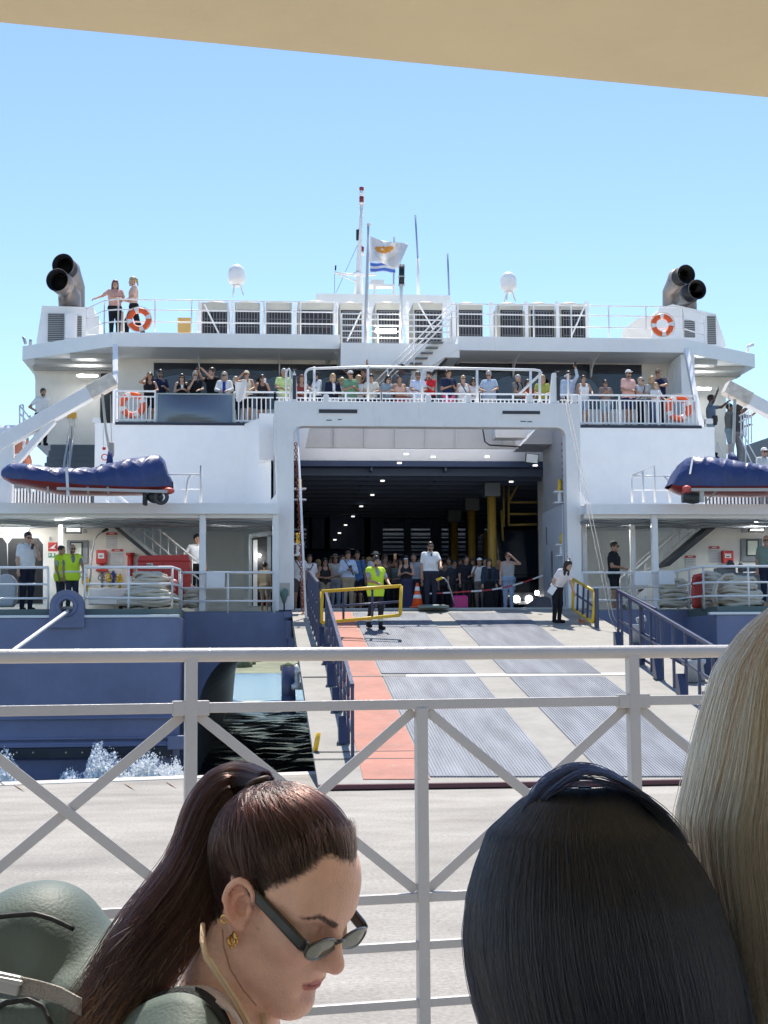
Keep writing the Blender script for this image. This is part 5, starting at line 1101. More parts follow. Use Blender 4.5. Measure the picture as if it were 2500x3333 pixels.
SHADE = M('sunglass_lens', (.01, .01, .012), .1, var=0)
ARM = {'down': ((.225, .02, 1.13), (.235, -.06, .89)), 'rail': ((.25, -.13, 1.17), (.10, -.33, 1.10)), 'rail2': ((.27, -.10, 1.18), (.20, -.34, 1.08)), 'phone': ((.235, -.06, 1.14), (.045, -.27, 1.20)),
       'shade': ((.34, -.16, 1.40), (.09, -.15, 1.64)), 'up': ((.20, -.22, 1.58), (.12, -.30, 1.82)), 'upout': ((.36, -.10, 1.52), (.44, -.22, 1.78)), 'hip': ((.36, .06, 1.17), (.17, -.04, 1.02)), 'cross': ((.25, -.12, 1.18), (-.10, -.24, 1.19)), 'fwd': ((.23, -.17, 1.20), (.19, -.42, 1.09)),
       'face': ((.21, -.22, 1.14), (.04, -.20, 1.47)), 'out': ((.36, -.06, 1.27), (.57, -.16, 1.16)), 'radio': ((.23, -.14, 1.16), (.09, -.24, 1.45)), 'reach': ((.15, -.30, 1.42), (.08, -.55, 1.60)), 'phonehi': ((.24, -.15, 1.17), (.07, -.32, 1.42)), 'hug': ((.26, -.18, 1.25), (-.12, -.33, 1.22)), 'chest': ((.24, -.08, 1.16), (.03, -.20, 1.30)), 'clasp': ((.24, -.04, 1.13), (.02, -.25, 1.10))}
PEOPLE = []
def person(label, px, ytop, Y, zf, face=0, skin=1, hair=('short', 'brown'), top=('tee', (.5, .5, .5)), bot=('trousers', (.03, .03, .05)), arms=('rail', 'rail'), w=1., lean=0., nod=0., turn=0., glasses=False, shoes=(.02, .02, .02), step=0., h=None, group=None, res=.019, hat=None, beard=None, xf=None, extra=None):
    pt_ = P(px, ytop, Y); hh = h or max(1.2, (pt_[2]-zf)/(1 if not lean else math.cos(lean)*.55+.45)); s = hh/1.765; x0 = pt_[0] if xf is None else xf
    rng = np.random.default_rng(int(px*7+ytop))
    la = math.radians(lean*57.3) if lean else 0
    def B(p):          # bend the upper body forward at the hips
        x, y, z = p
        if la and z > .95: y, z = y*math.cos(la)-(z-.95)*math.sin(la), .95+(z-.95)*math.cos(la)+y*math.sin(la)
        return np.array([x, y, z])
    ww = w
    T = [(B((-.085*ww, .0, 1.33)), B((.085*ww, .0, 1.33)), .112*ww**.5, None, .05), (B((-.075*ww, .0, 1.12)), B((.075*ww, .0, 1.12)), .098*ww, None, .06), (B((-.08*ww, .01, .95)), B((.08*ww, .01, .95)), .112*ww, None, .06),
         (B((-.155, .01, 1.435)), B((.155, .01, 1.435)), .052, None, .05), (B((-.06, .0, 1.22)), B((.06, .0, 1.22)), .11*ww, None, .05)]
    NK = (B((0, .012, 1.43)), B((0, -.005, 1.585)), .058, .052, .03)
    A = []; hands = []
    for q, nm in ((-1, arms[0]), (1, arms[1])):
        if nm is None: continue
        e, hd = ARM[nm]; sh = B((q*.178, .01, 1.425)); e = B((q*e[0]*(.6+.4*ww), e[1], e[2])); hd = B((q*hd[0], hd[1], hd[2]))
        A.append((sh, e, .050, .041, .03)); d = (hd-e)/np.linalg.norm(hd-e); A.append((e, hd, .040, .027, .02)); hands.append((hd, d, q))
    Lg = []
    for q in (-1, 1):
        st_ = step*q; hip = np.array([q*.088, .01, .93]); kn = np.array([q*.095, -.02-.22*st_, .50+.02*abs(st_)]); an = np.array([q*.095, .03-.30*st_+(.10 if st_ < 0 else 0), .09+(.05 if st_ < 0 else 0)])
        Lg.append((hip, kn, .086*ww**.5, .056, .04)); Lg.append((kn, an, .055, .037, .03)); Lg.append((an+[0, .01, -.03], an+[q*.015, -.16, -.052], .040, .033, .02))
    lo, hi = (-.75, -.75, -.01), (.75, .45, 1.60)
    allp = T+[NK]+A+Lg; 
    mn = np.min([np.minimum(p[0], p[1]) for p in allp], 0)-.16; mx = np.max([np.maximum(p[0], p[1]) for p in allp], 0)+.16
    def grid(prims, infl=0., clips=(), rs=res):
        S = SDF(mn, mx, rs/s)
        for a, b, r1, r2, k in prims: S.cap(a, b, r1, r2, k, '+', infl)
        for n_, d_ in clips: S.clip(n_, d_)
        return S
    S = grid(allp)
    for hd, d, q in hands: S.cap(hd, hd+d*.06, .030, .026, .02)
    BV, BF = S.mesh()
    # head
    tr = math.radians(turn); nd = math.radians(nod)+la*.35
    Rt = np.array([[math.cos(tr), -math.sin(tr), 0], [math.sin(tr), math.cos(tr), 0], [0, 0, 1]]) @ np.array([[1, 0, 0], [0, math.cos(nd), -math.sin(nd)], [0, math.sin(nd), math.cos(nd)]])
    hc = B((0, -.012, 1.628))
    hx = lambda V: np.asarray(V)@Rt.T+hc
    mb = MB(); mb.add(BV, BF.tolist()); nb_ = len(mb.f); mb.add(hx(HEADV), HEADF.tolist())
    for hd, d, q in hands:
        up = np.array([0, 0, 1.]) if abs(d[2]) < .8 else np.array([0, -1., 0]); sd = np.cross(d, up); sd /= np.linalg.norm(sd); nn_ = np.cross(sd, d)
        for i, ln in enumerate((.062, .072, .066, .052)):
            o_ = (i-1.5)*.017; p0 = hd+d*.075+sd*o_; p1 = p0+d*ln*.5-nn_*.008; p2 = p1+d*ln*.35-nn_*.028; mb.tube([p0-d*.02, p0, p1, p2], [.010, .0098, .009, .0075], 5)
        p0 = hd+d*.02-sd*q*.028; mb.tube([p0, p0+d*.03-sd*q*.018, p0+d*.058-sd*q*.016-nn_*.012], [.013, .011, .009], 5)
    ns = len(mb.f)
    if not glasses:
        for q in (-1, 1): mb.ball((hx([(q*.031, -.0885, .003)])[0]), .0075, 6)
    ne = len(mb.f)
    for q in (-1, 1): mb.tube(hx([(q*.014, -.103, .024), (q*.031, -.100, .029), (q*.048, -.086, .024)]), .005, 5)
    nl = len(mb.f); mb.tube(hx([(-.021, -.092, -.068), (-.009, -.1035, -.0665), (.009, -.1035, -.0665), (.021, -.092, -.068)]), .0045, 5)
    hm_ = HC.get(hair[1] if hair else 'brown', HC['brown'])
    mi = [0]*ns+[1]*(ne-ns)+[2]*(nl-ne)+[3]*(len(mb.f)-nl)
    fa_ = math.radians(face); RF = np.array([[math.cos(fa_), -math.sin(fa_), 0], [math.sin(fa_), math.cos(fa_), 0], [0, 0, 1]])
    base = np.array([x0, Y, zf])
    if lean: # keep the head at the photographed spot
        off = RF@(hx([(0, 0, 0)])[0]*s); base = np.array([x0-off[0] if xf is None else xf, Y-off[1]*0, zf])
    wld = lambda V: (np.asarray(V)@RF.T)*s+base
    body = mesh_obj('person', wld(np.vstack(mb.v)), mb.f, None, None, True, mats=[SKIN[skin], EYE, hm_, LIP], mi=mi)
    tag(body, label, 'person', group); PEOPLE.append(body)
    def part(name, VF, mat): 
        if len(VF[0]): return mesh_obj(name, wld(VF[0]), VF[1], mat, body, True)
    if hair:
        HV, HF = hairmesh(hair[0]); part('hair', (hx(HV), HF), hm_)
    if beard: HV, HF = hairmesh('beard'); part('beard', (hx(HV), HF), HC[beard])
    if hat:
        HV, HF = hairmesh(hat[0]); part('hat' if hat[0] == 'sunhat' else 'cap', (hx(HV), HF), cloth(hat[1]))
    # upper garment
    k, c = top[0], top[1]; up_ = lambda f, seg: (seg[0], seg[0]+(seg[1]-seg[0])*f, seg[2], seg[2]+((seg[3] or seg[2])-seg[2])*f, seg[4])
    ua = [A[i] for i in range(0, len(A), 2)]; fa2 = [A[i] for i in range(1, len(A), 2)]
    nrm = B((0, 0, 1.5))-B((0, 0, 1.4)); nrm /= np.linalg.norm(nrm); hem = {'crop': 1.12, 'dress': .56, 'gown': .62}.get(k, .90 if k in ('shirt', 'officer') else .86)
    pr = list(T)
    if k in ('tee', 'polo', 'officer', 'vest_tee'): pr += [up_(.62, a) for a in ua]
    elif k in ('shirt', 'jacket'): pr += ua+[up_(.8 if k == 'jacket' else .75, a) for a in fa2]
    if k in ('dress', 'gown'): pr += [((-.06, 0, .95), (-.09, 0, .6), .12, .14, .08), ((.06, 0, .95), (.09, 0, .6), .12, .14, .08)]
    if k != 'none':
        infl = .02 if k == 'jacket' else .013
        S = grid(pr, infl, (((0, 0, -1), -hem),))
        if k in ('tank', 'bra', 'dress', 'gown', 'crop'):
            S.ell(B((0, -.10, 1.47)), (.085, .10, .12), k=.015, op='-'); S.ell(B((0, .1, 1.47)), (.085, .08, .09), k=.015, op='-')
            for q in (-1, 1): S.ell(B((q*.205, 0, 1.43)), (.085, .16, .11), k=.015, op='-')
        else: S.ell(B((0, -.05, 1.515)), (.062, .075, .055 if k != 'jacket' else .16), k=.01, op='-')
        t_ = part({'tee': 'tee_shirt', 'polo': 'polo_shirt', 'officer': 'uniform_shirt', 'tank': 'tank_top', 'dress': 'dress', 'gown': 'dress', 'jacket': 'jacket', 'shirt': 'shirt', 'crop': 'crop_top', 'vest_tee': 'tee_shirt'}.get(k, 'top'), S.mesh(), cloth(c))
        if k in ('polo', 'officer', 'shirt'):
            m = MB()
            for q in (-1, 1): m.tube([B((q*.01, -.088, 1.455)), B((q*.045, -.055, 1.495)), B((q*.058, .02, 1.51)), B((0, .06, 1.515))], .013, 6)
            m.v = [wld(v) for v in m.v]; m.build('collar', cloth(c), body, True)
        if k == 'officer':
            m = MB()
            for q in (-1, 1): m.rbar(B((q*.075, 0, 1.488)), B((q*.165, .005, 1.478)), .055, .018)
            m.v = [wld(v) for v in m.v]; m.build('epaulette', cloth((.02, .02, .03)), body)
            m = MB(); m.ball((0, 0, .0), 1, 6)
    # lower garment
    k2, c2 = bot; th = [Lg[0], Lg[3]]; sh_ = [Lg[1], Lg[4]]
    if k2 == 'trousers': pr = T[2:3]+th+[up_(.97, a) for a in sh_]; cl = (((0, 0, 1), 1.0), ((0, 0, -1), -.075))
    elif k2 == 'shorts': pr = T[2:3]+th; cl = (((0, 0, 1), 1.0), ((0, 0, -1), -.56))
    elif k2 == 'capris': pr = T[2:3]+th+[up_(.5, a) for a in sh_]; cl = (((0, 0, 1), 1.0), ((0, 0, -1), -.3))
    elif k2 == 'skirt': pr = T[2:3]+[((-.05, 0, .93), (-.08, 0, .5), .11, .13, .08), ((.05, 0, .93), (.08, 0, .5), .11, .13, .08)]; cl = (((0, 0, 1), 1.03), ((0, 0, -1), -.5))
    elif k2 == 'longskirt': pr = T[2:3]+[((-.05, 0, .93), (-.07, 0, .1), .11, .15, .08), ((.05, 0, .93), (.07, 0, .1), .11, .15, .08)]; cl = (((0, 0, 1), 1.03), ((0, 0, -1), -.1))
    else: pr = None
    if pr: S = grid(pr, .012 if k2 != 'trousers' else .016, cl); part({'longskirt': 'skirt', 'capris': 'trousers'}.get(k2, k2), S.mesh(), cloth(c2))
    if shoes:
        S = grid([Lg[2], Lg[5]], .010, (((0, 0, -1), 0.0),)); part('shoe', S.mesh(), cloth(shoes))
    if glasses:
        m = MB()
        for q in (-1, 1):
            m.lathe((q*.033, -.112, .006), [(.002, 0), (.024, .002), (.024, .006), (.002, .008)], 10, (0, -1, 0)); m.tube([(q*.056, -.108, .010), (q*.076, -.05, .012), (q*.078, .01, .008)], .0035, 5)
        m.rbar((-.02, -.117, .010), (.02, -.117, .010), .006, .007)
        m.v = [wld(hx(v)) for v in m.v]; m.build('sunglasses', SHADE, body)
    for ex in (extra or ()):
        kind = ex[0]
        if kind == 'vest':      # hi-vis waistcoat
            S = grid(list(T)+[up_(.12, a) for a in ua], .028, (((0, 0, -1), -.78),)); S.ell(B((0, -.13, 1.46)), (.055, .10, .20), k=.02, op='-'); S.ell(B((0, 0, 1.53)), (.07, .09, .06), k=.01, op='-'); S.cap((-.06, 0, .95), (-.06, 0, .78), .14, .14, .05); S.cap((.06, 0, .95), (.06, 0, .78), .14, .14, .05); S.clip((0, 0, -1), -.80)
            vv = part('hi_vis_vest', S.mesh(), M('hi_vis_yellow', (.62, .85, .03), .7, var=.08, bump=.4, bscale=9, emit=0.0))
            S = grid(list(T)+[((-.06, 0, .95), (-.06, 0, .78), .14, .14, .05), ((.06, 0, .95), (.06, 0, .78), .14, .14, .05)], .031, (((0, 0, -1), -1.0), ((0, 0, 1), 1.06))); o = mesh_obj('reflective_band', wld(S.mesh()[0]), S.mesh()[1], M('reflective_band', (.72, .75, .55), .4), vv, True)
        elif kind == 'band':    # reflective bands round the trouser legs
            S = grid([((a[0]), a[1], a[2], a[3], a[4]) for a in sh_], .024, (((0, 0, 1), .27), ((0, 0, -1), -.2))); part('reflective_band', S.mesh(), M('reflective_band', (.72, .75, .55), .4))
        elif kind == 'strap':   # bag strap across the chest
            c_ = ex[1]; q = ex[2]; m = MB(); m.tube([B((q*.10, .06, 1.50)), B((q*.10, -.10, 1.46)), B((0, -.135, 1.28)), B((-q*.12, -.13, 1.08)), B((-q*.17, -.03, 1.0))], .016, 6); m.v = [wld(v) for v in m.v]; m.build('bag_strap', cloth(c_), body, True)
        elif kind == 'straps':
            c_ = ex[1]; m = MB()
            for q in (-1, 1): m.tube([B((q*.10, .08, 1.49)), B((q*.11, -.08, 1.49)), B((q*.115, -.135, 1.33)), B((q*.15, -.06, 1.12))], .02, 6)
            m.v = [wld(v) for v in m.v]; m.build('pack_strap', cloth(c_), body, True)
        elif kind == 'tie': 
            m = MB(); m.rbar(B((0, -.125, 1.45)), B((0, -.135, 1.38)), .03, .012, up=(0, 1, 0)); m.v = [wld(v) for v in m.v]; m.build('neck_badge', cloth((.02, .02, .03)), body)
        elif kind == 'stripe':  # open jacket showing a shirt
            c_ = ex[1]; S = grid(T[:2]+T[4:5], .026, (((0, 0, -1), -.9), ((1, 0, 0), .055), ((-1, 0, 0), .055), ((0, 1, 0), -.02), ((0, 0, 1), 1.44))); part('shirt_front', S.mesh(), cloth(c_))
        elif kind == 'waistwrap':
            c_ = ex[1]; S = grid(T[2:3], .04, (((0, 0, -1), -.88), ((0, 0, 1), 1.03))); S.cap((-.13, 0, .95), (-.17, .02, .66), .06, .05, .03); S.cap((.13, 0, .95), (.17, .02, .66), .06, .05, .03); part('tied_jacket', S.mesh(), cloth(c_))
    body['handpos'] = [list(map(float, (wld([hd+d*.07])[0]))) for hd, d, q in hands]
    return body
def thing_box(name, label, cat, c, sz, mat, rot=0, bevel=.01, group=None):
    m = MB(); x, y, z = sz; m.box(-x/2, x/2, -y/2, y/2, -z/2, z/2); R = np.array([[math.cos(rot), 0, math.sin(rot)], [0, 1, 0], [-math.sin(rot), 0, math.cos(rot)]]); m.v = [v@R.T+np.array(c) for v in m.v]
    return tag(m.build(name, mat, None, bevel=bevel), label, cat, group)
GC = 'passengers along the upper deck railing'; zc1 = zC+.03
def phone(b, i, label, mat=None, rot=0):
    c = np.array(b['handpos'][i])+np.array([0, -.03, .03]); return thing_box('phone', label, 'phone', c, (.075, .012, .15), mat or BLACK, rot, .004, 'phones held by passengers')
WPH = M('pale_phone', (.75, .72, .70), .4); OPH = M('orange_phone_case', (.70, .38, .18), .5)
W_, B_, N_ = (.78, .78, .78), (.015, .015, .018), (.02, .028, .07)
U = lambda lab, px, yt, Y=46.05, **k: person(lab, px, yt, Y, zc1, group=GC, **k)
U('woman with long wavy dark hair and black tank top shading her eyes', 487, 1213, face=15, hair=('wavy', 'darkbrown'), top=('tank', B_), bot=('shorts', B_), arms=('shade', 'rail'), skin=2, nod=5)
U('bearded man in a navy tee and sunglasses behind the woman shading her eyes', 521, 1203, 46.7, face=20, hair=('short', 'black'), beard='black', top=('tee', N_), arms=('down', 'phone'), glasses=True, skin=2)
p = U('woman with straight dark hair, black tank top and a pale phone at the railing', 592, 1217, face=5, hair=('long', 'darkbrown'), top=('tank', B_), bot=('trousers', B_), arms=('phone', 'phone'), glasses=True, skin=1, nod=8); phone(p, 0, 'pale phone held low by the woman with straight dark hair', WPH)
U('man in a black tee resting his chin on his hand over the dark panel', 635, 1209, face=5, hair=('quiff', 'greyblonde'), top=('tee', B_), bot=('shorts', (.05, .05, .06)), arms=('face', 'rail'), glasses=True, skin=1, beard='greyblonde', nod=6)
p = U('man in black raising both hands high to take a picture', 692, 1197, 46.8, face=-35, hair=('short', 'brown'), top=('tee', B_), arms=('reach', 'reach'), skin=1, turn=-15); phone(p, 0, 'phone raised above the dark window by the man in black')
U('woman with a white cap, blue top and open white jacket', 731, 1211, 46.3, face=-5, hair=('bob', 'greyblonde'), hat=('cap', W_), top=('jacket', W_), bot=('trousers', B_), arms=('rail', 'rail'), glasses=True, skin=1, extra=[('stripe', (.03, .06, .35))])
U('short fair haired woman in a dark top between two capped women', 767, 1226, 46.5, face=8, hair=('bob', 'greyblonde'), top=('tee', (.03, .03, .06)), arms=('rail', 'rail'), skin=1)
U('woman in a pale visor and cream tank top leaning out with a white cloth', 803, 1207, 45.95, face=-15, hair=('tied', 'blonde'), hat=('cap', (.80, .70, .55)), top=('tank', (.72, .60, .45)), bot=('shorts', B_), arms=('shade', 'rail2'), glasses=True, skin=2)
p = U('woman in a dark tank top holding a pale phone up to her face', 853, 1220, 46.1, face=10, hair=('long', 'darkbrown'), top=('tank', (.03, .03, .035)), bot=('shorts', B_), arms=('rail', 'phonehi'), glasses=True, skin=2); phone(p, 1, 'pale phone held to the face of the woman in a dark tank top', WPH)
U('grey haired man in a pale yellow green tee beside the rope tower', 924, 1199, 46.2, face=5, hair=('crop', 'grey'), top=('tee', (.62, .75, .30)), bot=('shorts', (.5, .48, .4)), arms=('rail', 'rail'), skin=2, nod=10)
U('red haired woman peeping out between the rope tower and the guard rail', 981, 1220, 46.9, face=10, hair=('long', 'red'), top=('tank', (.3, .06, .06)), skin=1)
U('person in a dark cap and dark waistcoat over white sleeves turning away', 1030, 1211, 46.3, face=-60, hair=('short', 'black'), hat=('cap', B_), top=('shirt', W_), arms=('rail', 'phone'), skin=2, extra=[('straps', B_)])
U('blonde woman in a navy jacket over a white shirt with clasped hands', 1083, 1217, 46.0, face=15, hair=('bob', 'blonde'), top=('jacket', (.015, .018, .04)), bot=('trousers', W_), arms=('clasp', 'clasp'), skin=1, extra=[('stripe', W_)])
U('person in a cream straw hat half hidden behind the man in green', 1113, 1229, 46.7, face=10, hair=('bob', 'blonde'), hat=('sunhat', (.75, .70, .45)), top=('tee', W_), skin=1)
U('man in a sage green tee and pale cap clasping his hands', 1140, 1207, 46.0, face=15, hair=('crop', 'grey'), hat=('cap', (.70, .68, .64)), top=('tee', (.16, .30, .19)), bot=('shorts', (.3, .3, .25)), arms=('phone', 'phone'), glasses=True, skin=2, w=1.1)
p = U('person in brown behind the crowd stretching an arm across to film', 1188, 1199, 46.9, face=-60, hair=('short', 'brown'), top=('tank', (.10, .05, .03)), arms=('reach', 'upout'), skin=3); phone(p, 0, 'phone held out sideways above the green tee man')
U('dark haired man in a cream tee leaning on the railing', 1208, 1218, 46.0, face=-5, hair=('short', 'black'), top=('tee', (.68, .62, .52)), bot=('shorts', B_), arms=('rail', 'rail'), skin=2, nod=12)
U('fair haired person in white squeezed in behind the green tee man', 1166, 1222, 46.6, face=20, hair=('bob', 'blonde'), top=('tee', W_), skin=1)
U('woman with long black hair and sunglasses in a grey floral top', 1262, 1223, 46.0, face=25, hair=('long', 'black'), top=('tee', (.28, .34, .38)), bot=('trousers', B_), arms=('phone', 'phone'), glasses=True, skin=1, nod=10)
person('man in a grey tee standing on the stair above the crowd', 1307, 1186, 47.2, zc1, face=10, hair=('short', 'black'), top=('tee', (.16, .16, .17)), arms=('down', 'down'), skin=4, w=1.1, group=GC)
U('woman with a dark bun and bare shoulders in a peach top', 1300, 1228, 45.95, face=5, hair=('bun', 'darkbrown'), top=('crop', (.70, .42, .32)), bot=('skirt', (.3, .05, .07)), arms=('clasp', 'clasp'), skin=2, h=1.62)
U('small person in a white and pink cap behind the man in pale blue', 1340, 1235, 46.8, face=0, hair=('bob', 'blonde'), hat=('cap', (.8, .55, .55)), top=('tee', W_), skin=1)
U('man in a pale lavender blue tee and sunglasses leaning on the railing', 1360, 1210, 46.0, face=5, hair=('short', 'brown'), top=('tee', (.60, .66, .82)), bot=('shorts', (.6, .6, .6)), arms=('rail', 'rail'), glasses=True, skin=2, beard='brown')
U('man in a bright red shirt turned aside with both hands raised to his chest', 1399, 1210, 46.1, face=-55, hair=('quiff', 'brown'), top=('polo', (.62, .03, .04)), bot=('shorts', B_), arms=('radio', 'chest'), skin=1, beard='brown')
p = U('young man in a navy tee and pink shorts looking down at his phone', 1459, 1202, 46.0, face=15, hair=('quiff', 'brown'), top=('tee', N_), bot=('shorts', (.72, .13, .25)), arms=('phone', 'phone'), skin=2, nod=18); phone(p, 1, 'phone in the hands of the young man in navy')
U('blonde woman in a white sleeveless top with a black shoulder strap', 1507, 1222, 46.0, face=10, hair=('tied', 'blonde'), top=('tank', W_), bot=('shorts', (.6, .55, .45)), arms=('clasp', 'clasp'), glasses=True, skin=1, extra=[('strap', B_, -1)])
U('dark haired woman in a white top and sunglasses beside the blonde woman', 1541, 1231, 46.2, face=-5, hair=('long', 'black'), top=('tee', W_), bot=('trousers', B_), arms=('rail', 'rail'), glasses=True, skin=2)
U('grey haired man in a pale blue shirt looking down over the railing', 1591, 1207, 46.0, face=-20, hair=('short', 'grey'), top=('polo', (.42, .50, .62)), bot=('shorts', (.55, .53, .5)), arms=('rail', 'rail2'), glasses=True, skin=2, w=1.12, nod=18)
U('grey haired man in a brown grey tee looking to the side with dark rucksack', 1684, 1220, 46.1, face=40, hair=('short', 'grey'), top=('tee', (.20, .19, .17)), bot=('trousers', B_), arms=('rail', 'rail'), skin=2, extra=[('straps', B_)])
U('child in a red and black top beside the steps of the guard rail', 1716, 1236, 46.6, face=20, hair=('bob', 'brown'), top=('tee', (.45, .08, .04)), skin=1)
U('fair haired person in a yellow green top behind the guard rail steps', 1765, 1221, 46.5, face=-5, hair=('bob', 'blonde'), top=('tee', (.45, .45, .10)), skin=1)
p = U('man in a pale blue striped shirt raising one hand with a phone', 1849, 1208, 46.2, face=10, hair=('short', 'darkbrown'), top=('shirt', (.42, .50, .64)), bot=('shorts', B_), arms=('down', 'up'), glasses=True, skin=2); phone(p, 1, 'phone raised by the man in the pale blue shirt')
U('woman in a white tank top and denim shorts holding the railing', 1898, 1222, 45.95, face=5, hair=('tied', 'darkbrown'), top=('tank', W_), bot=('shorts', (.25, .33, .45)), arms=('rail2', 'rail2'), skin=2)
U('woman in a taupe tee and sunglasses with both hands at her mouth', 1970, 1237, 46.0, face=0, hair=('tied', 'black'), top=('tee', (.26, .20, .18)), bot=('shorts', (.3, .4, .5)), arms=('chest', 'chest'), glasses=True, skin=2)
U('man in a pale pink tee and white cap with navy shorts', 2044, 1204, 46.0, face=20, hair=('crop', 'brown'), hat=('cap', W_), top=('tee', (.78, .46, .40)), bot=('shorts', (.02, .025, .10)), arms=('clasp', 'clasp'), glasses=True, skin=2, w=1.12, beard='brown')
U('fair woman in a pale grey tee with a black strap across her chest', 2084, 1229, 46.1, face=40, hair=('bob', 'greyblonde'), top=('tee', (.52, .52, .55)), bot=('trousers', B_), arms=('rail', 'rail'), glasses=True, skin=1, extra=[('strap', B_, 1)])
U('tall man in a navy tee and brown cap bending over the blonde woman', 2143, 1201, 46.5, face=-30, hair=('crop', 'grey'), hat=('cap', (.2, .15, .12)), top=('tee', N_), arms=('hug', 'hug'), glasses=True, skin=2, w=1.05)
U('blonde woman in jeans embraced by the tall man in navy', 2121, 1225, 46.1, face=10, hair=('bob', 'blonde'), top=('tee', (.50, .48, .44)), bot=('trousers', (.07, .13, .24)), arms=('clasp', 'rail'), skin=1)
U('fair child in a white top standing in front of the embracing couple', 2133, 1246, 45.92, face=20, hair=('bob', 'blonde'), top=('tee', W_), bot=('trousers', (.10, .16, .28)), arms=('rail', 'rail2'), skin=0)
# white cloth over the railing
m = MB(); c = P(787, 1278, 45.42)
m.sheet(lambda u, v: (c[0]-.22+.38*u*(1-.25*v)+.05*v, 45.40-.06*math.sin(u*7+v*3)-.05, c[2]+.36-.62*v-.05*math.sin(u*5)), 14, 12)
tag(m.build('cloth', M('white_cloth', (.74, .72, .70), .9, bump=.3, bscale=20), None, True), 'white cloth bag hung over the railing beside the dark panel', 'cloth')
# upper terrace and stairs
zt1 = zTa
person('woman in a rose top and black trousers stretching an arm along the top railing', 375, 912, 49.3, zt1, face=10, hair=('long', 'red'), top=('tee', (.62, .36, .30)), bot=('trousers', B_), arms=('out', 'cross'), skin=1)
person('woman in a peach top with wind blown fair hair striding on the top deck', 435, 901, 49.3, zt1, face=-80, hair=('tied', 'blonde'), top=('tee', (.66, .44, .36)), bot=('trousers', B_), arms=('clasp', 'clasp'), skin=1, step=.7)
person('bearded officer in a white shirt standing at the head of the side stairs', 140, 1264, 50.2, Z(1451, 50.2, 150), face=25, hair=('short', 'darkbrown'), beard='darkbrown', top=('officer', W_), bot=('trousers', B_), arms=('hip', 'down'), skin=2, w=1.18)
zs = Z(1560, 48, 2350)
p = person('man in a slate blue tee raising an arm on the far side stairs', 2312, 1285, 50.0, stepz(50.0), face=70, hair=('short', 'black'), top=('tee', (.16, .22, .30)), bot=('shorts', (.4, .5, .6)), arms=('upout', 'reach'), skin=4, w=1.1)
p = person('person in a patterned blouse and pale shorts filming on the far side stairs', 2372, 1314, 49.4, stepz(49.4), face=60, hair=('short', 'black'), top=('tee', (.25, .25, .22)), bot=('shorts', (.42, .55, .60)), arms=('reach', 'reach'), skin=3); phone(p, 0, 'phone held up on the far side stairs')
person('man in a charcoal vest and grey trousers on the far side stairs', 2402, 1318, 48.9, stepz(48.9), face=80, hair=('wavy', 'brown'), top=('tee', (.10, .09, .09)), bot=('trousers', (.28, .26, .25)), arms=('reach', 'phone'), skin=2)
person('man in a white cap and pale shirt behind the covered boat', 2486, 1457, 40.0, zB, face=5, hair=('crop', 'brown'), hat=('cap', W_), top=('shirt', (.62, .64, .64)), bot=('trousers', (.2, .2, .22)), arms=('rail', 'rail'), glasses=True, skin=2)
# mooring decks
person('officer in a white shirt speaking into a radio on the mooring deck', 90, 1731, 37.9, zM, face=35, hair=('crop', 'black'), top=('officer', W_), bot=('trousers', (.02, .022, .04)), arms=('down', 'radio'), glasses=True, skin=1, nod=6)
HV = 'deck crew in yellow vests'
person('deckhand in a yellow vest seen from the side by the steel door', 198, 1775, 38.2, zM, face=75, hair=('crop', 'black'), top=('tee', (.38, .42, .46)), bot=('trousers', (.04, .05, .07)), arms=('down', 'down'), skin=3, extra=[('vest',)], group=HV)
person('bald bearded deckhand in a yellow vest and sunglasses by the steel door', 236, 1771, 37.8, zM, face=20, hair=None, beard='black', top=('tee', (.20, .21, .21)), bot=('trousers', (.03, .035, .05)), arms=('down', 'fwd'), glasses=True, skin=3, extra=[('vest',)], group=HV)
person('dark haired crew member in a white shirt leaning on the lower stair rail', 640, 1739, 41.4, zM+.35, face=20, hair=('short', 'black'), top=('officer', (.75, .75, .80)), bot=('trousers', B_), arms=('hip', 'down'), skin=2)
person('person in a beige top seen through the open doorway by the portal', 862, 1830, 41.0, zM, face=150, hair=('short', 'darkbrown'), top=('tee', (.38, .32, .22)), bot=('shorts', (.3, .26, .2)), arms=('down', 'down'), skin=2, shoes=W_)
person('man in a black polo shirt and shorts standing on the far mooring deck', 1997, 1762, 39.6, zM-.05, face=55, hair=('crop', 'darkbrown'), top=('polo', (.02, .022, .03)), bot=('shorts', (.02, .022, .03)), arms=('clasp', 'clasp'), glasses=True, skin=2, shoes=W_, w=1.1)
person('bald bearded man in a grey green tee at the edge of the far mooring deck', 2494, 1742, 38.0, zM, face=-15, hair=None, beard='grey', top=('tee', (.20, .27, .22)), bot=('trousers', (.03, .035, .06)), arms=('down', 'down'), glasses=True, skin=2, w=1.1)
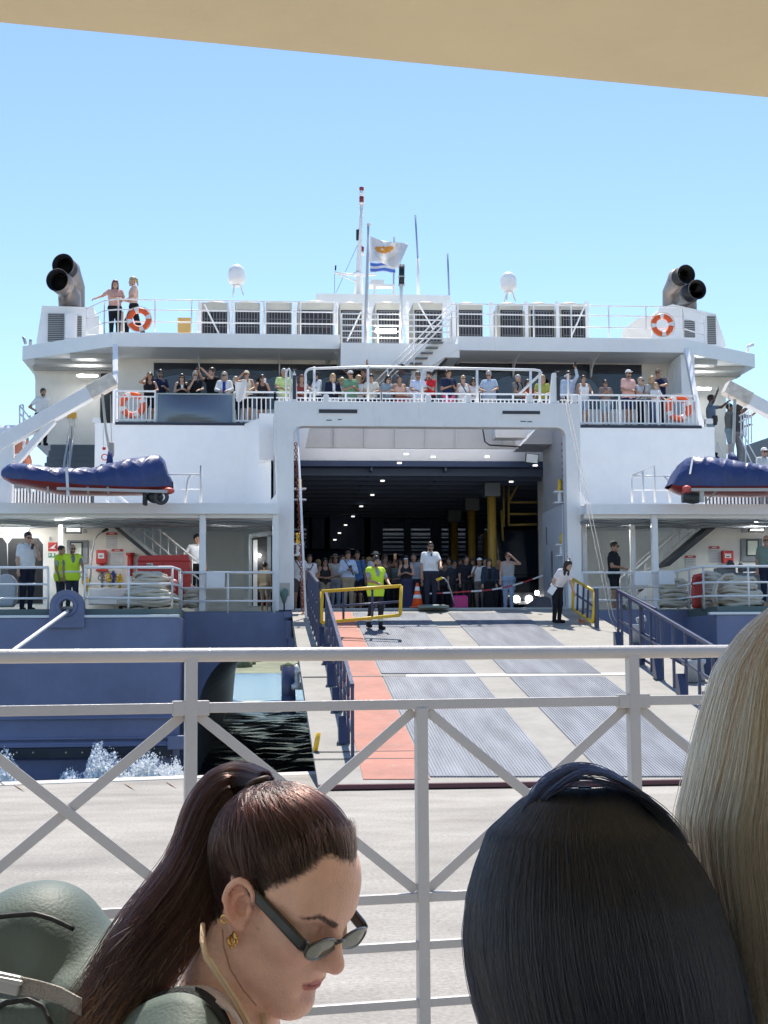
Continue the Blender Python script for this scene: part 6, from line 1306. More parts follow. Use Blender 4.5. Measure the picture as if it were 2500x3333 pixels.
# garage crowd
GG = 'passengers waiting inside the garage'
Gp = lambda lab, px, yt, Y, **k: person(lab, px, yt, Y, zG, group=GG, **k)
Gp('passenger in a white tee with a dark shoulder strap at the garage edge', 972, 1793, 41.2, face=10, hair=('short', 'darkbrown'), top=('tee', W_), bot=('shorts', (.12, .10, .09)), arms=('down', 'down'), skin=2, extra=[('strap', B_, -1)])
Gp('woman in a white tee with dark hair tied back behind the ramp rail', 1007, 1804, 41.4, face=10, hair=('tied', 'darkbrown'), top=('tee', W_), bot=('trousers', (.04, .05, .08)), arms=('down', 'down'), skin=2, extra=[('strap', (.2, .05, .06), 1)])
Gp('long haired woman in a black tank top and sunglasses in the garage crowd', 1058, 1816, 41.5, face=8, hair=('long', 'black'), top=('tank', (.03, .03, .03)), bot=('shorts', (.35, .28, .22)), arms=('clasp', 'clasp'), glasses=True, skin=2)
Gp('woman in a straw sun hat behind the black tank top', 1091, 1805, 42.2, face=5, hair=('bob', 'brown'), hat=('sunhat', (.45, .34, .22)), top=('tee', (.55, .5, .45)), bot=('trousers', (.35, .38, .45)), arms=('down', 'clasp'), glasses=True, skin=2)
p = Gp('man in a pale blue shirt and khaki trousers looking at his phone', 1132, 1792, 41.3, face=10, hair=('short', 'brown'), top=('shirt', (.52, .62, .78)), bot=('trousers', (.38, .31, .22)), arms=('phone', 'phone'), skin=2, w=1.12, nod=8, extra=[('strap', (.12, .05, .05), -1)]); phone(p, 0, 'phone held by the man in khaki trousers')
Gp('dark haired man in a blue tee behind the khaki trousers', 1162, 1792, 42.1, face=5, hair=('short', 'black'), top=('tee', (.08, .17, .36)), bot=('shorts', (.03, .03, .05)), arms=('down', 'down'), skin=3, extra=[('straps', (.05, .08, .15))])
Gp('person in a grey banded hat and white tee behind the yellow vest', 1223, 1796, 42.3, face=0, hair=('short', 'brown'), hat=('sunhat', (.40, .36, .30)), top=('tee', (.6, .62, .68)), arms=('down', 'down'), skin=2)
p = Gp('woman holding up an orange phone beside the yellow vest', 1252, 1805, 41.9, face=20, hair=('long', 'brown'), top=('tank', (.10, .08, .07)), bot=('trousers', B_), arms=('down', 'reach'), glasses=True, skin=3); phone(p, 1, 'orange phone raised in the garage crowd', OPH)
Gp('woman in a white cap, dark tank top and long patterned skirt', 1322, 1808, 41.5, face=-10, hair=('long', 'black'), hat=('cap', W_), top=('tank', (.03, .03, .035)), bot=('longskirt', (.05, .05, .11)), arms=('phone', 'phone'), skin=1, nod=15)
Gp('man with short hair in a grey shirt behind the white cap', 1346, 1800, 42.3, face=-5, hair=('crop', 'brown'), top=('tee', (.32, .34, .38)), arms=('down', 'down'), skin=2)
for i, (px, yt, Y, hr, hc_, tc_) in enumerate(((1290, 1822, 43.0, 'bob', 'brown', (.15, .18, .16)), (1478, 1822, 42.2, 'short', 'black', (.03, .035, .05)), (1517, 1808, 42.0, 'crop', 'black', (.02, .02, .025)), (1536, 1818, 43.0, 'bob', 'brown', (.07, .06, .06)), (1447, 1830, 43.2, 'short', 'darkbrown', (.05, .05, .06)), (1182, 1812, 43.2, 'long', 'darkbrown', (.12, .10, .10)), (1380, 1815, 43.4, 'short', 'grey', (.10, .12, .15)))):
    Gp(('dim figure in a green grey top behind the woman with the phone', 'man in dark clothes and sunglasses beside the officer in the garage', 'broad man in black standing in the dark part of the crowd', 'brown haired figure behind the broad man in black', 'dark haired figure far inside beside the third pillar', 'long haired figure between the blue tee and the grey hat', 'grey haired figure behind the orange cone')[i], px, yt, Y, face=(i*37) % 40-20, hair=(hr, hc_), top=('tee', tc_), bot=('trousers', (.03, .03, .04)), arms=('down', 'clasp'), skin=2+(i % 2), glasses=i == 1)
Gp('person in a white hooded top with a red bag beside the suitcase', 1561, 1816, 41.8, face=-20, hair=('short', 'black'), hat=('cap', W_), top=('tee', W_), bot=('trousers', (.18, .15, .14)), arms=('phonehi', 'down'), skin=2)
Gp('woman in an open dark jacket over a long black dress', 1591, 1819, 41.3, face=5, hair=('bob', 'brown'), top=('jacket', (.03, .045, .07)), bot=('longskirt', (.012, .012, .015)), arms=('down', 'down'), skin=1, extra=[('stripe', (.012, .012, .015))])
Gp('woman in a grey tank top and ripped jeans holding her head', 1653, 1797, 41.2, face=-5, hair=('tied', 'brown'), top=('tank', (.42, .42, .42)), bot=('trousers', (.34, .42, .54)), arms=('down', 'shade'), glasses=True, skin=1, extra=[('waistwrap', (.26, .36, .50))])
rg = np.random.default_rng(21); kinds = [('tee', (.22, .24, .28), 'grey'), ('tee', (.05, .06, .09), 'dark'), ('shirt', (.45, .46, .48), 'pale'), ('tank', (.10, .10, .11), 'black'), ('tee', (.12, .20, .26), 'teal'), ('tee', (.30, .22, .18), 'tan')]
near_ = ['the garage wall and the white tees', 'the straw sun hat', 'the khaki trousers', 'the blue tee', 'the grey banded hat', 'the raised orange phone', 'the white cap and patterned skirt', 'the officer on the threshold', 'the black trousers and sunglasses', 'the broad man in black', 'the red bag', 'the long black dress', 'the ripped jeans', 'the third yellow pillar']
for i, px in enumerate((985, 1035, 1075, 1112, 1148, 1200, 1268, 1300, 1365, 1425, 1462, 1500, 1580, 1622)):
    k_ = kinds[i % 6]; Gp('dim figure in a %s top far back behind %s' % (k_[2], near_[i]), px, 1812+int(rg.integers(-8, 14)), 44.0+.5*(i % 3), face=float(rg.uniform(-40, 40)), hair=(('short', 'long', 'bob', 'crop')[i % 4], ('black', 'brown', 'darkbrown', 'blonde')[(i*3) % 4]), top=k_[:2], bot=('trousers', (.04, .04, .06)), arms=(('down', 'clasp', 'phone')[i % 3], ('down', 'hip', 'clasp')[i % 3]), skin=1+(i % 3), res=.024)
# crew on the ramp and threshold
person('officer in a white shirt standing on the ramp threshold with a control cable', 1400, 1763, YP+.15, zG, face=5, hair=('crop', 'darkbrown'), beard='darkbrown', top=('officer', W_), bot=('trousers', (.022, .026, .05)), arms=('down', 'fwd'), glasses=True, skin=2, w=1.1, extra=[('tie',)], turn=10, res=.016)
hb = R_(1225, 2050)
person('bearded deckhand in a yellow vest leaning on the yellow gate', 1222, 1811, float(hb[1]), float(hb[2]), face=22, hair=('quiff', 'darkbrown'), beard='darkbrown', top=('tee', (.34, .34, .34)), bot=('trousers', (.022, .024, .032)), arms=('rail', 'rail2'), skin=2, extra=[('vest',), ('band',)], turn=8, step=.3, res=.016, group=HV)
wb = R_(1815, 2028)
person('crew woman in a white shirt bending over the edge by the yellow gate', 1822, 1858, float(wb[1]), float(wb[2]), face=35, hair=('long', 'black'), top=('officer', (.80, .76, .78)), bot=('trousers', B_), arms=('down', 'fwd'), skin=1, lean=.62, h=1.68, xf=float(wb[0]), res=.016)
# ================================================================ the three people close to the camera
def smoothV(V, Q, it=2, lam=.5):
    E_ = np.vstack([Q[:, [0, 1]], Q[:, [1, 2]], Q[:, [2, 3]], Q[:, [3, 0]]]); n = len(V)
    for _ in range(it):
        A = np.zeros_like(V); c = np.zeros(n)
        for a, b in ((0, 1), (1, 0)): np.add.at(A, E_[:, a], V[E_[:, b]]); np.add.at(c, E_[:, a], 1)
        V = V*(1-lam)+lam*A/np.maximum(c, 1)[:, None]
    return V
def hair_mat(name, col, rough=.28, rad=.4, var=.25):
    m = bpy.data.materials.new(name); m.use_nodes = True; t = m.node_tree; t.nodes.clear(); N = t.nodes.new; L = t.links.new
    o = N('ShaderNodeOutputMaterial'); b = N('ShaderNodeBsdfHairPrincipled'); b.model = 'CHIANG'; b.parametrization = 'COLOR'
    b.inputs['Roughness'].default_value = rough; b.inputs['Radial Roughness'].default_value = rad; b.inputs['Coat'].default_value = 0
    at = N('ShaderNodeHairInfo'); r = N('ShaderNodeValToRGB'); e = r.color_ramp.elements
    e[0].color = tuple(c*(1-var) for c in col)+(1,); e[1].color = tuple(min(1, c*(1+var)) for c in col)+(1,)
    L(at.outputs['Random'], r.inputs[0]); L(r.outputs[0], b.inputs['Color']); L(b.outputs[0], o.inputs[0]); return m
def hair_curves(name, strands, radii, mat, parent):
    # strands: list of (n,3) world points
    cu = bpy.data.hair_curves.new(name); cu.add_curves([len(s) for s in strands])
    pts = np.vstack(strands).astype(np.float32); cu.points.foreach_set('position', pts.ravel())
    rr = np.concatenate([np.asarray(r)*np.ones(len(s)) for s, r in zip(strands, radii)]).astype(np.float32); cu.points.foreach_set('radius', rr)
    cu.materials.append(mat); o = bpy.data.objects.new(name, cu); COL.objects.link(o); o.parent = parent; o.location = -WL[parent.name]; WL[o.name] = np.zeros(3); return o
def frame(O): return lambda V: np.asarray(V, float)@np.array([CR, CN, [0, 0, 1.0]])+O
scn.cycles_curves.shape = 'RIBBONS' if hasattr(scn, 'cycles_curves') else None
# ---------------------------------------------------------------- woman with the ponytail
DW = 1.75; HS = .915; O1 = PD(894, 2914, DW); G1 = frame(O1); kp = 4814/DW
gp = lambda px, py, y=0.: np.array([(px-894)/kp*(1+y/DW), y, -(py-2914)/kp*(1+y/DW)-.165*y])      # photo pixel -> woman frame at depth offset y
A_, P_ = math.radians(31), math.radians(25)
f_ = np.array([math.cos(A_)*math.cos(P_), -math.sin(A_)*math.cos(P_), -math.sin(P_)]); l_ = np.array([math.sin(A_), math.cos(A_), 0]); u_ = np.cross(f_, l_)
RH = np.stack([f_, l_, u_], 1); HL = lambda V: HS*np.asarray(V, float)@RH.T      # head axes -> woman frame
S = SDF((-.29, -.26, -.42), (.15, .27, .17), .0031)
sR, sL = np.array([-.115, -.135, -.235]), np.array([-.045, .20, -.245])
S.cap(sR, sL, .050, None, .03); S.cap((-.085, .0, -.30), (-.08, .06, -.45), .12, .12, .06); S.cap((-.11, -.10, -.33), (-.10, -.05, -.45), .10, .10, .06)
S.cap(sR, sR+[.0, -.02, -.25], .050, .045, .04); S.cap(sL, sL+[.02, .02, -.25], .050, .045, .04)
S.cap((-.060, .015, -.16), (-.105, -.06, -.215), .050, .05, .05); S.cap((-.060, .015, -.16), (-.06, .11, -.22), .050, .05, .05)
S.cap(HL((-.035, 0, -.040)), (-.080, .02, -.175), .048, .054, .02); S.cap(HL((-.012, 0, -.055)), (-.050, .010, -.19), .036, .044, .02)
head_prims(S, (0, 0, 0), RH, HS, True)
V, Q = S.mesh(); V = smoothV(V, Q, 1, .35)
L_ = V@RH/HS      # head coordinates of every vertex
f0_, l0_, u0_ = L_[:, 0], L_[:, 1], L_[:, 2]; al = np.abs(l0_)
sst = lambda e0, e1, x: np.clip((x-e0)/(e1-e0), 0, 1)**2*(3-2*np.clip((x-e0)/(e1-e0), 0, 1))
# hairline: forehead -> temple -> in front of the ear -> nape
def hairval(f, l, u):
    a = np.abs(l)
    front = (u-.098)+(.086-f)*.95-.10*np.maximum(0, a-.02)+.5*np.maximum(0, a-.052)-.018*np.exp(-((a-.034)/.016)**2)
    side = np.minimum((.030-f)*.9+(u-.012)*.35, (u+.010)+(.012-f)*1.0)
    nape = (u+.052)+(-.045-f)*.5
    ear = np.where(f > -.032, u-.022+.5*np.maximum(0, f-.0), .03)
    return np.where(f > .028, np.minimum(front, .05), np.minimum(np.minimum(np.maximum(front, side), ear), np.where(f < -.03, nape, .05)))
hv = hairval(f0_, l0_, u0_)
onhead = sst(-.085, -.07, u0_+.25*np.maximum(0, -f0_-.05))
hm_ = sst(-.009, .004, hv+np.random.default_rng(8).normal(0, .0022, len(hv)))*onhead*(u0_ > -.07)*(1-sst(.0755, .0785, al)*(np.abs(f0_+.0) < .036)*(u0_ < .042))
rng = np.random.default_rng(3)
base_ = np.tile(np.array([.88, .57, .455]), (len(V), 1))
def blend(mask, c):
    global base_; base_ = base_*(1-mask[:, None])+mask[:, None]*np.array(c)
G_ = lambda c, r: np.exp(-(((f0_-c[0])/r[0])**2+((al-c[1])/r[1])**2+((u0_-c[2])/r[2])**2))
blend(.42*G_((.08, .045, -.03), (.03, .022, .022)), (.76, .37, .30)); blend(.45*G_((.12, 0, -.035), (.02, .016, .016)), (.76, .37, .30))
ear_m = G_((-.006, .088, .0), (.03, .012, .04)); blend(np.clip(.75*ear_m, 0, 1), (.80, .36, .27))
lf = sst(.078, .084, f0_); hwl = np.clip(1-(al/.0245)**2, 0, 1); up_e = -.0678+.0098*hwl**.7-.0016*np.exp(-(al/.005)**2); lo_e = -.0678-.0125*hwl**.6
lipm = sst(-.0012, .0012, up_e-u0_)*sst(-.0012, .0012, u0_-lo_e)*lf*(al < .0245); blend(lipm*.92, (.50, .155, .16)); blend(sst(.0017, .0003, np.abs(u0_+.0678))*sst(.026, .018, al)*lf*.75, (.14, .035, .04))
bu = .0175+.42*np.minimum(al-.012, .030)-.30*np.maximum(0, al-.044); bw = np.clip(.0040-.055*np.maximum(0, al-.022), .0011, .0040); brow = sst(1.35, .75, np.abs(u0_-bu)/bw)*sst(.009, .014, al)*sst(.066, .057, al)*(f0_ > .05); blend(brow*.95, (.028, .016, .012))
blend(.5*G_((.085, .033, .004), (.02, .02, .012)), (.50, .29, .23))
blend(.8*np.exp(-((f0_-.030)**2+(u0_+.020)**2)/.0012**2)*(l0_ < 0), (.12, .06, .05))
blend(hm_, (.030, .016, .012))
SKN = M('woman_skin', (.5, .3, .2), .48, var=.09, scale=38, bump=.30, bscale=330, vcol=True, sss=.12)
woman = mesh_obj('person', G1(V), Q, SKN, None, True)
col = np.ones((len(V), 4), np.float32); col[:, :3] = base_; at_ = woman.data.attributes.new('tint', 'FLOAT_COLOR', 'POINT'); at_.data.foreach_set('color', col.ravel())
tag(woman, 'woman with a dark auburn ponytail, oval sunglasses and gold earrings looking down', 'person')
# strands combed back to the tie
TIE = HL((-.070, 0, .115)); HC_ = HL((.0, 0, .045))
earv = (al > .0725) & (np.abs(f0_+.0) < .036) & (u0_ < .044)
cand = np.where((hv > .001) & (onhead > .6) & (u0_ > -.065) & ~earv)[0]
roots = V[rng.choice(cand, 15000)]+rng.normal(0, .0012, (15000, 3)); strands = []; rad = []
def slerp_path(p, q, n, lift):
    a, b = p-HC_, q-HC_; ra, rb = np.linalg.norm(a), np.linalg.norm(b); a, b = a/ra, b/rb; om = math.acos(np.clip(np.dot(a, b), -1, 1)); t = np.linspace(0, 1, n)[:, None]
    d = (np.sin((1-t)*om)*a+np.sin(t*om)*b)/max(math.sin(om), 1e-4)
    d0 = d.copy(); ell = np.array([.099, .077, .086]); dl = d@RH
    rs = HS/np.sqrt(((dl/ell)**2).sum(1))[:, None]
    w = np.minimum(1, t*3.0); r = ra*(1-w)+w*np.maximum(rs+.003, .0)
    return HC_+d0*(r+lift*np.sin(np.minimum(t*2.2, 1)*PI/2)+.006*t**2)
jit = rng.normal(0, 1, (15000, 3))
for i in range(15000):
    p = roots[i]; side = .010*jit[i]; s = slerp_path(p, TIE+side, 14, .0015+.006*rng.random()**2)
    s = s+jit[i]*.0010*np.sin(np.linspace(0, PI, 14))[:, None]; strands.append(G1(s)); rad.append(np.r_[.00012, np.full(13, .00030)])
HAU = hair_mat('auburn_hair', (.017, .0068, .0056), .19, .4, .5)
hair_curves('hair', strands, rad, HAU, woman)
# flyaways around the hairline
strands = []; rad = []
edge = np.where((np.abs(hv-.002) < .004) & (onhead > .8) & (f0_ > -.02) & ~earv)[0]
for i in range(520):
    p = V[rng.choice(edge)]; d = HL(rng.normal(0, 1, 3)); d /= np.linalg.norm(d); n_ = (p-HC_)/np.linalg.norm(p-HC_); t = np.linspace(0, 1, 6)[:, None]; q = slerp_path(p, TIE, 22, .004)[:6]; strands.append(G1(q+n_*.006*t*rng.random()+d*.010*t**2*rng.random())); rad.append(.00016)
hair_curves('flyaway_hair', strands, rad, hair_mat('fine_auburn_hair', (.06, .03, .02), .3, .5, .4), woman)
# hair tie and ponytail
m = MB(); m.torus(TIE+HL((-.014, 0, .004)), .0125, .004, HL((-.75, 0, .65)), 20, 8); m.v = [G1(v) for v in m.v]; m.build('hair_tie', M('hair_tie_brown', (.035, .016, .013), .6), woman, True)
gd = [TIE+HL((-.002, 0, .004)), gp(790, 2556, .055), gp(730, 2580, .05), gp(690, 2650, .04), gp(660, 2740, .03), gp(640, 2830, .01), gp(600, 2920, -.005), gp(535, 3010, -.02), gp(470, 3110, -.04), gp(415, 3210, -.05), gp(365, 3300, -.06), gp(330, 3380, -.06)]
gw = [.014, .021, .027, .029, .028, .030, .034, .036, .036, .036, .040, .042]
gd = np.array(gd); tt = np.linspace(0, 1, len(gd)); ts = np.linspace(0, 1, 30)
gi = np.stack([np.interp(ts, tt, gd[:, k]) for k in range(3)], 1); gwi = np.interp(ts, tt, gw)
for _ in range(2): gi[1:-1] = (gi[:-2]+2*gi[1:-1]+gi[2:])/4
tg = np.gradient(gi, axis=0); tg /= np.linalg.norm(tg, axis=1)[:, None]; sd = np.cross(tg, (0, 1.0, 0)); sd /= np.linalg.norm(sd, axis=1)[:, None]; dp = np.cross(tg, sd)
core = MB(); core.tube(gi[1:-4], gwi[1:-4]*np.r_[np.full(18, .72), np.linspace(.7, .1, 7)], 14); core.v = [G1(v) for v in core.v]; core.build('ponytail_core', M('dark_auburn_base', (.020, .011, .009), .6), woman, True)
strands = []; rad = []
for i in range(12000):
    a = rng.uniform(0, 2*PI); r = math.sqrt(rng.random()); ph = rng.uniform(0, 6); cut = rng.uniform(.80, 1.0) if rng.random() < .75 else rng.uniform(.55, .9); n = 26; t = np.linspace(0, cut, n); tw = a+.5*t
    c = np.stack([np.interp(t, ts, gi[:, k]) for k in range(3)], 1); s_ = np.stack([np.interp(t, ts, sd[:, k]) for k in range(3)], 1); d_2 = np.stack([np.interp(t, ts, dp[:, k]) for k in range(3)], 1); w_ = np.interp(t, ts, gwi)
    loose = 1+.45*rng.random()**4
    c = c+(s_*np.cos(tw)[:, None]+d_2*np.sin(tw)[:, None]*.75)*(w_*r*loose)[:, None]+s_*(.0035*np.sin(t*17+ph)*t)[:, None]
    strands.append(G1(c)); rad.append(np.r_[np.full(n-6, .00036), np.linspace(.00034, .00008, 6)])
hair_curves('ponytail', strands, rad, HAU, woman)
strands = []; rad = []
for i in range(150):          # sun-bleached wisps
    t0 = rng.uniform(.52, .84); t = np.linspace(t0, t0+rng.uniform(.03, .08), 8); c = np.stack([np.interp(t, ts, gi[:, k]) for k in range(3)], 1); k = int(t0*29); o = sd[k]*rng.uniform(-.8, .9)*gwi[k]+np.array([0, -1, 0])*gwi[k]*.80; strands.append(G1(c+o+np.linspace(0, 1, 8)[:, None]*rng.normal(0, .005, 3))); rad.append(np.linspace(.0004, .0001, 8))
hair_curves('light_wisps', strands, rad, hair_mat('bleached_hair', (.40, .27, .15), .3, .5, .3), woman)
strands = []; rad = []
for i in range(1500):          # sunlight on the ponytail tips, put into copper strands
    a = rng.uniform(0, 2*PI); r = math.sqrt(rng.random()); t = np.linspace(rng.uniform(.70, .85), rng.uniform(.92, 1.0), 12); c = np.stack([np.interp(t, ts, gi[:, k]) for k in range(3)], 1); s_ = np.stack([np.interp(t, ts, sd[:, k]) for k in range(3)], 1); d_2 = np.stack([np.interp(t, ts, dp[:, k]) for k in range(3)], 1); w_ = np.interp(t, ts, gwi)
    c = c+(s_*np.cos(a+t)[:, None]*1.05+d_2*np.sin(a+t)[:, None]*.85)*(w_*r)[:, None]+np.linspace(0, 1, 12)[:, None]**2*rng.normal(0, .008, 3); strands.append(G1(c)); rad.append(np.linspace(.0004, .0001, 12))
hair_curves('sunlit_ends', strands, rad, hair_mat('sunlit_tip_hair', (.42, .145, .06), .3, .5, .4), woman)
# tank top
S = SDF((-.27, -.26, -.42), (.17, .27, -.10), .006)
S.cap(sR, sL, .050, None, .03, '+', .006); S.cap((-.085, .0, -.30), (-.08, .06, -.45), .12, .12, .06, '+', .006); S.cap((-.11, -.10, -.33), (-.10, -.05, -.45), .10, .10, .06, '+', .006)
S.cap((-.060, .015, -.16), (-.105, -.06, -.215), .050, .05, .05, '+', .006)
S.ell((-.040, .05, -.185), (.076, .115, .078), k=.01, op='-'); S.ell((-.115, -.205, -.26), (.09, .062, .12), k=.012, op='-'); S.ell((-.03, .27, -.26), (.09, .07, .12), k=.012, op='-')
TV, TQ = S.mesh(); TV = smoothV(TV, TQ, 2)
mesh_obj('tank_top', G1(TV), TQ, M('white_pink_knit', (.74, .64, .63), .85, bump=.5, bscale=260), woman, True)
# sunglasses
GLM = M('grey_acetate', (.045, .047, .045), .22, coat=.4, var=.2, scale=30); TMP = M('black_acetate', (.012, .014, .017), .18, coat=.5, var=0)
LNS = M('mirrored_grey_lens', (.15, .17, .155), .06, metal=.6, var=.3, scale=28)
sg = MB(); gu = -.006
for q in (-1, 1):
    for k in range(28):
        pass
    t = np.linspace(0, 2*PI, 30); rim = np.stack([.1105-.006*np.abs(np.cos(t))*0-.25*np.maximum(0, np.abs(q*.034+.0255*np.cos(t))-.045), q*.0365+.0315*np.cos(t), gu+.0128*np.sin(t)*(1+.15*np.cos(t)*q)], 1)
    sg.tube(HL(rim), .0021, 8, False)
sg.tube(HL([(.1105, -.0085, gu+.003), (.1135, -.004, gu+.0055), (.1135, .004, gu+.0055), (.1105, .0085, gu+.003)]), .0024, 8)
sg.v = [G1(v) for v in sg.v]; SG = sg.build('sunglasses', GLM, None, True); tag(SG, 'oval grey sunglasses with black temples worn by the ponytailed woman', 'sunglasses')
for q in (-1, 1):
    m = MB(); V_ = [(.1115, q*.0365, gu)]; n = 30
    for rr_ in (.5, 1):
        for a in np.linspace(0, 2*PI, n, endpoint=False): V_.append((.1112-.25*max(0, abs(q*.034+.025*math.cos(a)*rr_)-.045)+.0018*(1-rr_), q*.0365+.0308*math.cos(a)*rr_, gu+.0123*math.sin(a)*rr_*(1+.15*math.cos(a)*q)))
    F_ = [(0, 1+j, 1+(j+1) % n) for j in range(n)]+[(1+j, 1+n+j, 1+n+(j+1) % n, 1+(j+1) % n) for j in range(n)]
    m.add(G1(HL(V_)), F_); m.build('lens', LNS, SG, True)
    tp = [(.1055, q*.0665, gu+.004), (.098, q*.0700, gu+.006), (.055, q*.0735, gu+.018), (.012, q*.0775, gu+.030), (-.004, q*.0765, gu+.034), (-.020, q*.0755, gu+.022)]
    m = MB(); pts = HL(tp); 
    for wz in (-.0042, -.0030, -.0018, -.0006, .0006, .0018, .0030, .0042): m.tube(pts+HL((0, 0, wz)), [.0036, .0038, .0036, .0032, .003, .0022], 8)
    m.v = [G1(v) for v in m.v]; m.build('temple', TMP, SG, True)
m = MB(); m.ball(HL((.085, -.0725, gu+.0105)), (.002, .002, .002), 8); m.v = [G1(v) for v in m.v]; m.build('hinge_stud', STEEL, SG, True)
# earrings
GOLD = M('gold', (.80, .52, .18), .18, metal=1.0, var=.05)
m = MB()
for i, (du, ax) in enumerate(((-.0005, (.9, .3, .2)), (-.006, (.7, .55, -.2)), (-.011, (.9, .15, .4)))): m.torus(HL((.016-.002*i, -.0835, -.036+du)), .0055, .0021, ax, 20, 8)
m.v = [G1(v) for v in m.v]; tag(m.build('earring', GOLD, None, True), 'twisted gold hoop earring hanging from the ear lobe of the ponytailed woman', 'earring')
m = MB(); m.torus(HL((-.005, -.089, -.022)), .0045, .0012, (.5, .8, .1), 18, 8); m.v = [G1(v) for v in m.v]; tag(m.build('earring', GOLD, None, True), 'small thin gold ring higher on the ear rim of the ponytailed woman', 'earring')
# beige cords over the shoulder
CORD = M('beige_cord', (.70, .53, .36), .7, bump=.2, bscale=400)
m = MB(); cp = [gp(672, 3005, -.055), gp(676, 3060, -.075), gp(690, 3110, -.085), gp(730, 3170, -.085), gp(775, 3240, -.085), gp(815, 3310, -.09), gp(850, 3390, -.10)]
m.tube(cp, [.0026, .0036, .0036, .0028, .0026, .0026, .0026], 10); m.tube([p+np.array([.0045, -.003, 0]) for p in cp[2:]], .0018, 8); m.v = [G1(v) for v in m.v]; tag(m.build('hat_cord', CORD, None, True), 'thick beige cord hanging from behind the ear down the neck', 'cord')
m = MB(); m.tube([gp(742, 3022, -.085), gp(748, 3080, -.088), gp(770, 3150, -.09), gp(810, 3215, -.085), gp(850, 3265, -.07)], .0011, 6); m.v = [G1(v) for v in m.v]; tag(m.build('thin_cord', M('rust_cord', (.34, .17, .10), .7), None, True), 'thin rust coloured cord lying on the cheek and jaw', 'cord')
m = MB(); m.tube([gp(862, 3290, -.03), gp(872, 3330, -.03), gp(884, 3400, -.03)], .0032, 8); m.tube([gp(852, 3300, .01), gp(860, 3400, .01)], .003, 8); m.v = [G1(v) for v in m.v]; tag(m.build('hat_cord', CORD, None, True), 'beige cord hanging in front of the throat', 'cord')
# ---------------------------------------------------------------- rucksack
S = SDF((-.46, -.20, -.46), (-.10, .30, .06), .006)
S.ell((-.290, .05, -.135), (.118, .125, .145), k=.03); S.ell((-.255, .03, -.27), (.125, .13, .12), k=.04); S.ell((-.33, .04, -.34), (.15, .14, .14), k=.04); S.ell((-.215, .0, -.18), (.055, .08, .10), k=.05)
BV_, BQ = S.mesh(); BV_ = smoothV(BV_, BQ, 3)
fold = .003*np.sin(BV_[:, 2]*60-BV_[:, 0]*22+2)+.008*np.exp(-((BV_[:, 0]+.27)/.03)**2-((BV_[:, 2]+.14)/.03)**2)*-1
for (dx_, dy_), rr_, dd_ in (((70, 3040), .034, .020), ((150, 3150), .024, .018), ((235, 3085), .028, .012), ((30, 3130), .03, .015)):
    c_ = gp(dx_, dy_, 0); fold = fold-dd_*np.exp(-((BV_[:, 0]-c_[0])/rr_)**2-((BV_[:, 2]-c_[2])/(rr_*.8))**2)
nd_ = BV_-np.array([-.28, .06, -.22]); nd_ /= np.linalg.norm(nd_, axis=1)[:, None]; BV_ = BV_+nd_*fold[:, None]
PKM = M('grey_green_coated_canvas', (.105, .14, .128), .6, var=.07, scale=14, bump=.12, bscale=240)
pack = mesh_obj('rucksack', G1(BV_), BQ, PKM, None, True); tag(pack, 'grey green coated rucksack with black piping on the ponytailed woman', 'rucksack')
def onpack(pxs, lift=.002):
    out = []
    for px, py in pxs:
        o = np.array([0, 0, 0.]); best = None
        p0 = gp(px, py, 0); cl = BV_[(np.hypot(BV_[:, 0]-p0[0], BV_[:, 2]-p0[2]) < .035)]
        y = cl[:, 1].min() if len(cl) else .0
        out.append(gp(px, py, y)+np.array([0, -lift, 0]))
    return out
def fine(p, n=24): p = np.array(p); t = np.linspace(0, 1, len(p)); s_ = np.linspace(0, 1, n); return [(np.interp(a, t, p[:, 0]), np.interp(a, t, p[:, 1])) for a in s_]
PIP = M('black_piping', (.01, .01, .013), .5)
for pl in ([(-30, 2980), (50, 2972), (120, 2968), (180, 2985), (250, 3018)], [(-30, 3290), (40, 3250), (110, 3240), (160, 3262), (200, 3340)]):
    m = MB(); m.tube(onpack(fine(pl), .000), .0032, 8); m.v = [G1(v) for v in m.v]; m.build('piping', PIP, pack, True)
def band(name, pts, wv, th, mat, parent):
    pts = np.array(pts); m = MB(); n = len(pts); wv = np.array(wv)
    m.sheet(lambda a, b: pts[int(round(a*(n-1)))]+wv*(b-.5), n, 5); m.v = [G1(v) for v in m.v]; o = m.build(name, mat, parent, True); s_ = o.modifiers.new('s', 'SOLIDIFY'); s_.thickness = th; s_.offset = 0; return o
band('webbing_strap', onpack(fine([(90, 3192), (150, 3205), (220, 3225), (290, 3262)], 14), .006), (0, -.004, .020), .003, M('grey_webbing', (.38, .36, .34), .8, bump=.6, bscale=300), pack)
m = MB(); b0, b1 = onpack([(0, 3172), (92, 3192)], .010); m.rbar(b0, b1, .008, .022, up=(0, 0, 1)); m.rbar(b0+[0, -.004, .004], b1+[.004, -.004, .004], .006, .006); m.v = [G1(v) for v in m.v]; m.build('buckle', M('grey_buckle', (.45, .46, .48), .25, coat=.4), pack, bevel=.002)
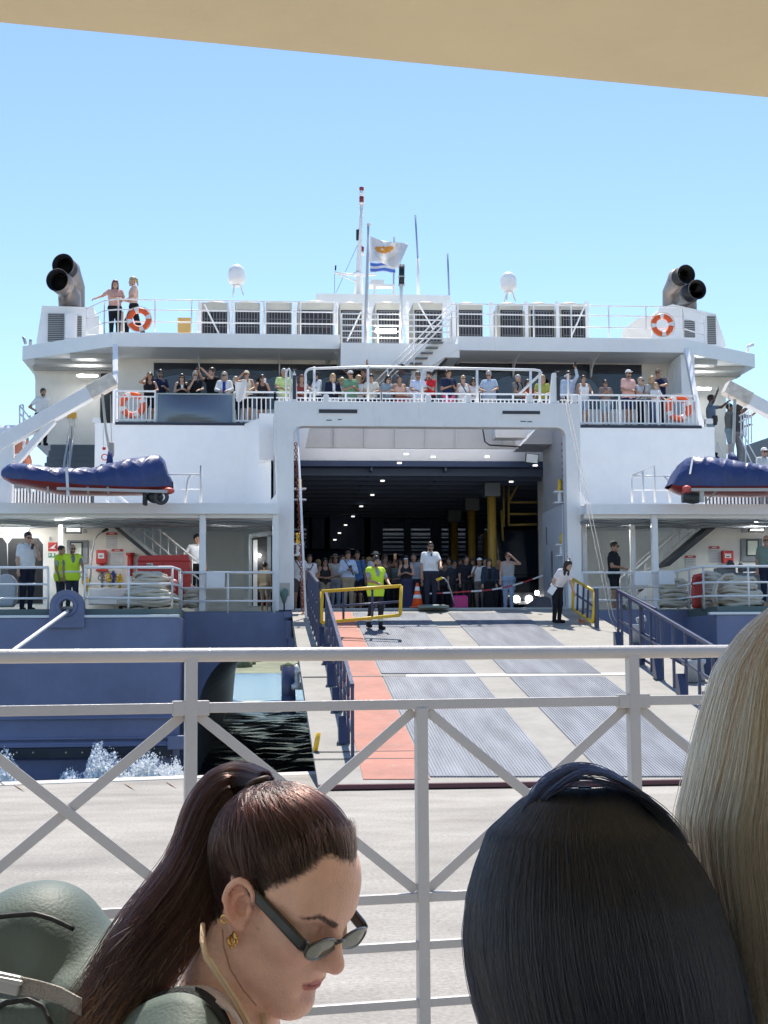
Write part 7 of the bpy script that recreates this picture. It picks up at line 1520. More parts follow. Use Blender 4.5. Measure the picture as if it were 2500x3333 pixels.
# shoulder strap over the near shoulder
sp_ = [gp(330, 3420, -.05), gp(390, 3345, -.07), gp(450, 3285, -.085), gp(520, 3245, -.10), gp(600, 3222, -.11), gp(660, 3232, -.115), gp(710, 3270, -.12), gp(750, 3330, -.12), gp(770, 3420, -.12)]
sp_ = np.array(sp_); t = np.linspace(0, 1, len(sp_)); s_ = np.linspace(0, 1, 28); sp_ = np.stack([np.interp(s_, t, sp_[:, k]) for k in range(3)], 1)
for _ in range(3): sp_[1:-1] = (sp_[:-2]+2*sp_[1:-1]+sp_[2:])/4
band('shoulder_strap', sp_+np.array([0, -.020, -.020]), (0, -.045, -.034), .012, PKM, pack)
band('tank_strap', sp_+np.array([.021, .026, -.006]), (.010, -.034, -.010), .004, M('white_pink_knit', (.74, .64, .63)), woman)
band('strap_inner_band', sp_+np.array([.006, .008, -.004]), (.004, -.026, -.010), .008, M('strap_inner_black', (.018, .022, .024), .8, bump=.6, bscale=300), pack)  # near-black band along the inner side of the strap
m = MB(); m.tube(sp_+np.array([0, -.045, -.0395]), .0028, 8); m.v = [G1(v) for v in m.v]; m.build('strap_piping', PIP, pack, True)
# ---------------------------------------------------------------- black haired person, seen from behind
def back_person(O, label, sc=1.):
    G = frame(O); S = SDF((-.26, -.16, -.62), (.26, .16, .16), .012)
    RB = np.stack([[0, 1, 0], [-1, 0, 0], [0, 0, 1.]], 1); head_prims(S, (0, 0, -.04), RB, 1.)
    S.cap((0, -.02, -.04), (0, -.02, -.20), .052, .058, .03); S.cap((-.15, 0, -.27), (.15, 0, -.27), .055, None, .05); S.cap((-.08, 0, -.40), (.08, 0, -.40), .11, None, .06); S.cap((-.07, 0, -.62), (.07, 0, -.62), .10, None, .06)
    for q in (-1, 1): S.cap((q*.175, 0, -.28), (q*.20, .02, -.60), .05, .042, .03)
    V, Q = S.mesh(); b = mesh_obj('person', G(V), Q, SKIN[1], None, True); tag(b, label, 'person')
    S = SDF((-.28, -.19, -.64), (.28, .19, -.15), .014)
    S.cap((-.15, 0, -.27), (.15, 0, -.27), .055, None, .05, '+', .012); S.cap((-.08, 0, -.40), (.08, 0, -.40), .11, None, .06, '+', .012); S.cap((-.07, 0, -.62), (.07, 0, -.62), .10, None, .06, '+', .012)
    S.ell((0, 0, -.18), (.08, .08, .06), k=.01, op='-'); TV, TQ = S.mesh(); mesh_obj('tee_shirt', G(TV), TQ, cloth((.03, .03, .04)), b, True); return b, G
def smooth_path(c, it=2):
    for _ in range(it): c[1:-1] = (c[:-2]+2*c[1:-1]+c[2:])/4
    return c
DB = 1.35; OB = PD(1925, 2985, DB); kb = 4814/DB
bp, GB = back_person(OB, 'person with long smooth black hair seen from behind, loose loops on top')
gb = lambda px, py, y=0.: np.array([(px-1925)/kb*(1+y/DB), y, -(py-2985)/kb*(1+y/DB)-.178*y])
out_y = np.array([2558, 2578, 2604, 2700, 2820, 2900, 3030, 3120, 3220, 3340, 3450]); out_l = np.array([1830, 1740, 1690, 1588, 1542, 1521, 1511, 1522, 1546, 1590, 1640]); out_r = np.array([1975, 2050, 2085, 2195, 2272, 2310, 2352, 2375, 2392, 2402, 2405])
zo_ = -(out_y-2985)/kb; xl_ = (out_l-1925)/kb; xr_ = (out_r-1925)/kb
def hairsurf(a, z, sh=1.):      # a: angle round the head (0 = right, pi/2 = towards the camera)
    z = np.asarray(z); L = np.interp(z, zo_[::-1], xl_[::-1]); Rr = np.interp(z, zo_[::-1], xr_[::-1]); cx = (L+Rr)/2; hw = (Rr-L)/2
    return np.stack([cx+hw*np.cos(a)*sh, -.02-(hw*.95)*np.sin(a)*sh, z], -1)
zs_ = np.r_[zo_[0]+.004, np.linspace(zo_[0], zo_[2], 8), np.linspace(zo_[2], zo_[-1], 26)[1:]]; nA = 40
Vh = [hairsurf(a, z, .965 if z < zo_[0] else .3)-np.array([0, 0, .004]) for z in zs_ for a in np.linspace(0, 2*PI, nA, endpoint=False)]
Fh = [(i*nA+j, i*nA+(j+1) % nA, (i+1)*nA+(j+1) % nA, (i+1)*nA+j) for i in range(len(zs_)-1) for j in range(nA)]
mesh_obj('hair', GB(Vh), Fh+[tuple(range(nA))], M('black_hair_base', (.006, .007, .012), .5), bp, True)
strands = []; rad = []; rng = np.random.default_rng(5)
for i in range(26000):
    a0 = rng.uniform(-.35, PI+.35); n = 20; zt0 = zo_[0]-abs(rng.normal(0, .035)); zend = zo_[-1]; t = np.linspace(0, 1, n)
    z = zt0+(zend-zt0)*t**1.25; wv = rng.normal(0, .05); ph = rng.uniform(0, 6); a = a0+wv*t+.03*np.sin(t*5+ph)*t-.10*(t-.3)*np.cos(a0)*0
    sh = 1+rng.normal(0, .005)-.03*rng.random()
    c = hairsurf(a, z, sh); strands.append(GB(c)); rad.append(.00038)
HBK = hair_mat('black_hair', (.0030, .0042, .0092), .30, .45, .15)
hair_curves('hair_strands', strands, rad, HBK, bp)
strands = []; rad = []
clump = [(0, 4, .0), (10, 12, -.008), (-14, 0, .008), (20, 16, -.012), (-6, 8, .004), (26, 20, -.016)]
for i in range(230):           # loose loops gathered on the crown
    cx0, ch, cy = clump[i % 6]; w0 = cx0+rng.normal(0, 11); hgt = ch+rng.normal(0, 4.5)+(34 if rng.random() < .12 else 0); y = -.03+cy+rng.normal(0, .008)
    P_l = [(1690+w0, 2690, -.055), (1720+w0, 2618, -.045), (1762+w0, 2560+hgt*.4, y), (1818+w0, 2512+hgt, y), (1880+w0*.5, 2494+hgt, y), (1950+w0*.3, 2504+hgt, y), (2018+w0*.3, 2540+hgt*.7, y), (2075+w0*.4, 2592+hgt*.3, y-.01), (2130+w0, 2655, -.05), (2190+w0, 2750, -.06)]
    c = np.array([gb(px, py, yy) for px, py, yy in P_l]); tt_ = np.linspace(0, 1, len(c)); s_ = np.linspace(0, 1, 26); c = smooth_path(np.stack([np.interp(s_, tt_, c[:, q]) for q in range(3)], 1), 4)
    if rng.random() < .3: c = c[:rng.integers(15, 24)]
    strands.append(GB(c)); rad.append(np.r_[np.full(len(c)-5, .00036), np.linspace(.00034, .0001, 5)])
for i in range(420):           # stray hairs at the outline
    a0 = 0.02+rng.normal(0, .15) if rng.random() < .5 else PI+rng.normal(0, .15); n = 14; z = np.linspace(rng.uniform(-.02, .10), -.13, n); c = hairsurf(a0+rng.normal(0, .1)*np.linspace(0, 1, n), z, 1.0+.10*rng.random()**2*np.linspace(0, 1, n)**1.5); strands.append(GB(c)); rad.append(.00030)
hair_curves('loose_hair', strands, rad, HBK, bp)
# ---------------------------------------------------------------- blonde person at the edge
DL = 1.45; OL = PD(2690, 2330, DL); kl = 4814/DL
bl_, GL = back_person(OL, 'person with long straight blonde hair standing at the edge of the group')
gl = lambda px, py, y=0.: np.array([(px-2690)/kl*(1+y/DL), y, -(py-2330)/kl*(1+y/DL)-.1*y])
ey = np.array([1915, 1945, 1985, 2060, 2170, 2300, 2400, 2520, 2660, 2800, 3000, 3200, 3450]); ex = np.array([2640, 2565, 2500, 2415, 2335, 2290, 2262, 2232, 2200, 2215, 2260, 2300, 2330])
ze = -(ey-2330)/kl; xe_ = (ex-2690)/kl; xr2_ = np.interp(ze, ze[::-1], -xe_[::-1])
def blsurf(a, z, sh=1.):
    z = np.asarray(z); hw = -np.interp(z, ze[::-1], xe_[::-1]); return np.stack([hw*np.cos(a)*sh*np.where(np.cos(a) > 0, .95, 1), -.01-np.minimum(hw, .135)*.95*np.sin(a)*sh, z], -1)
zs2 = np.r_[np.linspace(ze[0], ze[3], 8), np.linspace(ze[3], ze[-1], 26)[1:]]
Vh = [blsurf(a, z, .965)-np.array([0, 0, .004]) for z in zs2 for a in np.linspace(0, 2*PI, nA, endpoint=False)]
Fh = [(i*nA+j, i*nA+(j+1) % nA, (i+1)*nA+(j+1) % nA, (i+1)*nA+j) for i in range(len(zs2)-1) for j in range(nA)]
mesh_obj('hair', GL(Vh), Fh+[tuple(range(nA))], M('blonde_hair_base', (.36, .21, .12), .6), bl_, True)
strands = []; strands2 = []; rad = []; rad2 = []
for i in range(20000):
    lock = rng.integers(0, 46); lr = np.random.default_rng(int(lock)+100); la = lr.uniform(.2, PI+.5); a0 = la+rng.normal(0, .055) if rng.random() < .75 else rng.uniform(.2, PI+.5)
    n = 22; t = np.linspace(0, 1, n); zt0 = ze[0]-abs(rng.normal(0, .03)); z = zt0+(ze[-1]-zt0)*t**1.2; a = a0+lr.normal(0, .10)*np.sin(t*3+lr.uniform(0, 6))*t+rng.normal(0, .03)*t
    c = blsurf(a, z, 1+rng.normal(0, .007)-.03*rng.random()+lr.normal(0, .015)*t)
    if lock % 3 == 0: strands2.append(GL(c)); rad2.append(.0004)
    else: strands.append(GL(c)); rad.append(.00036)
hair_curves('hair_strands', strands, rad, hair_mat('blonde_hair', (.78, .43, .23), .35, .5, .3), bl_)
hair_curves('hair_lowlights', strands2, rad2, hair_mat('blonde_lowlight_hair', (.40, .20, .10), .32, .5, .3), bl_)
# ================================================================ loose things on the ship
def lifering(px, py, Y, r, label, ph=0.):
    c = P(px, py, Y); o = MB().torus(c, r*.76, r*.235, (0, 1, 0), 36, 12).build('life_ring', ORANGE, None, True); tag(o, label, 'life ring', 'orange life rings on the ferry')
    for k in range(4):
        m = MB(); n = 7; V = []
        for i in range(n):
            t = ph+k*PI/2+(i/(n-1)-.5)*.42; d = np.array([math.cos(t), 0, math.sin(t)])
            for j in range(13): u = 2*PI*j/12; V.append(c+d*(r*.76+r*.25*math.cos(u))+np.array([0, 1, 0])*r*.25*math.sin(u))
        m.add(V, [(i*13+j, i*13+j+1, (i+1)*13+j+1, (i+1)*13+j) for i in range(n-1) for j in range(12)]); m.build('reflective_band', WHITE2, o, True)
    m = MB(); m.tube([c+np.array([math.cos(t), -.15, math.sin(t)])*r*(1.0+.06*abs(math.sin(2*(t-ph)))) for t in np.linspace(0, 2*PI, 48)], .012, 6); m.build('grab_line', ROPE, o, True)
lifering(453, 1040, 48.05, .40, 'orange life ring on the top railing beside the two striding women', .25)
lifering(2156, 1058, 48.05, .40, 'orange life ring on the top railing below the twin exhaust mouths with cream locker', .1)
lifering(432, 1318, 45.62, .42, 'orange life ring behind the railing next to the dark glossy panel', .4)
lifering(2209, 1330, 45.62, .44, 'orange life ring behind the railing beside the louvred side panel', .5)
# rescue boats under blue covers
TARP = M('blue_tarpaulin', (.022, .042, .155), .42, var=.25, scale=2, bump=.9, bscale=6, coat=.12)
HULLR = M('boat_hull_red', (.30, .03, .028), .4, dirt=.15)
def rescue_boat(xs, top, bot, keel, Y, hw, label, mirror=False):
    x0, x1 = X(xs[0], Y, 1560), X(xs[-1], Y, 1560); n = 150; nv = 48
    zz = lambda a, f: np.interp(f, (np.array(xs)-xs[0])/(xs[-1]-xs[0]), [Z(v, Y, xs[0]) for v in a])
    root = empty('rescue_boat', ((x0+x1)/2, Y, Z(max(keel), Y, xs[0]))); tag(root, label, 'rescue boat')
    m = MB()
    def cov(u, v):
        zt2, zb2 = float(zz(top, u)), float(zz(bot, u)); e = min(1, 4.5*min(u, 1-u)+.22)**.5; w_ = hw*e; a = PI*v
        cz = max(0, math.sin(a)); wr = .006*math.sin(u*47+7*v)+.022*(1-abs(math.sin(u*23-7*v+1.2*math.sin(v*4))))**5+.018*(1-abs(math.sin(u*17+9*v+.8*math.sin(u*9))))**6-.008*(1-abs(math.sin(u*39-4*v)))**3
        return (x0+(x1-x0)*u, Y-w_*math.cos(a)*(1+.9*wr)*(abs(math.cos(a))**-.35 if abs(math.cos(a)) > .15 else 1)*1.0, zb2+(zt2-zb2)*cz**.6+wr*min(1, cz*3+.3))
    m.sheet(cov, n, nv); recalc(m.build('boat_cover', TARP, root, True))
    m = MB()
    def hl(u, v):
        zb2, zk = float(zz(bot, u)), float(zz(keel, u)); e = min(1, 4*min(u, 1-u)+.15)**.5; a = PI*v
        return (x0+(x1-x0)*u, Y-hw*.92*e*math.cos(a), zb2+.06-(zb2+.06-zk)*max(0, math.sin(a))**.8)
    m.sheet(hl, 40, 16); recalc(m.build('hull', HULLR, root, True)); return root, x0, x1
xs = [12, 40, 110, 200, 300, 360, 400, 460, 520, 535, 548, 562]
rb, x0, x1 = rescue_boat(xs, [1530, 1511, 1516, 1529, 1526, 1512, 1500, 1490, 1482, 1496, 1540, 1565], [1555, 1566, 1574, 1582, 1590, 1592, 1594, 1596, 1592, 1590, 1588, 1586], [1560, 1575, 1592, 1610, 1612, 1612, 1611, 1610, 1606, 1603, 1600, 1592], 38.0, .85, 'rescue boat in a blue cover hanging at the white davit, whole hull in view')
m = MB(); m.sheet(lambda u, v: P(212+9*v+5*u, 1520+95*u, 37.05), 10, 3); o = m.build('lashing_strap', M('white_strap', (.72, .74, .76), .6), rb); s_ = o.modifiers.new('s', 'SOLIDIFY'); s_.thickness = .02
m = MB()
for px in (95, 155, 285, 350): p0 = P(px, 1585, 37.1); p1 = P(px+3, 1606, 37.2); m.rbar(p0, p1, .05, .03)
m.build('hull_tab', M('pale_grey_rubber', (.50, .48, .47), .6), rb)
m = MB(); p0 = P(185, 1590, 37.05); p1 = P(545, 1600, 37.05); m.rbar(p0, p1, .05, .07); m.build('rubbing_rail', M('pale_grey_rubber', (.50, .48, .47)), rb)
m = MB(); c = P(505, 1618, 37.6); m.ball(c, (.22, .2, .16), 12); m.torus(P(524, 1618, 37.3), .15, .05, (0, 1, .1), 18, 8); m.box(c[0]-.3, c[0]-.2, 37.4, 37.8, c[2]-.2, c[2]+.25); m.build('outboard_drive', M('drive_dark', (.05, .055, .055), .45), rb, True)
m = MB(); c = P(548, 1598, 37.4); m.ball(c, (.16, .12, .09), 10); m.build('stern_fender', M('coral_red', (.62, .10, .08), .5), rb, True)
m = MB(); c = P(359, 1488, 38.2); m.tube([c+[0, 0, .15], c+[-.02, 0, -.25]], [.06, .1], 10); m.tube([c+[-.05, 0, -.2], P(330, 1516, 37.6)], .04, 8); m.build('lifting_sling', M('navy_sling', (.03, .05, .16), .7), rb, True)
xs = [2176, 2192, 2215, 2240, 2300, 2380, 2460, 2560, 2640, 2700]
rb2, x0, x1 = rescue_boat(xs, [1580, 1545, 1510, 1490, 1490, 1503, 1515, 1520, 1530, 1570], [1584, 1588, 1588, 1592, 1594, 1594, 1592, 1588, 1584, 1582], [1592, 1602, 1612, 1612, 1614, 1616, 1616, 1612, 1604, 1590], 38.0, .85, 'rescue boat in a blue cover cut off by the frame, bow hidden')
m = MB(); p0 = P(2250, 1594, 37.05); p1 = P(2700, 1594, 37.05); m.rbar(p0, p1, .06, .08); m.rbar(P(2284, 1598, 37.1), P(2284, 1634, 37.1), .1, .1); m.rbar(P(2300, 1630, 37.6), P(2330, 1600, 37.4), .03, .03); m.build('cradle_beam', M('beige_cradle', (.48, .46, .42), .5), rb2)
m = MB(); c = P(2255, 1622, 37.5); m.ball(c, (.28, .2, .15), 12); m.box(c[0]-.25, c[0]-.1, 37.3, 37.7, c[2]-.1, c[2]+.12); m.build('outboard_drive', M('drive_dark', (.05, .055, .055)), rb2, True)
m = MB(); c = P(2236, 1592, 37.15); m.ball(c, (.13, .1, .1), 10); m.rbar(P(2222, 1605, 37.1), P(2240, 1588, 37.1), .06, .06); m.build('stern_fender', M('coral_red', (.62, .10, .08)), rb2, True)
m = MB(); m.sheet(lambda u, v: P(2252-9*u+6*v, 1490+52*u, 37.15+.35*(1-u)), 8, 3); o = m.build('lashing_strap', M('white_strap', (.72, .74, .76)), rb2); s_ = o.modifiers.new('s', 'SOLIDIFY'); s_.thickness = .02
m = MB(); c = P(2380, 1497, 38.1); m.tube([c+[0, 0, .15], c+[.1, -.2, -.12]], .09, 10); m.build('lifting_sling', M('navy_sling', (.03, .05, .16)), rb2, True)
# mooring rope piles
def rope_pile(x0, x1, y0, y1, Y, label, n=9, r=.045, depth=.5, seed=0, group='heaps of mooring rope on the decks'):
    rg = np.random.default_rng(seed); xa, xb, za, zb = X(x0, Y, y1), X(x1, Y, y1), Z(y1, Y, x0), Z(y0, Y, x0); m = MB(); cx = (xa+xb)/2; hw = (xb-xa)/2
    k = max(3, int((zb-za)/(r*1.55)))
    for i in range(k):
        f = i/max(1, k-1); w_ = hw*(1-.28*f**2)
        for j in range(2):
            a_ = np.linspace(0, 2*PI, 40); sh = 1-.18*j+rg.normal(0, .03)
            pts = np.stack([cx+rg.normal(0, .03)+w_*sh*np.sign(np.cos(a_))*np.abs(np.cos(a_))**.7+.02*np.sin(a_*3+i), Y+depth*sh*np.sin(a_)+.02*np.cos(a_*4+i), za+r+(zb-za-2*r)*f+.030*np.sin(a_*2+rg.uniform(0, 6))+.02*np.sin(a_*5+rg.uniform(0, 6))], 1); m.tube(pts, r*rg.uniform(.9, 1.12), 7)
    for q in range(4):
        t = np.linspace(0, 1, 12); xs0, xs1 = cx+hw*rg.uniform(-.9, -.1), cx+hw*rg.uniform(.1, .9); pts = np.stack([xs0+(xs1-xs0)*t, Y-depth*.7+.1*np.sin(t*5), zb-.02+.05*np.sin(t*PI)-.10*t*rg.random()], 1); m.tube(pts, r, 7)
    m.box(cx-hw*.7, cx+hw*.7, Y-depth*.6, Y+depth*.6, za, za+(zb-za)*.7)
    return tag(m.build('rope_heap', ROPE, None, True), label, 'rope', group)
def pallet(x0, x1, y, Y, label):
    xa, xb, z = X(x0, Y, y), X(x1, Y, y), zM; m = MB()
    for i in range(5): yy = Y-.5+i*.25; m.box(xa, xb, yy-.09, yy+.09, z+.10, z+.13)
    for f in (0, .5, 1): xx = xa+(xb-xa)*f; m.box(xx-.06, xx+.06, Y-.55, Y+.55, z+.0, z+.10)
    return tag(m.build('pallet', M('pallet_wood', (.40, .30, .20), .8, var=.2, scale=4), None), label, 'pallet')
pallet(385, 575, 1990, 37.3, 'wooden pallet under the two tier rope heap'); rope_pile(382, 578, 1926, 1974, 37.3, 'broad lower rope heap on a pallet behind the mooring rail', seed=1, depth=.55)
rope_pile(425, 560, 1868, 1925, 37.6, 'narrower rope heap stacked on top of the broad one', seed=2, depth=.45)
rope_pile(596, 660, 1916, 1976, 39.2, 'rope heap beside the red locker and pillar', seed=3, depth=.4)
rope_pile(2140, 2240, 1890, 1975, 38.9, 'grey rope heap half hidden behind the rail boards on the far deck', seed=4, depth=.45)
pallet(2310, 2470, 1985, 37.2, 'wooden pallet under the large rope heaps on the far deck'); rope_pile(2278, 2345, 1868, 1978, 37.6, 'tall rope heap next to the red hose on the far deck', seed=5, depth=.45); rope_pile(2330, 2470, 1882, 1972, 37.1, 'large pale rope heap with a loose loop on the far deck', seed=6, depth=.5, r=.05)
m = MB(); cc = [(2335, 1965), (2328, 1930), (2335, 1895), (2360, 1872), (2385, 1870), (2400, 1882)]; m.tube([P(a, b, 36.7) for a, b in cc], .042, 8); m.tube([P(a-8, b+6, 36.75) for a, b in cc], .042, 8); tag(m.build('rope_loop', ROPE, None, True), 'loose loop of pale rope hanging over the large rope heap', 'rope')
m = MB(); rg = np.random.default_rng(9)
for i in range(5): m.tube([P(2258+i*5+2*math.sin(j*1.3+i), 1878+j*14+4*(i % 2), 37.0+.05*i) for j in range(8)], .055, 8)
m.tube([P(2256, 1905, 36.95), P(2262, 1876, 36.95), P(2280, 1872, 36.95), P(2286, 1890, 36.95)], .06, 8); tag(m.build('hose_bundle', M('red_hose', (.42, .045, .035), .5, var=.2), None, True), 'bundle of red hose beside the tall rope heap', 'hose')
m = MB(); c = P(567, 1898, 37.2); m.ball(c, .10, 12); m.ball(c+[-.02, 0, -.16], .06, 10); tag(m.build('marker_float', M('pink_float', (.70, .25, .20), .5), None, True), 'small pink float beside the stacked rope heaps', 'float')
# liferaft, canisters and plating beyond the davit
m = MB(); c = P(68, 1470, 43); m.tube([c+np.array([-.35, 0, -.45]), c+np.array([.1, 0, .35])], .28, 14); m.torus(c+np.array([-.05, -.05, -.3]), .28, .1, (0, 1, .2), 16, 8); o = m.build('buoyant_apparatus', M('faded_orange', (.62, .22, .12), .6, var=.15), None, True); tag(o, 'faded orange raft bundle with white straps behind the davit leg', 'life raft')
m = MB(); m.tube([P(80, 1428, 42.6), P(76, 1475, 42.6)], .04, 6); m.tube([P(45, 1481, 42.6), P(62, 1478, 42.6), P(72, 1492, 42.6)], .03, 6); m.build('strap', WHITE2, o, True)
pan('side_house', [(-200, 1640), (-200, 1386), (58, 1386), (66, 1400), (66, 1640)], 52, 2, M('pale_beige_side', (.58, .54, .48), .6, dirt=.2))
for px, py in ((6, 1420), (25, 1413)):
    m = MB(); c = P(px, py, 49); m.lathe(c+np.array([-.3, 0, 0]), [(.05, 0), (.26, .06), (.3, .2), (.3, .6), (.26, .74), (.05, .8)], 16, (1, 0, 0)); tag(m.build('raft_canister', WHITE2, None, True), 'white liferaft canister at the ship side behind the davit', 'life raft', 'raft canisters')
# traffic cone, suitcase, tape, cable
def cone(px, ytop, ybot, Y):
    c = P(px, ybot, Y); h = Z(ytop, Y, px)-c[2]; root = empty('traffic_cone', tuple(c)); tag(root, 'orange and white traffic cone on the ramp threshold beside the officer', 'traffic cone')
    m = MB(); m.lathe(c, [(.16, .02), (.03, h), (.01, h)], 20); m.box(c[0]-.2, c[0]+.2, c[1]-.2, c[1]+.2, c[2], c[2]+.03); m.build('cone_body', M('cone_orange', (.85, .11, .02), .5), root, True)
    for f0, f1 in ((.34, .50), (.66, .84)):
        m = MB(); r = lambda f: .163-.13*f; m.lathe(c, [(r(f0), .02+(h-.02)*f0), (r(f1), .02+(h-.02)*f1)], 20); m.build('white_band', FRED, root, True)
cone(1359, 1897, 1977, YP+.2)
def suitcase(px, ytop, Y):
    c = P(px, 1976, Y); root = empty('suitcase', tuple(c)); tag(root, 'bright pink hard suitcase standing in the garage crowd', 'suitcase'); h = Z(ytop, Y, px)-c[2]
    PK = M('pink_shell', (.62, .02, .22), .35)
    m = MB(); m.box(c[0]-.21, c[0]+.21, Y-.13, Y+.13, zG+.05, zG+h); m.build('shell', PK, root, bevel=.05)
    m = MB()
    for q in (-.1, 0, .1): m.box(c[0]+q-.01, c[0]+q+.01, Y-.137, Y-.128, zG+.1, zG+h-.06)
    m.build('rib', PK, root); m = MB()
    for q in (-.1, .1): m.tube([(c[0]+q, Y+.08, zG+h), (c[0]+q, Y+.08, zG+h+.3)], .01, 6)
    m.tube([(c[0]-.1, Y+.08, zG+h+.3), (c[0]+.1, Y+.08, zG+h+.3)], .016, 6); m.build('handle', BLACK, root)
    for q in (-.16, .16): m = MB(); m.lathe((c[0]+q, Y-.02, zG+.03), [(.03, 0), (.03, .04)], 10, (0, 1, 0)); m.build('wheel', BLACK, root)
suitcase(1498, 1926, 40.9)
m = MB(); a_, b_2 = P(1500, 1926, 40.3), P(1767, 1873, 41.2); V = []; mi = []; n = 16
for i in range(n+1):
    p = a_+(b_2-a_)*i/n-np.array([0, 0, .12*math.sin(PI*i/n)]); V += [p+[0, 0, .022], p-[0, 0, .022]]
tp = mesh_obj('barrier_tape', V, [(2*i, 2*i+1, 2*i+3, 2*i+2) for i in range(n)], FRED, None, mats=[FRED, M('tape_red', (.45, .03, .04), .5)], mi=[(i//2+1) % 2 for i in range(n)]); s_ = tp.modifiers.new('s', 'SOLIDIFY'); s_.thickness = .004; tag(tp, 'red and white barrier tape stretched to the garage wall', 'tape', 'barrier tape across the garage')
V = []; a_, b_2 = P(1384, 1933, 40.4), P(1500, 1927, 40.4)
for i in range(9): p = a_+(b_2-a_)*i/8; V += [p+[0, 0, .02], p-[0, 0, .02]]
tp = mesh_obj('barrier_tape', V, [(2*i, 2*i+1, 2*i+3, 2*i+2) for i in range(8)], FRED, None, mats=[FRED, M('tape_red', (.45, .03, .04))], mi=[(i//2) % 2 for i in range(8)]); s_ = tp.modifiers.new('s', 'SOLIDIFY'); s_.thickness = .004; tag(tp, 'short length of barrier tape behind the officer and the pink suitcase', 'tape', 'barrier tape across the garage')
m = MB(); cp = [P(1436, 1882, YP-.1), P(1448, 1876, YP-.1), P(1457, 1884, YP-.1), P(1464, 1915, YP), P(1476, 1955, YP+.1), P(1483, 1976, YP+.2)]; m.tube(smooth_path(np.array(cp)), .022, 8); o = m.build('control_cable', STEEL, None, True); tag(o, 'grey control cable hanging from the officer hand to the deck', 'cable'); m = MB(); m.rbar(P(1420, 1888, YP-.12), P(1440, 1880, YP-.12), .07, .07); m.build('pendant_control', YEL, o, bevel=.01)
thing_box('paper', 'white paper held by the bending crew woman', 'paper', P(1797, 1920, 35.9), (.16, .01, .22), FRED, .6, .001)
thing_box('radio', 'black radio held by the officer on the mooring deck', 'radio', P(106, 1779, 37.5), (.07, .05, .15), BLACK, .2, .01)
# vehicles in the garage
CARP = M('black_car_paint', (.010, .011, .014), .22, coat=.6, var=0)
def vehicle(name, label, cat, px, ytop, Y, wid, lights, bus=False):
    c = P(px, 1990, Y); x = c[0]; h = Z(ytop, Y, px)-zG; root = empty(name, (x, Y, zG)); tag(root, label, cat); L = 4.4; w2 = wid/2
    if bus: prof = [(0, .35), (0, 1.1), (.12, 1.15), (.45, h-.12), (.7, h), (L, h), (L, .35)]
    else: prof = [(0, .35), (0, .72), (.1, .95), (1.1, 1.12), (1.75, h-.06), (2.1, h), (L-.5, h), (L, 1.0), (L, .35)]
    m = MB(); m.yz([(Y+a, zG+b) for a, b in prof], x-w2, x+w2); recalc(m.build('body', CARP, root, bevel=.07))
    m = MB()
    if bus: q = [(Y+.13-.02, zG+1.3), (Y+.42-.02, zG+h-.2)]
    else: q = [(Y+1.14-.02, zG+1.17), (Y+1.72-.02, zG+h-.1)]
    m.add([(x-w2+.12, q[0][0], q[0][1]), (x+w2-.12, q[0][0], q[0][1]), (x+w2-.2, q[1][0], q[1][1]), (x-w2+.2, q[1][0], q[1][1])], [(0, 1, 2, 3)]); m.build('windscreen', GLASSD, root)
    m = MB(); m.box(x-w2+.25, x+w2-.25, Y-.03, Y+.01, zG+.5, zG+.72); m.build('grille', DGREY, root); m = MB(); m.box(x-w2+.02, x+w2-.02, Y-.07, Y+.2, zG+.3, zG+.48); m.build('bumper', BLACK, root, bevel=.03)
    m = MB(); m.box(x-.26, x+.26, Y-.085, Y-.071, zG+.34, zG+.45); m.build('number_plate', FRED, root)
    for q_ in (-1, 1):
        m = MB(); m.ball((x+q_*(w2-.22), Y-.03, zG+.66), (.15, .05, .10), 12); m.build('headlight', STEEL, root, True)
        m = MB(); m.lathe((x+q_*(w2-.12)-.11, Y+.8, zG+.33), [(.2, 0), (.33, .02), (.33, .2), (.2, .22)], 20, (1, 0, 0)); wv = m.build('wheel', BLACK, root, True); m = MB(); m.lathe((x+q_*(w2-.12)-.115, Y+.8, zG+.33), [(.02, 0), (.2, .01), (.2, .22), (.02, .23)], 14, (1, 0, 0)); m.build('rim', STEEL, wv)
        m = MB(); m.box(*sorted((x+q_*(w2+.02), x+q_*(w2+.22))), Y+1.3, Y+1.4, zG+1.05, zG+1.25); m.build('wing_mirror', BLACK, root, bevel=.03)
vehicle('parked_car', 'tall black car parked behind the waiting passengers near the guide pole', 'car', 1092, 1771, 47.5, 2.0, False)
vehicle('parked_car', 'black car parked behind the grey hat and the raised phone', 'car', 1228, 1792, 48.5, 1.9, False)
vehicle('coach', 'black coach with lit headlights facing out beside the garage wall', 'coach', 1714, 1706, 46.3, 1.75, True, True)
coach_ = [o for o in bpy.data.objects if o.name.startswith('coach')][0]
for px, r_ in ((1681, .12), (1722, .12)): m = MB(); c = P(px, 1950, 46.2); m.ball(c, (r_, .06, r_), 14); m.build('lit_headlight', M('lit_headlight', (1, .97, .88), emit=5., var=0), coach_, True)
thing_box('lamp_head', 'small lit work lamp beside the coach headlights', 'lamp', P(1748, 1930, 43.5), (.14, .08, .14), M('lit_headlight', (1, .97, .88), emit=5., var=0), 0, .04)
m = MB(); rg = np.random.default_rng(4); c = P(1775, 1968, 41.8)
m.sheet(lambda u, v: (c[0]-.75+1.5*u, c[1]-.4+.8*v, zG+.02+.32*math.sin(PI*u)**.7*math.sin(PI*v)**.7*(1+.3*math.sin(u*11+v*7))), 24, 16); tag(m.build('tarpaulin', M('brown_grey_tarp', (.16, .14, .14), .8, bump=.4), None, True), 'crumpled grey tarpaulin lying at the foot of the garage wall', 'tarpaulin')
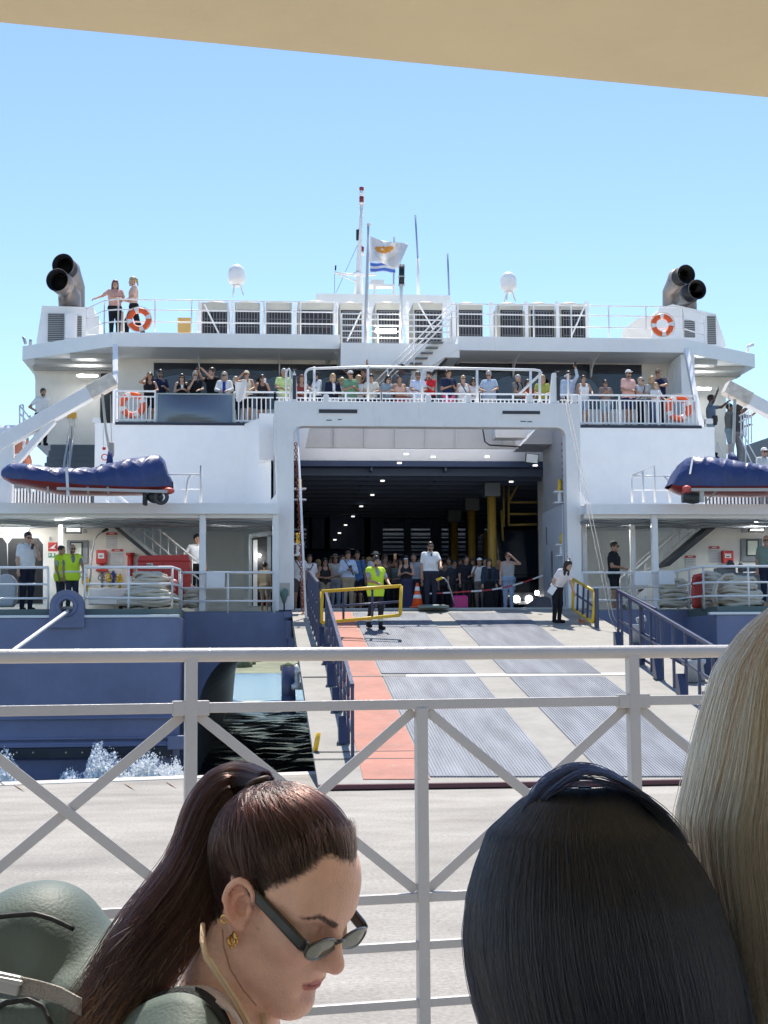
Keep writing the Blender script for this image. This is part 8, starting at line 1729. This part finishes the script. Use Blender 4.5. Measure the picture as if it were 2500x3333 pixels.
# flags
def flag_pt(u, v, off=0.):
    top = (1206+124*u, 768+32*u+5*math.sin(u*5)); bot = (1202+98*u, 852+18*u-4*math.sin(u*6)); px = top[0]+(bot[0]-top[0])*v+4*math.sin(u*4)*v; py = top[1]+(bot[1]-top[1])*v; Y = 47.85+.12*math.sin(u*9+v*3)+.07*math.sin(u*17-v*5)-off
    return P(px, py, Y)
m = MB(); m.sheet(lambda u, v: flag_pt(u, v), 40, 24); fl = m.build('flag', M('white_flag_cloth', (.82, .80, .80), .8, bump=.3, bscale=6), None, True); s_ = fl.modifiers.new('s', 'SOLIDIFY'); s_.thickness = .006; tag(fl, 'white flag with an orange island above green branches flying from the pole', 'flag')
m = MB(); isl = [(.13, .42), (.17, .34), (.26, .30), (.36, .24), (.48, .22), (.58, .19), (.70, .10), (.73, .13), (.64, .25), (.60, .34), (.56, .44), (.50, .46), (.45, .54), (.36, .57), (.28, .56), (.20, .54)]
cx_, cy_ = .40, .38; V = [flag_pt(cx_, cy_, .03)]; 
for rr_ in (.5, 1): V += [flag_pt(cx_+(a-cx_)*rr_, cy_+(b-cy_)*rr_, .03) for a, b in isl]
n = len(isl); m.add(V, [(0, 1+j, 1+(j+1) % n) for j in range(n)]+[(1+j, 1+n+j, 1+n+(j+1) % n, 1+(j+1) % n) for j in range(n)]); m.build('island_emblem', M('copper_orange', (.80, .33, .05), .8), fl, True)
m = MB()
for q in (-1, 1):
    for i in range(11):
        t = i/10; u = .42+q*(.02+.25*t); v = .90-.26*t**1.6; d = .022*(1 if i % 2 else -1); a_, b_2, c_, d_2 = flag_pt(u, v, .03), flag_pt(u+q*.012, v-.02+d, .03), flag_pt(u+q*.035, v-.03+d*1.6, .03), flag_pt(u+q*.02, v-.01+d*.4, .03); m.add([a_, b_2, c_, d_2], [(0, 1, 2, 3)])
m.build('branch_emblem', M('olive_green', (.30, .36, .22), .8), fl)
FB = M('flag_blue', (.08, .18, .60), .8); 
m = MB(); g_ = lambda u, v, o=0.: P(1205+82*u, 852+4*u+32*v+2.5*math.sin(u*7+v), 54.5+.15*math.sin(u*8)-o); m.sheet(lambda u, v: g_(u, v), 24, 8); f2 = m.build('flag', M('white_flag_cloth', (.82, .80, .80)), None, True); tag(f2, 'blue and white striped flag flying below the island flag', 'flag')
for v0, v1 in ((.08, .36), (.62, .92)):
    m = MB(); m.sheet(lambda u, v: g_(u, v0+(v1-v0)*v, .02), 24, 3); m.build('blue_stripe', FB, f2, True)
# ---------------------------------------------------------------- loose islands become parts of their own
def split_islands(o):
    import bmesh
    me = o.data; n = len(me.vertices); par = list(range(n))
    def find(a):
        while par[a] != a: par[a] = par[par[a]]; a = par[a]
        return a
    for e in me.edges:
        a, b = find(e.vertices[0]), find(e.vertices[1])
        if a != b: par[a] = b
    g = {}
    for p in me.polygons: g.setdefault(find(p.vertices[0]), []).append(p.index)
    if len(g) < 2: return
    V = [v.co.copy() for v in me.vertices]; sm = me.polygons[0].use_smooth; first = True
    for k, fs in g.items():
        F = [tuple(me.polygons[i].vertices) for i in fs]; used = sorted({i for f in F for i in f}); mp = {v: i for i, v in enumerate(used)}
        m2 = bpy.data.meshes.new(me.name); m2.from_pydata([tuple(V[i]) for i in used], [], [tuple(mp[i] for i in f) for f in F])
        for mt in me.materials: m2.materials.append(mt)
        m2.polygons.foreach_set('use_smooth', np.full(len(m2.polygons), sm)); m2.update()
        if first: keep = m2; first = False; continue
        c = o.copy(); c.data = m2; COL.objects.link(c)
    o.data = keep
for o in list(ferry.children_recursive):
    if o.type == 'MESH' and o.name.split('.')[0] in SPLIT: split_islands(o)
